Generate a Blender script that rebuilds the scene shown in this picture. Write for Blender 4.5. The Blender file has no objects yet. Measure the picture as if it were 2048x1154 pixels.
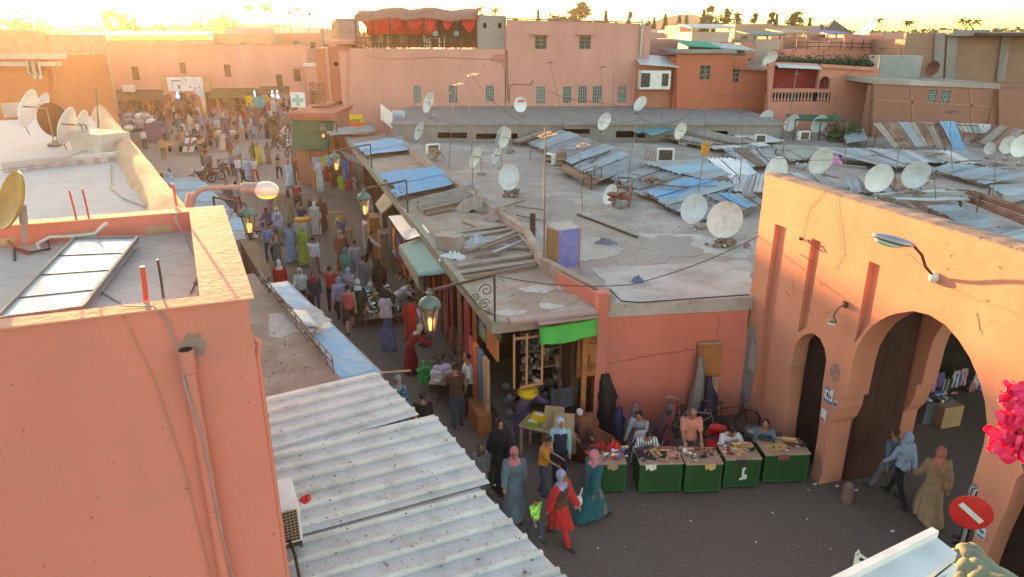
import bpy,bmesh,math,random
from mathutils import Vector,Matrix,noise
from mathutils.geometry import tessellate_polygon
HAZE_D=.00022
R=math.radians
PI=math.pi
SC=bpy.context.scene
COL=SC.collection
FPX,PITCH,CAMH=1401.0,R(19.9),9.5
cam=bpy.data.cameras.new('camera')
cam.sensor_width=36.0
cam.lens=FPX/2048*36
cam.clip_start,cam.clip_end=0.1,9000
camo=bpy.data.objects.new('camera',cam)
COL.objects.link(camo)
camo.location=(0,0,CAMH)
camo.rotation_euler=(PI/2-PITCH,0,0)
SC.camera=camo
SUN_AZ,SUN_EL=R(-31),R(3.0)
wd=bpy.data.worlds.new('World')
SC.world=wd
wd.use_nodes=True
nt=wd.node_tree
sky=nt.nodes.new('ShaderNodeTexSky')
sky.sky_type='NISHITA'
sky.sun_disc=False
sky.sun_elevation=SUN_EL
sky.sun_rotation=SUN_AZ
sky.air_density=0.75
sky.dust_density=0.6
sky.ozone_density=0.4
bg=nt.nodes['Background']
nt.links.new(sky.outputs[0],bg.inputs[0])
bg.inputs[1].default_value=0.15
sl=bpy.data.lights.new('sun','SUN')
sl.energy=5.0
sl.angle=R(0.55)
sl.color=(1.0,0.48,0.17)
so=bpy.data.objects.new('sun',sl)
COL.objects.link(so)
sdir=Vector((math.sin(SUN_AZ)*math.cos(SUN_EL),math.cos(SUN_AZ)*math.cos(SUN_EL),math.sin(SUN_EL)))
so.rotation_euler=sdir.to_track_quat('Z','Y').to_euler()
so.location=(-20,30,30)
SC.view_settings.view_transform='Standard'
SC.view_settings.look='None'
SC.view_settings.gamma=1
SC.view_settings.exposure=2.8
SC.cycles.use_denoising=True
SC.cycles.max_bounces=6
SC.cycles.diffuse_bounces=3
SC.cycles.glossy_bounces=3
SC.cycles.transparent_max_bounces=12
SC.cycles.volume_bounces=0
SC.cycles.sample_clamp_indirect=6
_c,_s=math.cos(PITCH),math.sin(PITCH)
def _ray(x,y):
 u=(x-1024)/FPX;v=(y-577)/FPX
 return Vector((u,_c-v*_s,-_s-v*_c))
def PZ(x,y,z):
 d=_ray(x,y);t=(z-CAMH)/d.z
 return Vector((d.x*t,d.y*t,z))
def PY(x,y,Y):
 d=_ray(x,y);t=Y/d.y
 return Vector((d.x*t,Y,CAMH+d.z*t))
def PD(x,y,dist):
 d=_ray(x,y);t=dist/math.hypot(d.x,d.y)
 return Vector((d.x*t,d.y*t,CAMH+d.z*t))
class MB:
 def __init__(s):
  s.v=[];s.f=[];s.m=[];s.mi=0;s.sm=[]
  s.smooth=False
 def add(s,vs,fs):
  o=len(s.v)
  s.v+=[Vector(p)for p in vs]
  for f in fs:
   s.f.append([i+o for i in f]);s.m.append(s.mi);s.sm.append(s.smooth)
  return s
 def box(s,c,d,rz=0,ry=0,rx=0,taper=1.0):
  hx,hy,hz=d[0]/2,d[1]/2,d[2]/2
  M=Matrix.Translation(Vector(c))@Matrix.Rotation(rz,4,'Z')@Matrix.Rotation(ry,4,'Y')@Matrix.Rotation(rx,4,'X')
  vs=[]
  for z in(-hz,hz):
   k=taper if z>0 else 1
   for x,y in((-hx,-hy),(hx,-hy),(hx,hy),(-hx,hy)):
    vs.append(M@Vector((x*k,y*k,z)))
  return s.add(vs,[(3,2,1,0),(4,5,6,7),(0,1,5,4),(1,2,6,5),(2,3,7,6),(3,0,4,7)])
 def beam(s,a,b,w,h,up=(0,0,1)):
  a=Vector(a);b=Vector(b);d=(b-a)
  if d.length<1e-5:return s
  d.normalize();up=Vector(up)
  if abs(d.dot(up))>.98:up=Vector((1,0,0))
  x=d.cross(up).normalized();z=x.cross(d)
  vs=[]
  for p in(a,b):
   for i,j in((-1,-1),(1,-1),(1,1),(-1,1)):
    vs.append(p+x*(i*w/2)+z*(j*h/2))
  return s.add(vs,[(0,1,2,3),(7,6,5,4),(0,4,5,1),(1,5,6,2),(2,6,7,3),(3,7,4,0)])
 def tube(s,pts,r,n=8,cap=True):
  pts=[Vector(p)for p in pts]
  rs=r if isinstance(r,(list,tuple))else[r]*len(pts)
  o=len(s.v);rings=[]
  d0=(pts[1]-pts[0]).normalized()
  x=d0.orthogonal().normalized()
  for i,p in enumerate(pts):
   if i==0:d=d0
   elif i==len(pts)-1:d=(pts[i]-pts[i-1]).normalized()
   else:d=((pts[i+1]-pts[i]).normalized()+(pts[i]-pts[i-1]).normalized()).normalized()
   x=(x-d*x.dot(d))
   x=x.normalized()if x.length>1e-6 else d.orthogonal().normalized()
   y=d.cross(x)
   rings.append([p+(x*math.cos(k*2*PI/n)+y*math.sin(k*2*PI/n))*rs[i]for k in range(n)])
  vs=[q for ri in rings for q in ri]
  fs=[]
  for i in range(len(pts)-1):
   for k in range(n):
    a=i*n+k;b=i*n+(k+1)%n
    fs.append((a,b,b+n,a+n))
  old=s.smooth;s.smooth=n>5
  s.add(vs,fs)
  s.smooth=old
  if cap:
   s.add([*rings[0]],[tuple(reversed(range(n)))])
   s.add([*rings[-1]],[tuple(range(n))])
  return s
 def lathe(s,prof,c=(0,0,0),n=16,rz=0,M=None,smooth=True):
  vs=[];fs=[]
  for r,z in prof:
   for k in range(n):
    a=k*2*PI/n+rz
    vs.append(Vector((r*math.cos(a),r*math.sin(a),z)))
  for i in range(len(prof)-1):
   for k in range(n):
    a=i*n+k;b=i*n+(k+1)%n
    fs.append((a,b,b+n,a+n))
  fs.append(tuple(reversed(range(n))));fs.append(tuple((len(prof)-1)*n+k for k in range(n)))
  M=Matrix.Translation(Vector(c))@(M if M else Matrix())
  old=s.smooth;s.smooth=smooth
  s.add([M@v for v in vs],fs);s.smooth=old
  return s
 def ball(s,c,r,n=10,m=7,M=None):
  if not isinstance(r,(list,tuple)):r=(r,r,r)
  prof=[(math.sin(PI*i/m),-math.cos(PI*i/m))for i in range(m+1)]
  prof[0]=(0.001,-1);prof[-1]=(0.001,1)
  MM=(M if M else Matrix())@Matrix.Diagonal((r[0],r[1],r[2],1))
  return s.lathe(prof,c,n,M=MM)
 def quad(s,a,b,c,d):return s.add([a,b,c,d],[(0,1,2,3)])
 def prism(s,poly,z0,z1):
  n=len(poly)
  area=sum(poly[i][0]*poly[(i+1)%n][1]-poly[(i+1)%n][0]*poly[i][1]for i in range(n))
  if area<0:poly=list(reversed(poly))
  f=z0 if callable(z0)else(lambda p:z0)
  g=z1 if callable(z1)else(lambda p:z1)
  vs=[(p[0],p[1],f(p))for p in poly]+[(p[0],p[1],g(p))for p in poly]
  fs=[tuple(reversed(range(n))),tuple(range(n,2*n))]
  fs+=[(i,(i+1)%n,(i+1)%n+n,i+n)for i in range(n)]
  return s.add(vs,fs)
 def slab(s,pts,th):
  n=len(pts);pts=[Vector(p)for p in pts]
  nrm=Vector((0,0,0))
  for i in range(n):nrm+=pts[i].cross(pts[(i+1)%n])
  nrm.normalize()
  if nrm.z<0:pts.reverse();nrm=-nrm
  vs=[p-nrm*th for p in pts]+pts
  fs=[tuple(reversed(range(n))),tuple(range(n,2*n))]
  fs+=[(i,(i+1)%n,(i+1)%n+n,i+n)for i in range(n)]
  return s.add(vs,fs)
 def wall(s,outer,holes,P,D,N,th):
  """upright wall: outlines in (s,z) on the plane through P along D, solid th thick behind N"""
  P=Vector((P[0],P[1],0));D=Vector((D[0],D[1],0));N=Vector((N[0],N[1],0))
  loops=[outer]+list(holes)
  l3=[[Vector((a,b,0))for a,b in lp]for lp in loops]
  tris=tessellate_polygon(l3)
  flat=[p for lp in loops for p in lp]
  def w(a,b,k):return P+D*a-N*(th*k)+Vector((0,0,b))
  n=len(flat)
  front=[w(a,b,0)for a,b in flat];back=[w(a,b,1)for a,b in flat]
  f1=[]
  for t in tris:
   A,B,C=(front[i]for i in t)
   f1.append(tuple(t)if(B-A).cross(C-A).dot(N)>0 else tuple(reversed(t)))
  s.add(front+back,f1+[tuple(reversed([i+n for i in f]))for f in f1])
  o=0
  for lp in loops:
   m=len(lp)
   s.add([front[o+i]for i in range(m)]+[back[o+i]for i in range(m)],[(i,(i+1)%m,(i+1)%m+m,i+m)for i in range(m)])
   o+=m
  return s
 def mesh(s,name,mats,inv=None):
  me=bpy.data.meshes.new(name)
  vs=[inv@v for v in s.v]if inv else s.v
  me.from_pydata([tuple(v)for v in vs],[],s.f)
  if not isinstance(mats,(list,tuple)):mats=[mats]
  for m in mats:me.materials.append(m)
  me.polygons.foreach_set('material_index',s.m)
  me.polygons.foreach_set('use_smooth',s.sm)
  me.update()
  return me
 def fix(s):
  bm=bmesh.new();me=bpy.data.meshes.new('tmp')
  me.from_pydata([tuple(v)for v in s.v],[],s.f);bm.from_mesh(me)
  bmesh.ops.recalc_face_normals(bm,faces=bm.faces)
  s.f=[[v.index for v in f.verts]for f in bm.faces]
  bm.free();bpy.data.meshes.remove(me)
  return s
def clean(n):return n
def chain(o):
 m=Matrix()
 while o is not None:
  m=o.matrix_basis@m;o=o.parent
 return m
def setp(o,label=None,cat=None,group=None,kind=None):
 if label:o['label']=label
 if cat:o['category']=cat
 if group:o['group']=group
 if kind:o['kind']=kind
 return o
def thing(name,label,cat,loc=(0,0,0),rz=0,group=None):
 o=bpy.data.objects.new(name,None)
 o.empty_display_size=.2
 COL.objects.link(o);o.location=loc;o.rotation_euler=(0,0,rz)
 return setp(o,label,cat,group)
def part(name,mb,mats,parent,world=False,label=None,bevel=0,fix=False):
 if fix:mb.fix()
 me=mb.mesh(name,mats,chain(parent).inverted()if world else None)
 o=bpy.data.objects.new(name,me);COL.objects.link(o);o.parent=parent
 if label:o['label']=label
 if bevel:bev(o,bevel)
 return o
def solo(name,mb,mats,label=None,cat=None,group=None,kind=None,loc=None,rz=0,bevel=0,fix=False):
 if fix:mb.fix()
 inv=None
 if loc is None:
  zs=min(v.z for v in mb.v);n=len(mb.v)
  loc=Vector((sum(v.x for v in mb.v)/n,sum(v.y for v in mb.v)/n,zs))
  inv=Matrix.Translation(-loc)
 me=mb.mesh(name,mats,inv)
 o=bpy.data.objects.new(name,me);COL.objects.link(o);o.location=loc;o.rotation_euler=(0,0,rz)
 if bevel:bev(o,bevel)
 return setp(o,label,cat,group,kind)
def bev(o,w,seg=2):
 b=o.modifiers.new('bevel','BEVEL');b.width=w;b.segments=seg;b.limit_method='ANGLE';b.angle_limit=R(50)
def dup(root,loc=None,rz=None,label=None,group=None,scale=None):
 r=root.copy();COL.objects.link(r)
 if loc is not None:r.location=loc
 if rz is not None:r.rotation_euler=(0,0,rz)
 if label:r['label']=label
 if group:r['group']=group
 if scale:r.scale=(scale,)*3
 for ch in root.children:
  c=ch.copy();COL.objects.link(c);c.parent=r
  for g in ch.children:
   d=g.copy();COL.objects.link(d);d.parent=c
 return r
ORD=['first','second','third','fourth','fifth','sixth','seventh','eighth','ninth','tenth','eleventh','twelfth','thirteenth','fourteenth','fifteenth','sixteenth','seventeenth','eighteenth','nineteenth','twentieth']
_M={}
def _nodes(name):
 m=bpy.data.materials.new(name);m.use_nodes=True
 n=m.node_tree;b=n.nodes['Principled BSDF']
 return m,n,b
def rgb(c):return(c[0],c[1],c[2],1)
def pm(name,col,col2=None,scale=1.5,rough=.85,bump=.15,bscale=25,metal=0,spec=.35,streak=False,lo=.35,hi=.65,tr=0,dirt=None,dscale=.6,sheen=0):
 if name in _M:return _M[name]
 m,n,b=_nodes(name);N=n.nodes.new;L=n.links.new
 g=N('ShaderNodeNewGeometry');mp=N('ShaderNodeMapping');L(g.outputs['Position'],mp.inputs[0])
 if streak:mp.inputs['Scale'].default_value=(1,1,.22)
 nz=N('ShaderNodeTexNoise');nz.inputs['Scale'].default_value=scale;nz.inputs['Detail'].default_value=6;nz.inputs['Roughness'].default_value=.62
 L(mp.outputs[0],nz.inputs['Vector'])
 cr=N('ShaderNodeMapRange');cr.inputs['From Min'].default_value=lo;cr.inputs['From Max'].default_value=hi
 L(nz.outputs['Fac'],cr.inputs['Value'])
 mx=N('ShaderNodeMix');mx.data_type='RGBA'
 c2=col2 or tuple(x*.78 for x in col)
 mx.inputs[6].default_value=rgb(col);mx.inputs[7].default_value=rgb(c2);L(cr.outputs[0],mx.inputs[0])
 out=mx.outputs[2]
 if dirt:
  n2=N('ShaderNodeTexNoise');n2.inputs['Scale'].default_value=dscale;n2.inputs['Detail'].default_value=8;n2.inputs['Roughness'].default_value=.7
  L(g.outputs['Position'],n2.inputs['Vector'])
  c3=N('ShaderNodeMapRange');c3.inputs['From Min'].default_value=.5;c3.inputs['From Max'].default_value=.68
  L(n2.outputs['Fac'],c3.inputs['Value'])
  m2=N('ShaderNodeMix');m2.data_type='RGBA';L(c3.outputs[0],m2.inputs[0]);L(out,m2.inputs[6]);m2.inputs[7].default_value=rgb(dirt)
  out=m2.outputs[2]
 L(out,b.inputs['Base Color'])
 b.inputs['Roughness'].default_value=rough;b.inputs['Metallic'].default_value=metal
 b.inputs['Specular IOR Level'].default_value=spec
 if tr:b.inputs['Transmission Weight'].default_value=tr
 if sheen:b.inputs['Sheen Weight'].default_value=sheen
 if bump:
  nb=N('ShaderNodeTexNoise');nb.inputs['Scale'].default_value=bscale;nb.inputs['Detail'].default_value=4
  L(g.outputs['Position'],nb.inputs['Vector'])
  bp=N('ShaderNodeBump');bp.inputs['Strength'].default_value=bump;bp.inputs['Distance'].default_value=.02
  L(nb.outputs['Fac'],bp.inputs['Height']);L(bp.outputs[0],b.inputs['Normal'])
 _M[name]=m
 return m
def emis(name,col,st):
 if name in _M:return _M[name]
 m,n,b=_nodes(name)
 b.inputs['Base Color'].default_value=rgb(col);b.inputs['Emission Color'].default_value=rgb(col);b.inputs['Emission Strength'].default_value=st
 _M[name]=m;return m
def brickmat(name,c1,c2,mortar,sc=1.0,bw=.25,rh=.1,ms=.015,axis='z',rough=.85,bump=.4,rot=0,dirt=None,off=.5):
 if name in _M:return _M[name]
 m,n,b=_nodes(name);N=n.nodes.new;L=n.links.new
 g=N('ShaderNodeNewGeometry');mp=N('ShaderNodeMapping');L(g.outputs['Position'],mp.inputs[0])
 if axis=='z':mp.inputs['Rotation'].default_value=(0,0,rot)
 else:mp.inputs['Rotation'].default_value=(R(-90),0,0)
 bt=N('ShaderNodeTexBrick');L(mp.outputs[0],bt.inputs['Vector'])
 bt.inputs['Color1'].default_value=rgb(c1);bt.inputs['Color2'].default_value=rgb(c2);bt.inputs['Mortar'].default_value=rgb(mortar)
 bt.inputs['Scale'].default_value=sc;bt.inputs['Mortar Size'].default_value=ms;bt.inputs['Brick Width'].default_value=bw;bt.inputs['Row Height'].default_value=rh
 bt.inputs['Bias'].default_value=0;bt.offset=off
 nz=N('ShaderNodeTexNoise');nz.inputs['Scale'].default_value=.5;nz.inputs['Detail'].default_value=8;L(g.outputs['Position'],nz.inputs['Vector'])
 mr=N('ShaderNodeMapRange');mr.inputs['From Min'].default_value=.35;mr.inputs['From Max'].default_value=.7;mr.inputs['To Min'].default_value=0;mr.inputs['To Max'].default_value=.7
 L(nz.outputs['Fac'],mr.inputs['Value'])
 mx=N('ShaderNodeMix');mx.data_type='RGBA';L(mr.outputs[0],mx.inputs[0]);L(bt.outputs['Color'],mx.inputs[6])
 mx.inputs[7].default_value=rgb(dirt or tuple(x*.75 for x in c1));L(mx.outputs[2],b.inputs['Base Color'])
 b.inputs['Roughness'].default_value=rough
 bp=N('ShaderNodeBump');bp.inputs['Strength'].default_value=bump;bp.inputs['Distance'].default_value=.02;bp.invert=True
 L(bt.outputs['Fac'],bp.inputs['Height']);L(bp.outputs[0],b.inputs['Normal'])
 _M[name]=m;return m
def cloth(col,pat=None):
 key='cloth_%02d%02d%02d%s'%(int(col[0]*99),int(col[1]*99),int(col[2]*99),pat or '')
 if key in _M:return _M[key]
 if not pat:return pm(key,col,tuple(x*.68 for x in col),7,.9,.8,11,sheen=.1)
 m,n,b=_nodes(key);N=n.nodes.new;L=n.links.new
 g=N('ShaderNodeTexCoord')
 col2=(.75,.73,.7)if pat=='stripe' else((.6,.6,.58)if pat=='check' else(.05,.04,.05)if pat=='dark' else tuple(min(1,x*1.8+.12)for x in col))
 if pat in('stripe','dark'):
  w=N('ShaderNodeTexWave');w.bands_direction='X';w.inputs['Scale'].default_value=5;L(g.outputs['Object'],w.inputs['Vector']);f=w.outputs['Fac']
 elif pat=='check':
  w=N('ShaderNodeTexChecker');w.inputs['Scale'].default_value=16;L(g.outputs['Object'],w.inputs['Vector']);f=w.outputs['Fac']
 else:
  w=N('ShaderNodeTexVoronoi');w.inputs['Scale'].default_value=14;L(g.outputs['Object'],w.inputs['Vector']);f=w.outputs['Distance']
 mr=N('ShaderNodeMapRange');mr.inputs['From Min'].default_value=.45;mr.inputs['From Max'].default_value=.55;L(f,mr.inputs['Value'])
 mx=N('ShaderNodeMix');mx.data_type='RGBA';L(mr.outputs[0],mx.inputs[0]);mx.inputs[6].default_value=rgb(col);mx.inputs[7].default_value=rgb(col2)
 L(mx.outputs[2],b.inputs['Base Color']);b.inputs['Roughness'].default_value=.9
 _M[key]=m;return m
PINK=pm('pink_plaster',(.56,.25,.18),(.50,.205,.145),.9,.9,.25,14,dirt=(.46,.2,.145),dscale=.5,streak=True)
PINK2=pm('pale_pink_plaster',(.60,.31,.26),(.51,.25,.205),.5,.9,.1,10,streak=True,dirt=(.52,.27,.22),dscale=.12)
SALMON=pm('salmon_plaster',(.63,.20,.145),(.57,.175,.122),.8,.85,.2,12,streak=True,dirt=(.52,.19,.145),dscale=.55)
ORANGEP=pm('orange_plaster',(.62,.27,.175),(.54,.22,.14),.8,.9,.12,9,streak=True,dirt=(.5,.215,.145),dscale=.5)
REDP=pm('red_plaster',(.50,.16,.09),(.43,.135,.08),.4,.9,.12,8,streak=True)
BROWNP=pm('brown_plaster',(.33,.16,.11),(.27,.13,.095),.3,.9,.15,8,streak=True)
CONC=pm('concrete_roof',(.38,.315,.275),(.29,.24,.21),.45,.95,.4,7,dirt=(.48,.43,.40),dscale=.3)
SANDY=pm('sandy_screed',(.38,.29,.23),(.28,.21,.165),1.3,.95,.5,14,dirt=(.45,.37,.31),dscale=1.1)
LIMEW=pm('limewashed_screed',(.50,.46,.43),(.35,.30,.27),.9,.95,.4,12,dirt=(.57,.54,.52),dscale=.7)
GREYC=pm('grey_cement',(.30,.27,.25),(.22,.20,.185),1.2,.95,.4,10,streak=True)
WHITEP=pm('white_paint',(.74,.73,.71),(.6,.59,.57),3,.5,.1,30)
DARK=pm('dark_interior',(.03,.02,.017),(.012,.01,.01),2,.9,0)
WOOD=pm('weathered_wood',(.25,.18,.13),(.15,.10,.075),5,.85,.4,30)
WOODL=pm('pale_wood',(.46,.33,.2),(.34,.23,.14),5,.8,.3,30)
WOODR=pm('orange_wood',(.42,.17,.06),(.3,.11,.04),4,.7,.3,25)
IRON=pm('dark_iron',(.055,.05,.048),(.12,.07,.05),8,.6,.2,40,metal=.4)
STEEL=pm('galvanised_steel',(.42,.42,.42),(.3,.3,.3),6,.45,.1,40,metal=.7)
DISHM=pm('dish_enamel',(.74,.75,.76),(.66,.67,.68),2.5,.6,.1,30,dirt=(.5,.47,.43),dscale=1.6)
DISHB=pm('dish_bracket',(.3,.28,.26),(.2,.14,.1),8,.6,.2,30,metal=.3)
BLUES=pm('blue_sheet',(.15,.34,.56),(.22,.40,.56),1.5,.45,.15,10,dirt=(.4,.42,.43),dscale=1.3)
GREYS=pm('grey_sheet',(.31,.33,.35),(.21,.22,.23),1.1,.5,.15,10,metal=0,dirt=(.27,.17,.11),dscale=.8)
PALES=pm('pale_sheet',(.37,.43,.47),(.29,.31,.33),1.4,.42,.15,10,metal=0,dirt=(.38,.27,.2),dscale=.9)
RUSTS=pm('rusty_sheet',(.24,.115,.08),(.38,.24,.18),1.8,.8,.3,18,dirt=(.12,.06,.045),dscale=1.2)
WHITES=pm('white_sheet',(.60,.60,.60),(.5,.49,.48),1.6,.5,.15,14)
TEAL=pm('teal_awning',(.17,.36,.34),(.13,.29,.28),1.5,.7,.1,10)
GREENA=pm('green_awning',(.08,.42,.06),(.06,.33,.05),2,.6,.2,8)
DGREEN=pm('dark_green_canvas',(.02,.085,.045),(.035,.11,.06),1.5,.9,.3,8)
GREENB=pm('green_box_paint',(.011,.06,.016),(.018,.075,.022),3,.6,.3,14,dirt=(.03,.045,.02),dscale=2)
GLASSD=pm('dark_glass',(.03,.035,.04),(.05,.055,.06),1,.15,0,spec=.6)
BLACK=pm('black_plastic',(.02,.02,.02),(.035,.033,.03),8,.5,.1)
RED=pm('red_paint',(.6,.03,.025),(.5,.025,.02),4,.45,.1)
YELLOW=pm('yellow_paint',(.75,.5,.02),(.6,.38,.02),4,.5,.1)
CARD=pm('cardboard',(.42,.29,.17),(.34,.23,.13),5,.9,.1)
PAPER=pm('paper',(.7,.7,.68),(.6,.6,.58),9,.8,.05)
LEATH=pm('tan_leather',(.42,.24,.13),(.33,.17,.09),6,.7,.2)
SKINA=pm('skin_light',(.50,.28,.19),(.44,.23,.15),20,.6,0)
SKINB=pm('skin_tan',(.36,.18,.11),(.31,.15,.09),20,.6,0)
SKINC=pm('skin_brown',(.24,.12,.075),(.2,.1,.06),20,.6,0)
EYE=pm('eye_dark',(.02,.012,.01),(.03,.02,.015),20,.4,0)
LIPS=pm('lips',(.33,.12,.09),(.3,.1,.08),20,.6,0)
HAIRK=pm('black_hair',(.018,.014,.012),(.03,.022,.018),30,.6,.4,60)
SHOEM=pm('dark_shoe',(.03,.025,.022),(.06,.045,.035),10,.6,.1)
FOL1=pm('foliage_dark',(.035,.055,.022),(.06,.08,.03),.8,.9,0)
FOL2=pm('foliage_mid',(.06,.085,.03),(.09,.11,.04),.8,.9,0)
BARK=pm('bark',(.12,.08,.055),(.08,.055,.04),3,.95,.3)
RUBBER=pm('rubber',(.02,.02,.02),(.03,.03,.03),9,.8,.1)
CHROME=pm('chrome',(.6,.6,.6),(.4,.4,.4),5,.25,0,metal=1)
# ================================================================== ground
PAVE=brickmat('street_pavers',(.165,.125,.10),(.14,.107,.088),(.105,.082,.068),1.0,.24,.12,.012,rot=R(20),dirt=(.14,.115,.10),bump=.5,rough=.9)
PAVEF=brickmat('square_pavers',(.20,.175,.16),(.165,.145,.135),(.11,.095,.09),1.0,.5,.25,.02,rot=R(10),dirt=(.23,.20,.185),bump=.3,rough=.75)
g=MB();n=24
g.add([(5000*math.cos(i*2*PI/n),5000*math.sin(i*2*PI/n),-.03)for i in range(n)],[tuple(range(n))])
solo('ground',g,pm('dusty_ground',(.3,.24,.19),(.24,.19,.15),.05,.95,0),kind='structure',loc=(0,0,0))
g=MB();g.add([(-75,30,0),(-12,33,0),(-3,33,0),(-5,100,0),(-75,100,0)],[(0,1,2,3,4)])
solo('square_paving',g,PAVEF,kind='structure',loc=(0,0,0))
g=MB();g.add([(-14,0,.006),(40,0,.006),(40,30,.006),(4,34,.006),(-12,44,.006),(-26,44,.006)],[(0,1,2,3,4,5)])
solo('street_paving',g,PAVE,kind='structure',loc=(0,0,0))
# ================================================================== near rooftop building on the left
C0=Vector((-2.25,5.58,0));DS=Vector((-.42,.907,0)).normalized();DF=Vector((-.934,-.358,0)).normalized()
def NB(a,b,z=0):
 p=C0+DF*a+DS*b;return Vector((p.x,p.y,z))
nb=thing('rooftop_house','salmon plastered house with tiled roof terrace and drainpipes at the left foreground','building',C0)
w=MB();L1,L2=7.5,3.75
w.prism([NB(0,0),NB(L1,0),NB(L1,L2),NB(0,L2)],0,7.12)
part('wall',w,SALMON,nb,True)
w=MB()
def pband(a0,a1,b0,b1,z0,z1):w.prism([NB(a0,b0),NB(a1,b0),NB(a1,b1),NB(a0,b1)],z0,z1)
pband(0,L1,0,.17,7.121,7.385);pband(0,L1,L2-.2,L2,7.121,7.385);pband(0,.36,.171,L2-.201,7.121,7.385)
part('parapet',w,SALMON,nb,True)
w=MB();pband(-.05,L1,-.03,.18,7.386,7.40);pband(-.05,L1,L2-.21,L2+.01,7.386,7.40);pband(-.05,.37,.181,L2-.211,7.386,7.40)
part('coping',w,pm('peach_sunlit_top',(.66,.34,.235),(.58,.275,.18),1.2,.85,.3,14,dirt=(.52,.25,.17),dscale=1.5),nb,True)  # parapet top: sunlight on the plaster painted in as paler peach
TILE=brickmat('terrace_tiles',(.48,.40,.35),(.42,.35,.31),(.34,.29,.26),1,.3,.3,.01,rot=R(22),dirt=(.5,.45,.42),bump=.2)
w=MB();w.prism([NB(.37,.18),NB(L1,.18),NB(L1,L2-.21),NB(.37,L2-.21)],7.121,7.15)
part('terrace_floor',w,TILE,nb,True)
w=MB()
for i in range(16):
 if i%2==0:w.prism([NB(.6+i*.42,L2-.215),NB(.6+i*.42+.3,L2-.215),NB(.6+i*.42+.3,L2-.203),NB(.6+i*.42,L2-.203)],7.16,7.25)
part('skirting_tiles',w,pm('ochre_tile',(.52,.36,.19),(.42,.28,.16),4,.7),nb,True)
w=MB();p=NB(.54,-.07)
w.tube([(p.x,p.y,7.03),(p.x,p.y,6.83)],.064,18);w.tube([(p.x,p.y,6.82),(p.x,p.y,0.2)],.05,18)
for z in(5.4,4.1,2.8,1.5):w.tube([(p.x,p.y,z),(p.x,p.y,z+.03)],.058,18)
dp=part('downpipe',w,SALMON,nb,True)
w=MB();w.tube([(p.x,p.y,7.033),(p.x,p.y,7.0)],.052,18);part('pipe_mouth',w,DARK,dp,True)
w=MB();q=NB(-.012,.05)
w.tube([NB(0.02,.1,7.0),NB(-.05,.05,6.95),(q.x,q.y,6.8),(q.x,q.y,.2)],.03,12)
for z in(6.2,5.0,3.8):w.tube([(q.x,q.y,z),(q.x,q.y,z+.025)],.037,12)
part('downpipe',w,SALMON,nb,True)
w=MB();random.seed(3);pl=[]
for i in range(22):
 a=i*2*PI/22;r=.15+.02*math.sin(i*1.9)+random.uniform(-.006,.008);pl.append((.47+r*.62*math.cos(a),7.03+r*.75*math.sin(a)))
w.wall(pl,[],NB(0,0)+Vector((-.0,-.006,0)),DF,Vector((DF.y,-DF.x,0))*(1 if Vector((DF.y,-DF.x,0)).y<0 else-1),.004)
part('cement_patch',w,pm('cement_patch',(.24,.17,.14),(.3,.2,.16),9,.95,.6,25),nb,True)
w=MB();NNf=Vector((DF.y,-DF.x,0));NNf=NNf if NNf.y<0 else-NNf
random.seed(23)
for i in range(34):
 a,z=random.uniform(.05,2.6),random.uniform(3.5,7.1);r_=random.uniform(.004,.014);w.wall([(a+r_*math.cos(k*.9)*random.uniform(.5,1.4),z+r_*math.sin(k*.9)*random.uniform(.4,1.2))for k in range(7)],[],NB(0,0)+NNf*.003,DF,NNf,.003)
part('chips',w,pm('chip_dark',(.36,.12,.09)),nb,True)
def cable(name,pts,r,m,label,cat='cable',group=None,parent=None,sag=0,nseg=10):
 P=[]
 for i in range(len(pts)-1):
  a,b=Vector(pts[i]),Vector(pts[i+1])
  k=nseg if sag else 3
  for j in range(k):
   t=j/k;q=a.lerp(b,t);q.z-=sag*4*t*(1-t);P.append(q)
 P.append(Vector(pts[-1]))
 mb=MB();mb.tube(P,r,6)
 if parent:return part(name,mb,m,parent,True,label)
 return solo(name,mb,m,label,cat,group)
GREYK=pm('grey_cable',(.3,.29,.28),(.24,.23,.22),6,.6)
cable('cable',[NB(.95,.1,7.42),NB(.72,-.005,7.42),NB(.64,-.02,7.3),NB(.6,-.03,7.0),NB(.585,-.14,6.7),NB(.52,-.135,6.2),NB(.5,-.13,5.2),NB(.44,-.1,4),NB(.43,-.1,2)],.0075,GREYK,'grey cable hanging down the salmon wall beside the downpipe')
cable('cable',[NB(.95,-.01,7.38),NB(.82,-.015,6.8),NB(.72,-.015,5.9),NB(.66,-.015,4.5),NB(.6,-.015,3)],.004,pm('pink_cable',(.5,.28,.2)),'thin pink painted wire running down the salmon wall')
def NBP(x,y,z=7.0):return PZ(x,y,z+.155)
RODR=pm('red_rod',(.62,.09,.05),(.45,.06,.04),9,.6,.2,40)
def rod(x0,y0,x1,y1,z0,h,m,label,r=.016,group=None):
 a=PZ(x0,y0,z0);dist=a.y
 b=PY(x1,y1,dist+.02)
 mb=MB();mb.tube([a,(a+b)/2+Vector((.004,0,0)),b],r,7)
 return solo('metal_rod',mb,m,label,'rod')
rod(292,602,284,533,7.4,0,RODR,'red capped rebar rod standing on the near parapet',.022)
rod(327,597,315,519,7.4,0,IRON,'bare dark rebar rod on the near parapet beside the red one',.011)
rod(153,440,138,381,7.4,0,RODR,'thin red rod on the back parapet, left of its pair',.012)
rod(178,437,164,377,7.4,0,RODR,'thin red rod on the back parapet, right of its pair',.012)
rod(353,412,345,368,7.4,0,RODR,'red rod at the corner end of the back parapet',.016)
sp=thing('solar_panel','pair of flat white solar collectors lying on the tiled roof terrace','solar panel',NBP(140,560,7.03))
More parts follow.
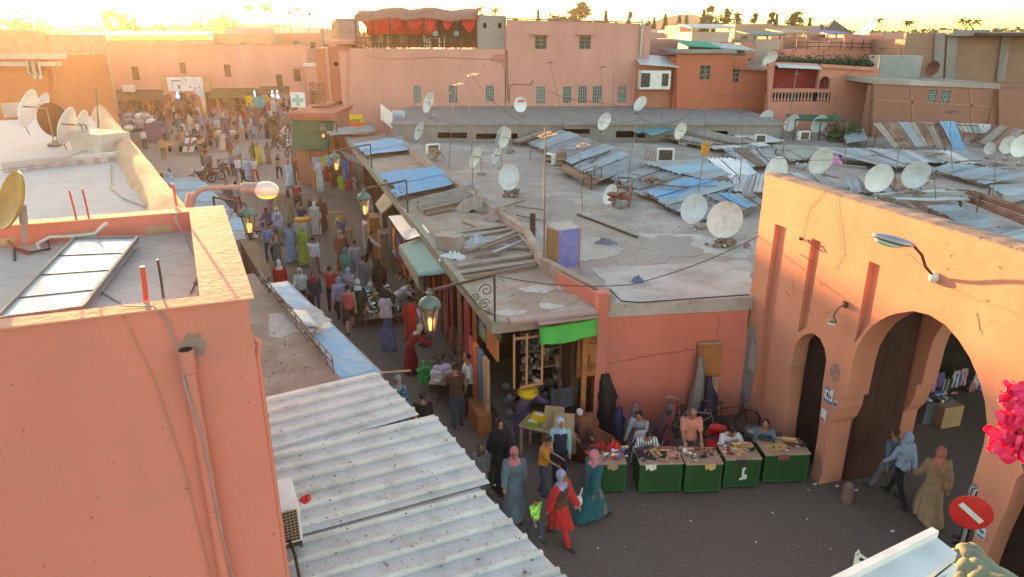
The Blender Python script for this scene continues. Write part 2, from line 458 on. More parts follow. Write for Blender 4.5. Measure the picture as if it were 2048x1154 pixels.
A_,B_,C_,D_=NBP(150,479,7.1),NBP(276,477,7.1),NBP(166,618,7.06),NBP(-8,642,7.06)
w=MB();w.slab([A_,B_,C_,D_],.05);part('collector_glass',w,pm('collector_white',(.66,.66,.66),(.6,.6,.61),1.5,.25,.03,6),sp,True)
w=MB()
for a,b in((B_,C_),(A_,D_),(A_,B_),(D_,C_)):w.beam(a+Vector((0,0,.004)),b+Vector((0,0,.004)),.03 if a is B_ and b is C_ else .014,.06)
part('frame',w,pm('alu_dark',(.16,.15,.15),(.22,.2,.19),8,.5),sp,True)
for t in(.26,.52,.78):w=MB();w.beam(A_.lerp(D_,t)+Vector((0,0,.003)),B_.lerp(C_,t)+Vector((0,0,.003)),.014,.012);part('divider',w,IRON,sp,True)
cable('hose',[NBP(80,500),NBP(74,488,7.03),NBP(100,474,7.08),NBP(150,472,7.1),NBP(190,468,7.14),NBP(212,447,7.3)],.02,pm('white_hose',(.6,.58,.55)),'white hose lying curled on the tiles behind the solar panel','hose')
cable('cable',[NBP(30,520,7.02),NBP(28,495,7.02),NBP(60,505,7.02),NBP(100,498,7.03),NBP(92,470,7.05),NBP(50,455,7.1)],.014,IRON,'black cable looped round the foot of the yellow dish pole')
cable('cable',[PZ(350,412,7.41),NBP(352,440,7.2),NBP(372,480,7.0),NBP(390,520,7.0),NBP(394,555,7.0),NBP(380,588,7.0)],.011,GREYK,'pale grey cable trailing over the tiles to the near parapet')
cable('cable',[NBP(205,585),NBP(240,606)],.012,GREYK,'short grey cable stub on the tiles beside the solar panel')
cable('cable',[PZ(0,470,7.25),PZ(38,500,7.17),PZ(60,508,7.17)],.012,pm('red_cable',(.5,.07,.04)),'red and grey cable at the left edge of the terrace')
g=MB();random.seed(8)
for i in range(70):
 p=NBP(418+random.gauss(0,10),575+random.gauss(0,9),7.0);g.box(p+Vector((0,0,.01)),(random.uniform(.01,.05),random.uniform(.01,.04),random.uniform(.008,.03)),random.uniform(0,3))
solo('leaf_litter',g,pm('litter',(.16,.11,.08),(.3,.2,.15),12,.95),'dry leaf litter gathered in the corner of the roof terrace','litter',kind='stuff')
# ================================================================== gate
GP=Vector((6.9,13.3,0));GD=Vector((.274,-.962,0));GN=Vector((-.962,-.274,0))
def G(s,z,k=0):return GP+GD*s+GN*k+Vector((0,0,z))
big=[(.0,0),(.0,1.55),(.12,1.75),(.2,2.05),(.2,2.35),(.3,2.36),(.32,3.2),(.36,3.52),(.47,3.83),(.62,4.1),(.78,4.29),(.95,4.45),(1.13,4.58),(1.49,4.77),(1.84,4.83),(2.2,4.78),(2.5,4.63),(2.77,4.43),(3.04,4.12),(3.22,3.82),(3.34,3.5),(3.38,3.1),(3.36,2.36),(3.48,2.35),(3.5,2.05),(3.55,1.75),(3.62,1.5),(3.62,0)]
sm=[(-1.38,0),(-1.40,.57),(-1.48,1.57),(-1.54,2.2),(-1.47,2.21),(-1.45,2.75),(-1.38,2.95),(-1.23,3.13),(-1.08,3.24),(-.93,3.31),(-.7,3.29),(-.51,3.12),(-.41,2.88),(-.40,2.34),(-.33,1.74),(-.29,1.12),(-.28,0)]
sm2=[(3.62-s-.0,z)for s,z in reversed(sm)]
SL,SR=-3.32,7.5
def gouter(arches,top=6.39):
 o=[(SL,0)]
 for a in arches:o+=a
 o+=[(SR,0),(SR,top),(SL,top)]
 return o
gt=thing('city_gate','orange plastered gate wall with a tall horseshoe arch and smaller side arches','gate',GP)
gr1=[(-2.72,.9),(-2.31,.9),(-2.31,5.35),(-2.72,5.35)]
gr2=[(-1.43,3.12),(-1.16,3.36),(-1.13,5.35),(-1.43,5.35)]
gr3=[(.27,3.58),(.42,3.9),(.56,4.14),(.56,5.35),(.27,5.35)]
w=MB();w.wall(gouter([sm,big,sm2]),[gr1,gr2,gr3],GP,GD,GN,.12)
w.wall(gouter([sm,big,sm2],6.37),[],GP-GN*.121,GD,GN,.45)
part('wall',w,ORANGEP,gt,True)
w=MB()
back=[(s,z)for s,z in big]
w.wall([(SL,0)]+[(s,z)for s,z in back]+[(SR,0),(SR,5.2),(SL,5.2)],[],GP-GN*1.95,GD,GN,.4)
part('rear_wall',w,ORANGEP,gt,True)
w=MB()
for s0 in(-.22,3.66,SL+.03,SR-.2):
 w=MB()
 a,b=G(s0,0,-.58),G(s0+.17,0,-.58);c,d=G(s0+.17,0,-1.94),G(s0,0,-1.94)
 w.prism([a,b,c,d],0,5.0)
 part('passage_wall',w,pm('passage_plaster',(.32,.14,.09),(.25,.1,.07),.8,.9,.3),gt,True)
w=MB();w.prism([G(SL+.01,0,-.575),G(SR-.01,0,-.575),G(SR-.01,0,-2.35),G(SL+.01,0,-2.35)],5.02,5.2)
part('roof',w,GREYC,gt,True)
w=MB();random.seed(5);N_=60
cvs=[]
for i in range(241):
 a=SL+(SR-SL)*i/240;e=.01*noise.noise(Vector((a*4,0,0)))+.008*noise.noise(Vector((a*17,0,0)));h_=6.425+.015*noise.noise(Vector((a*3,5,0)))
 cvs+=[G(a,6.391,e+.004),G(a,h_-.01,e),G(a,h_+.02,-.2),G(a,h_,-.42),G(a,6.391,-.6)]
w.add(cvs,[(5*i+j,5*i+j+1,5*i+j+6,5*i+j+5)for i in range(240)for j in range(4)])
part('coping',w,pm('rough_mortar',(.30,.235,.19),(.2,.15,.125),5,.95,.8,30),gt,True)
w=MB()
w.prism([G(.0,0,-.62),G(.07,0,-.62),G(.07,0,-1.82),G(.0,0,-1.82)],.05,4.9)
for k in range(6):w.prism([G(.07,0,-.66-k*.19),G(.08,0,-.66-k*.19),G(.08,0,-.842-k*.19),G(.07,0,-.842-k*.19)],.06,4.88)
dr=part('door_leaf',w,pm('maroon_door',(.085,.035,.028),(.055,.025,.02),3,.6,.4,30,streak=True),gt,True)
w=MB()
for k,z in((.8,1.9),(1.6,1.9),(.9,2.6),(1.5,2.6)):w.ball(G(.09,z,-k),.03,8,5)
part('door_stud',w,IRON,dr,True)
w=MB();w.prism([G(-1.42,0,-.35),G(-.3,0,-.35),G(-.3,0,-.42),G(-1.42,0,-.42)],.02,3.4);part('side_door',w,pm('black_brown_door',(.02,.012,.01),(.03,.018,.013),3,.7,.3),gt,True)
w=MB();w.prism([G(3.9,0,-.35),G(5.1,0,-.35),G(5.1,0,-.42),G(3.9,0,-.42)],.02,3.4);part('side_door',w,pm('black_brown_door',(.02,.012,.01)),gt,True)
w=MB();random.seed(9)
def blob(cs,cz,rs,rz_,n=18):
 return[(cs+rs*math.cos(i*2*PI/n)*random.uniform(.8,1.15),cz+rz_*math.sin(i*2*PI/n)*random.uniform(.85,1.12))for i in range(n)]
w.wall([(-3.3,.3),(-2.78,.4),(-2.76,1.5),(-2.82,2.2),(-2.95,2.6),(-3.18,2.7),(-3.3,2.5)],[],GP+GN*.008,GD,GN,.006)
part('cement_patch',w,pm('grey_patch',(.22,.2,.2),(.3,.27,.26),3,.95,.5,14),gt,True)
w=MB();w.wall(blob(-.1,2.75,.16,.22),[],GP+GN*.006,GD,GN,.005);w.wall(blob(-.1,.35,.13,.2),[],GP+GN*.006,GD,GN,.005)
part('worn_plaster',w,pm('worn_plaster',(.4,.2,.15),(.28,.15,.11),6,.95,1,20),gt,True)
def poster(s,z,wd_,ht,m,label,art):
 p=thing('poster',label,'poster',G(s,z,.012))
 q=MB();q.wall([(s,z),(s+wd_,z),(s+wd_,z+ht),(s,z+ht)],[],GP+GN*.014,GD,GN,.003);part('sheet',q,m,p,True)
 for(a,b,c,d,mm)in art:
  q=MB();q.wall([(s+a,z+b),(s+c,z+b),(s+c,z+d),(s+a,z+d)],[],GP+GN*.017,GD,GN,.002);part('printed_area',q,mm,p,True)
BLUEP=pm('poster_blue',(.08,.22,.42));
poster(-.28,2.0,.24,.34,PAPER,'blue and white poster with dark figures on the gate pier',[(0,0,.24,.07,BLUEP),(0,.28,.16,.34,BLUEP),(.06,.12,.1,.24,BLACK),(.12,.1,.15,.22,BLACK),(.17,.12,.2,.19,BLACK)])
poster(-.3,1.5,.17,.3,PAPER,'torn white poster with a red and blue foot below the larger poster',[(.02,.02,.15,.07,RED),(.02,.08,.1,.1,BLUEP)])
poster(.02,1.97,.09,.2,pm('mauve_paper',(.5,.45,.5)),'small faded notice pasted beside the arch ledge',[(.02,.06,.07,.14,BLACK)])
poster(3.66,1.5,.15,.22,PAPER,'small blue notice pasted above the no entry sign',[(.01,.01,.14,.06,BLUEP),(.03,.1,.12,.17,BLUEP)])
q=MB();q.wall([(-3.02,1.5),(-2.74,1.45),(-2.74,2.15),(-3.0,2.25)],[],GP+GN*.03,GD,GN,.012)
solo('cardboard_sheet',q,pm('grey_board',(.38,.36,.35)),'pale grey board fixed on the cement patch at the end of the gate wall','board')
cable('cable',[G(-3.25,3.3,.03),G(-3.2,2.9,.05),G(-3.28,1.6,.04),G(-3.3,.4,.03)],.014,IRON,'dark cable bundle running down the corner where gate meets low wall')
cable('cable',[G(-1.3,6.4,.02),G(-1.7,5.9,.02),G(-1.75,5.2,.02)],.003,pm('tan_cable',(.42,.22,.14)),'thin wire dropping from the coping above the tall groove')
cable('cable',[G(-.9,6.4,.02),G(-.6,5.7,.02),G(-.45,5.3,.02),G(-.6,4.9,.02)],.003,pm('tan_cable',(.42,.22,.14)),'thin curved wire on the plaster left of the gate floodlight')
w=MB();w.tube([G(-1.66,5.28,.1),G(-1.5,5.3,.12),G(-1.0,5.17,.02)],.013,6);w.box(G(-1.66,5.28,.1),(.1,.1,.05));w.tube([G(-1.6,4.95,.1),G(-1.2,4.86,.02)],.008,6)
solo('bracket',w,IRON,'rusty iron bracket sticking out beside the second groove','bracket')
w=MB();random.seed(24)
def gcrack(pts,wd_=.01):
 for i in range(len(pts)-1):w.beam(G(pts[i][0],pts[i][1],.003),G(pts[i+1][0],pts[i+1][1],.003),.006,wd_,(0,0,1))
for(s0,z0,ds,dz,n_)in((-1.9,4.3,.05,-.07,6),(1.1,5.75,.12,-.05,5),(2.7,5.2,.04,-.07,4),(-.7,3.9,.07,.04,5),(-3.1,3.4,.02,-.1,5),(2.1,5.45,.25,.0,7)):
 p_=[(s0,z0)]
 for k in range(n_):p_.append((p_[-1][0]+ds+random.uniform(-.04,.04),p_[-1][1]+dz+random.uniform(-.03,.03)))
 gcrack(p_,random.uniform(.003,.006))
for i in range(70):
 s_,z_=random.uniform(-3.2,4),random.uniform(.3,6.2)
 if 0<s_<3.5 and z_<4.9 or-1.6<s_<-.25 and z_<3.4:continue
 r_=random.uniform(.008,.03);w.wall([(s_+r_*math.cos(k*.9)*random.uniform(.5,1.4),z_+r_*math.sin(k*.9)*random.uniform(.4,1.2))for k in range(7)],[],GP+GN*.004,GD,GN,.004)
part('cracks',w,pm('orange_crack',(.36,.14,.08)),gt,True)
GRIM=pm('grime',(.3,.13,.09),(.4,.18,.12),5,.95,.4)
for(s0,s1,hh_)in((-3.3,-1.42,.55),(-.26,-.02,.7),(3.64,3.9,.6)):
 n_=14;up=[(s1+(s0-s1)*k/n_,hh_*random.uniform(.55,1.15))for k in range(n_+1)]
 w=MB();w.wall([(s0,.01),(s1,.01)]+up,[],GP+GN*.0025,GD,GN,.002);part('base_stain',w,GRIM,gt,True)
fl=thing('wall_lamp','curved grey street lamp on the sunlit gate wall','lamp',G(1.8,5.5,0))
w=MB();w.ball(G(1.8,5.52,.03),(.09,.09,.1),10,6);part('wall_plate',w,PAPER,fl,True)
w=MB();w.tube([G(1.8,5.55,.05),G(1.76,5.72,.22),G(1.76,5.95,.36),G(1.7,6.08,.48)],.025,8);part('arm',w,IRON,fl,True)
Mx=(G(1.22,6.2,.95)-G(1.7,6.08,.45)).normalized();qz=Mx.to_track_quat('X','Z').to_matrix().to_4x4()
w=MB();w.ball(G(1.47,6.16,.72),(.36,.12,.075),14,8,M=qz);part('lamp_head',w,STEEL,fl,True)
w=MB();w.ball(G(1.42,6.13,.76)-Vector((0,0,.035)),(.24,.095,.065),14,8,M=qz);part('lens',w,pm('lens_green',(.35,.55,.4),(.5,.6,.5),3,.1,0,spec=.8),fl,True)
gl=thing('wall_lamp','small bracket lamp with a white globe between the two arches','lamp',G(-.15,4.2,0))
w=MB();w.box(G(-.12,4.3,.03),(.08,.1,.12));w.tube([G(-.12,4.3,.04),G(-.12,4.24,.18),G(-.14,4.1,.24),G(-.15,3.98,.24)],.014,7);part('arm',w,IRON,gl,True)
w=MB();w.lathe([(.03,.1),(.06,.06),(.085,0)],G(-.15,3.92,.24));part('lamp_shade',w,DISHB,gl,True)
w=MB();w.ball(G(-.15,3.9,.24),(.085,.085,.065),12,8);part('globe',w,WHITEP,gl,True)
ns=thing('road_sign','round red no entry sign with a white bar on a pole before the gate pier','sign',(7.25,9.15,0))
w=MB();sc_=PY(1942,1025,9.15);nd=Vector((-.45,-.85,.0)).normalized()
qz=nd.to_track_quat('Z','Y').to_matrix().to_4x4()
w.lathe([(.29,-.008),(.30,0),(.30,.008),(.285,.012)],sc_,40,M=qz);part('disc',w,RED,ns,True)
w=MB();tx=nd.cross(Vector((0,0,1))).normalized();tx=Matrix.Rotation(R(-36),3,nd)@tx;w.beam(sc_+nd*.016-tx*.2,sc_+nd*.016+tx*.2,.006,.085,nd.cross(tx));part('bar',w,WHITEP,ns,True)
w=MB();w.tube([(sc_.x-nd.x*.04,sc_.y-nd.y*.04,0),(sc_.x-nd.x*.04,sc_.y-nd.y*.04,sc_.z+.2)],.03,10);part('pole',w,STEEL,ns,True)
# ================================================================== front shop row frame
RA=Vector((-.28,14.9,0));RU=Vector((-.3155,.949,0)).normalized();RV=Vector((RU.y,-RU.x,0))
def RW(u,v,z=0):p=RA+RU*u+RV*v;return Vector((p.x,p.y,z))
PL=[(1216,584),(1088,517),(1052,456),(961,396),(870,332),(821,295),(785,256)]
PLW=[PZ(x,y,3.62)for x,y in PL]
PW0=PZ(1190,850,0)
LW0,LW1=Vector((2.3,15.9,0)),Vector((6.02,16.4,0))
FR=[LW0,LW1,Vector((9.3,17.4,0)),Vector((20,20.4,0)),Vector((46,27,0)),Vector((46,52,0)),Vector((28,54.5,0)),Vector((-9.3,54.5,0))]+[Vector((p.x+.05,p.y,0))for p in reversed(PLW[1:])]
blk=thing('shop_block','low market block under a wide dusty flat roof with a salmon end wall','building',LW0)
w=MB();w.prism([(p.x,p.y)for p in FR],0.0,3.05);part('wall',w,SALMON,blk,True)
w=MB();w.prism([(p.x,p.y)for p in FR],3.051,3.28);rf=part('roof',w,CONC,blk,True)
w=MB()
d_=(LW1-LW0).normalized();nn=Vector((d_.y,-d_.x,0))
w.prism([LW0-nn*.15,LW1-nn*.15,LW1+nn*.02,LW0+nn*.02],3.0,3.34)
part('coping',w,LIMEW,blk,True)
w=MB();w.prism([LW0+d_*.05+nn*.004,LW0+d_*3.72+nn*.004,LW0+d_*3.72+nn*.012,LW0+d_*.05+nn*.012],.0,2.98);part('front_wall',w,SALMON,blk,True)
w=MB()
def crack(pts,wd_=.012):
 for i in range(len(pts)-1):
  (a,za),(b,zb)=pts[i],pts[i+1];p,r_=LW0+d_*a+nn*.014,LW0+d_*b+nn*.014;w.beam((p.x,p.y,za),(r_.x,r_.y,zb),.004,wd_,(0,0,1))
random.seed(66)
c_=[(.1+.17*i,1.75+.02*i+random.uniform(-.03,.03))for i in range(19)];crack(c_,.02)
crack([(2.9+random.uniform(-.03,.03),2.9-.16*i)for i in range(9)]);crack([(3.1+.1*i,1.9+random.uniform(-.01,.02))for i in range(6)])
part('cracks',w,pm('crack',(.25,.1,.07)),blk,True)
w=MB()
for i in range(26):
 a,z=random.uniform(.1,3.6),random.uniform(.5,2.9);p=LW0+d_*a+nn*.013;r_=random.uniform(.01,.03);w.wall([(a+r_*math.cos(k*1.05)*random.uniform(.5,1.3),z+r_*math.sin(k*1.05)*random.uniform(.4,1.1))for k in range(6)],[],LW0+nn*.0155,d_,nn,.003)
part('chips',w,pm('chips',(.33,.13,.1)),blk,True)
def rag(pp,z,sd):
 rr=random.Random(sd);P_=[PZ(x,y,z)for x,y in pp];o_=[]
 for i in range(len(P_)):
  a,b=P_[i],P_[(i+1)%len(P_)];m=max(2,int((b-a).length/.35))
  for k in range(m):t_=k/m;q_=a.lerp(b,t_);e=.12 if k else .03;o_.append((q_.x+rr.uniform(-e,e),q_.y+rr.uniform(-e,e)))
 return o_
w=MB();w.prism(rag(((1228,606),(1230,590),(1180,535),(1350,528),(1495,520),(1505,560),(1508,590)),3.3,1),3.281,3.30)
w.prism(rag(((1275,465),(1400,468),(1505,500),(1495,515),(1320,498)),3.3,2),3.281,3.292)
part('screed',w,LIMEW,blk,True)
lp=thing('parapet_wall','low sandy parapet wall dividing the shop roofs from the wide flat roof','wall',PLW[0])
w=MB();pts=[Vector((2.25,15.75,0))]+PLW
for i in range(len(pts)-1):
 a,b=pts[i].copy(),pts[i+1].copy();a.z=b.z=3.42
 w.beam(a,b,.2,.42)
part('wall',w,SANDY,lp,True)
w=MB();a,b=pts[0].copy(),pts[1].copy();
q=PZ(1120,545,3.6)
a=Vector((2.17,15.72,3.43));b=Vector((q.x-.08,q.y,3.43));w.beam(a,b,.05,.40)
part('pink_facing',w,SALMON,lp,True)
pil=MB();pil.box((2.16,15.72,1.86),(.26,.3,3.72),R(8))
solo('pillar',pil,SALMON,'salmon plaster pillar between the corner shop and the long wall','pillar')
st=thing('shop_row','row of small open shops with a sandy flat roof along the street','building',RA)
edge=[RW(0,0),RW(27.5,0)]
poly=[RW(0,0),Vector((2.05,15.62,0))]+[Vector((p.x-.02,p.y,0))for p in PLW]+[RW(33.5,0)]
w=MB();w.prism([(p.x,p.y)for p in poly],3.0,3.26);part('roof',w,SANDY,st,True)
w=MB();
w.beam(RW(-.05,-.1,3.18),RW(33.4,-.1,3.18),.2,.3)
part('gutter_beam',w,pm('green_grey_beam',(.30,.29,.22),(.2,.2,.16),3,.8,.3),st,True)
w=MB()
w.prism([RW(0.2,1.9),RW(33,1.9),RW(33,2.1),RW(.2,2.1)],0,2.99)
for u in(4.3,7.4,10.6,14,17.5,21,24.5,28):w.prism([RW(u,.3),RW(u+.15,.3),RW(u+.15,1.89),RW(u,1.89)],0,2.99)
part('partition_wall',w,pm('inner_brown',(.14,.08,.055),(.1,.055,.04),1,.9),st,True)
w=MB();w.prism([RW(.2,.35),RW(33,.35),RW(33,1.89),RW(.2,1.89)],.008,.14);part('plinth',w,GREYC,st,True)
w=MB()
for(x,y,rr)in((1075,578,.5),(1130,575,.3),(1025,625,.4),(1100,612,.35),(1165,590,.3)):
 c=PZ(x,y,3.27);w.prism([(c.x+rr*random.uniform(.6,1.2)*math.cos(k*PI/7),c.y+.6*rr*random.uniform(.6,1.2)*math.sin(k*PI/7))for k in range(14)],3.261,3.268)
part('mortar_patch',w,pm('pale_mortar',(.56,.52,.49),(.42,.36,.32),5,.95,.5),st,True)
w=MB();w.beam((-.05,14.93,3.3),(2.0,15.58,3.3),.28,.07);w.beam((.6,14.95,3.24),(2.0,15.45,3.22),.2,.05);part('eave_board',w,pm('pinkish_board',(.42,.30,.28),(.34,.24,.2),3,.9),st,True)
# ================================================================== houses with openings, fronts facing the market
LATT=pm('teal_lattice',(.3,.38,.36),(.2,.27,.25),5,.7)
WFR=pm('green_window_frame',(.14,.17,.13),(.2,.2,.16),5,.6)
def front(root,Y,poly,holes=(),mat=PINK2,th=.3,name='wall',back=6,kinds=None,rz=0):
 """poly and holes are outlines in survey pixels on the plane y=Y; holes are (x0,y0,x1,y1)"""
 O=[PY(x,y,Y)for x,y in poly];o=[(p.x,p.z)for p in O]
 H=[]
 for h in holes:
  a,b=PY(h[0],h[1],Y),PY(h[2],h[3],Y);H.append([(a.x,b.z),(b.x,b.z),(b.x,a.z),(a.x,a.z)])
 w=MB();w.wall(o,H,(0,Y),(1,0),(0,-1),th)
 x0,x1=min(p[0]for p in o),max(p[0]for p in o);zt=min(sorted([p[1]for p in o])[-2:])
 zt2=min(p[1]for p in o if p[1]>(min(q[1]for q in o)+zt)/2)
 if back:w.box(((x0+x1)/2,Y+th+back/2+.01,(zt2-.15)/2),(x1-x0-.02,back,zt2-.15))
 if root is None:return w,H
 part(name,w,mat,root,True)
 for i,h in enumerate(H):
  k=kinds[i]if kinds else 'window'
  opening(root,h,Y,k)
 return H
def opening(root,h,Y,k='window',frame=None):
 (xa,za),(xb,_),(_,zb),_=h
 if k=='dark':
  q=MB();q.box(((xa+xb)/2,Y+.24,(za+zb)/2),(xb-xa,.04,zb-za));part('pane',q,DARK,root,True);return
 q=MB();t=.07
 if k=='lattice':
  nx=max(2,int((xb-xa)/.22));nz=int((zb-za)/.22)
  for i in range(nx+1):q.box((xa+(xb-xa)*i/nx,Y+.05,(za+zb)/2),(.06,.05,zb-za))
  for i in range(nz+1):q.box(((xa+xb)/2,Y+.052,za+(zb-za)*i/nz),(xb-xa,.05,.06))
  for i in range(nx):
   for j in range(nz):
    q.box((xa+(xb-xa)*(i+.5)/nx,Y+.054,za+(zb-za)*(j+.5)/nz),(.11,.04,.11),ry=R(45))
  f=part('grille',q,LATT,root,True)
 else:
  for x in(xa,xb,(xa+xb)/2):q.box((x,Y+.1,(za+zb)/2),(t,.08,zb-za))
  for z in(za,zb,za+(zb-za)*.35,za+(zb-za)*.68):q.box(((xa+xb)/2,Y+.102,z),(xb-xa,.08,t))
  f=part('window',q,frame or WFR,root,True)
 q=MB();q.box(((xa+xb)/2,Y+.2,(za+zb)/2),(xb-xa,.03,zb-za));part('pane',q,GLASSD,f,True)
CY=55
cb=thing('cafe_house','pale pink block with a roof terrace cafe under a striped red awning','building',(-1,CY,0))
H=front(cb,CY,[(700,420),(700,97),(1010,99),(1010,420)],[(824,171,843,206),(897,171,915,206),(971,171,988,203)],PINK2,kinds=['lattice']*3,back=9)
w=MB();a=PY(822,100,CY);w.box((a.x,CY-.04,6),(.12,.08,4.9));part('edge_strip',w,PINK2,cb,True)
w=MB();a=PY(727,97,CY);b=PY(701,92,CY+3.2)
w=MB();aL=PY(700,95,CY).x
w.box((aL-.1,CY+4.5,4.2),(.2,8.6,8.4));part('side_wall',w,PINK2,cb,True)
w=MB();c=PY(1000,110,CY);w.wall([(c.x-.8,c.z-.3),(c.x-.3,c.z+.1),(c.x+.4,c.z),(c.x+.5,c.z-.7),(c.x+.3,c.z-1.1),(c.x+.1,c.z-.6),(c.x-.3,c.z-.55)],[],(0,CY-.01),(1,0),(0,-1),.01)
part('worn_plaster',w,pm('red_worn',(.42,.14,.1),(.5,.25,.2),3,.95),cb,True)
h2=thing('tall_house','tall windowless-topped pink block beside the cafe with two shuttered windows','building',(5,CY,0))
H=front(h2,CY-.06,[(1010,420),(1013,39),(1281,47),(1281,420)],[(1070,72,1093,98),(1159,73,1181,98),(1072,173,1090,207),(1126,173,1142,206),(1157,172,1173,206),(1186,172,1202,206),(1236,172,1252,205)],PINK2,kinds=['window','window']+['lattice']*5,back=9)
w=MB()
for x in(1081,1170):p=PY(x,68,CY-.2);w.box((p.x,CY-.28,p.z),(1.25,.4,.12))
part('lintel',w,PINK2,h2,True)
w=MB();p=PY(1283,100,CY-.3);w.tube([(p.x-.05,CY-.25,3.4),(p.x-.05,CY-.25,10.6)],.11,8);part('drainpipe',w,STEEL,h2,True)
w=MB();a,b=PY(1012,38,CY),PY(1281,46,CY);w.beam((a.x,CY+.1,a.z+.04),(b.x,CY+.1,b.z+.04),.5,.1);part('coping',w,pm('brown_coping',(.3,.18,.14)),h2,True)
def wallpipe(pts,Y,r,lb,m=None):
 q=MB();q.tube([PY(x,y,Y)for x,y in pts],r,5);solo('wall_cable',q,m or pm('pipe_brown',(.28,.13,.1)),lb,'cable')
wallpipe([(1018,205),(1020,172),(1028,168),(1062,170),(1066,160)],CY-.12,.03,'brown pipe bending along the pink wall to the first lattice window')
wallpipe([(1014,100),(1016,200)],CY-.12,.04,'straight downpipe at the joint of the pink blocks')
wallpipe([(1100,182),(1130,196),(1200,205),(1250,214)],CY-.1,.018,'thin sagging wire under the row of lattice windows')
wallpipe([(730,112),(790,118),(870,114),(1005,120)],CY-.06,.015,'thin wire across the pink cafe wall')
wallpipe([(100,188),(250,184),(320,186)],83,.05,'dark cable bundle over the brown awning of the square')
w=MB();random.seed(50)
for i in range(46):
 p=PY(random.uniform(735,1275),random.uniform(105,205),CY-.068);r_=random.uniform(.03,.16)
 if p.x>PY(1010,0,CY).x:pass
 w.wall([(p.x+r_*math.cos(k*.9)*random.uniform(.4,1.3),p.z+r_*math.sin(k*.9)*random.uniform(.4,1.6))for k in range(7)],[],(0,CY-(.008 if p.x<PY(1012,0,CY).x else .068)),(1,0),(0,-1),.006)
part('flaked_paint',w,pm('flaked_paint',(.55,.3,.25),(.48,.22,.17),2,.95),h2,True)
gb=thing('stair_block','grey cement stair block with two small square windows beside the cafe terrace','building',(0,CY,0))
front(gb,CY+.3,[(953,100),(953,29),(1012,31),(1012,100)],[(966,46,973,56),(996,46,1003,56)],pm('cement_block',(.34,.29,.27),(.27,.23,.21),.8,.95,.2),kinds=['dark','dark'],back=4)
tz0=PY(850,97,CY).z
ta=thing('awning','large faded red and brown fabric canopy over the cafe terrace','awning',(-6,CY+.3,tz0))
xl,xr=PY(706,0,CY).x,PY(952,0,CY).x
w=MB();n=14;vs=[];fs=[]
prof=[(0.0,PY(0,38,CY).z),(.3,PY(0,27,CY).z),(2.2,PY(0,14,CY+2).z-.05),(5.5,PY(0,18,CY+5).z-.9)]
for i in range(n+1):
 x=xl+(xr-xl)*i/n
 for(dy,z)in prof:vs.append((x,CY-.15+dy,z-.10*math.sin(i*1.3)-.12*abs(i/n-.5)*2+(0.12 if i==5 else 0)))
m_=len(prof)
for i in range(n):
 for j in range(m_-1):fs.append((i*m_+j,(i+1)*m_+j,(i+1)*m_+j+1,i*m_+j+1))
w.smooth=True;w.add(vs,fs)
o=part('canopy',w,pm('canopy_cloth',(.36,.19,.15),(.28,.13,.10),.7,.9,.2,6,dirt=(.2,.14,.1),dscale=.5),ta,True)
sd=o.modifiers.new('t','SOLIDIFY');sd.thickness=.03
w=MB()
for k in range(8):
 x=xl+(xr-xl)*k/7;w=MB();w.tube([(x,CY+.15,tz0),(x,CY+.15,prof[1][1]-.1)],.05,6);part('post',w,BARK,ta,True)
for k in(0,7):w=MB();w.tube([(xl+(xr-xl)*k/7,CY+5,tz0),(xl+(xr-xl)*k/7,CY+5,prof[2][1]-.5)],.05,6);part('post',w,BARK,ta,True)
CURT=pm('red_curtain',(.68,.07,.05),(.55,.05,.035),1.2,.8,.2,5)
for k,px_ in enumerate((742,782,828,858,894,938)):
 c=thing('curtain','tied red curtain hanging from the cafe canopy, %s from the left'%ORD[k],'curtain',PY(px_,40,CY+.25),group='red curtains under the cafe canopy')
 q=MB();zt,zb=PY(0,31,CY).z,PY(0,60+(k%2)*4,CY).z;W_=(1.0,.95,.8,.55,.5,.7)[k]
 x=PY(px_,40,CY).x;rows=8;vs=[];fs=[];cn=12
 for r in range(rows+1):
  t=r/rows;ww=W_*(1-t)**.7+.08
  for j in range(cn+1):
   s_=j/cn*2-1;vs.append((x+s_*ww,CY+.25+.05*math.sin(j*1.9),zt+(zb-zt)*t-.2*(1-s_*s_)*0))
 for r in range(rows):
  for j in range(cn):a=r*(cn+1)+j;fs.append((a,a+1,a+cn+2,a+cn+1))
 q.smooth=True;q.add(vs,fs);oc=part('cloth',q,CURT,c,True);sdc=oc.modifiers.new('t','SOLIDIFY');sdc.thickness=.02
q=MB();vs=[];fs=[]
for j in range(25):
 x=xl+.3+j*.23
 for z in(tz0+1.0,prof[0][1]-.1):vs.append((x,CY+2.6+.06*math.sin(j*1.7),z))
for j in range(24):fs.append((2*j,2*j+2,2*j+3,2*j+1))
q.smooth=True;q.add(vs,fs);bc=solo('curtain',q,CURT,'wide bright red cloth screen at the back of the cafe terrace','curtain');bc.modifiers.new('t','SOLIDIFY').thickness=.02
q=MB();q.box(((xl+xr)/2,CY+5.6,tz0+1.2),(xr-xl,.2,2.4));solo('wall',q,pm('terrace_back',(.09,.085,.055),(.14,.11,.07),1),'dim olive back wall of the cafe terrace','wall')
rl=thing('railing','wooden railing along the cafe terrace edge','railing',(xl,CY+.1,tz0))
w=MB()
for z in(.35,.75):w.beam((xl,CY+.05,tz0+z),(xr,CY+.05,tz0+z),.04,.05)
for k in range(26):w.beam((xl+(xr-xl)*k/25,CY+.05,tz0),(xl+(xr-xl)*k/25,CY+.05,tz0+.8),.04,.04)
part('rail',w,BARK,rl,True)
w=MB()
for k in range(10):w.beam((xl-.04,CY+.15,tz0+.15+k*.13),(xl-.04,CY+3.8,tz0+.15+k*.13),.03,.08)
part('reed_screen',w,pm('reed',(.45,.33,.2),(.3,.2,.12),6),rl,True)
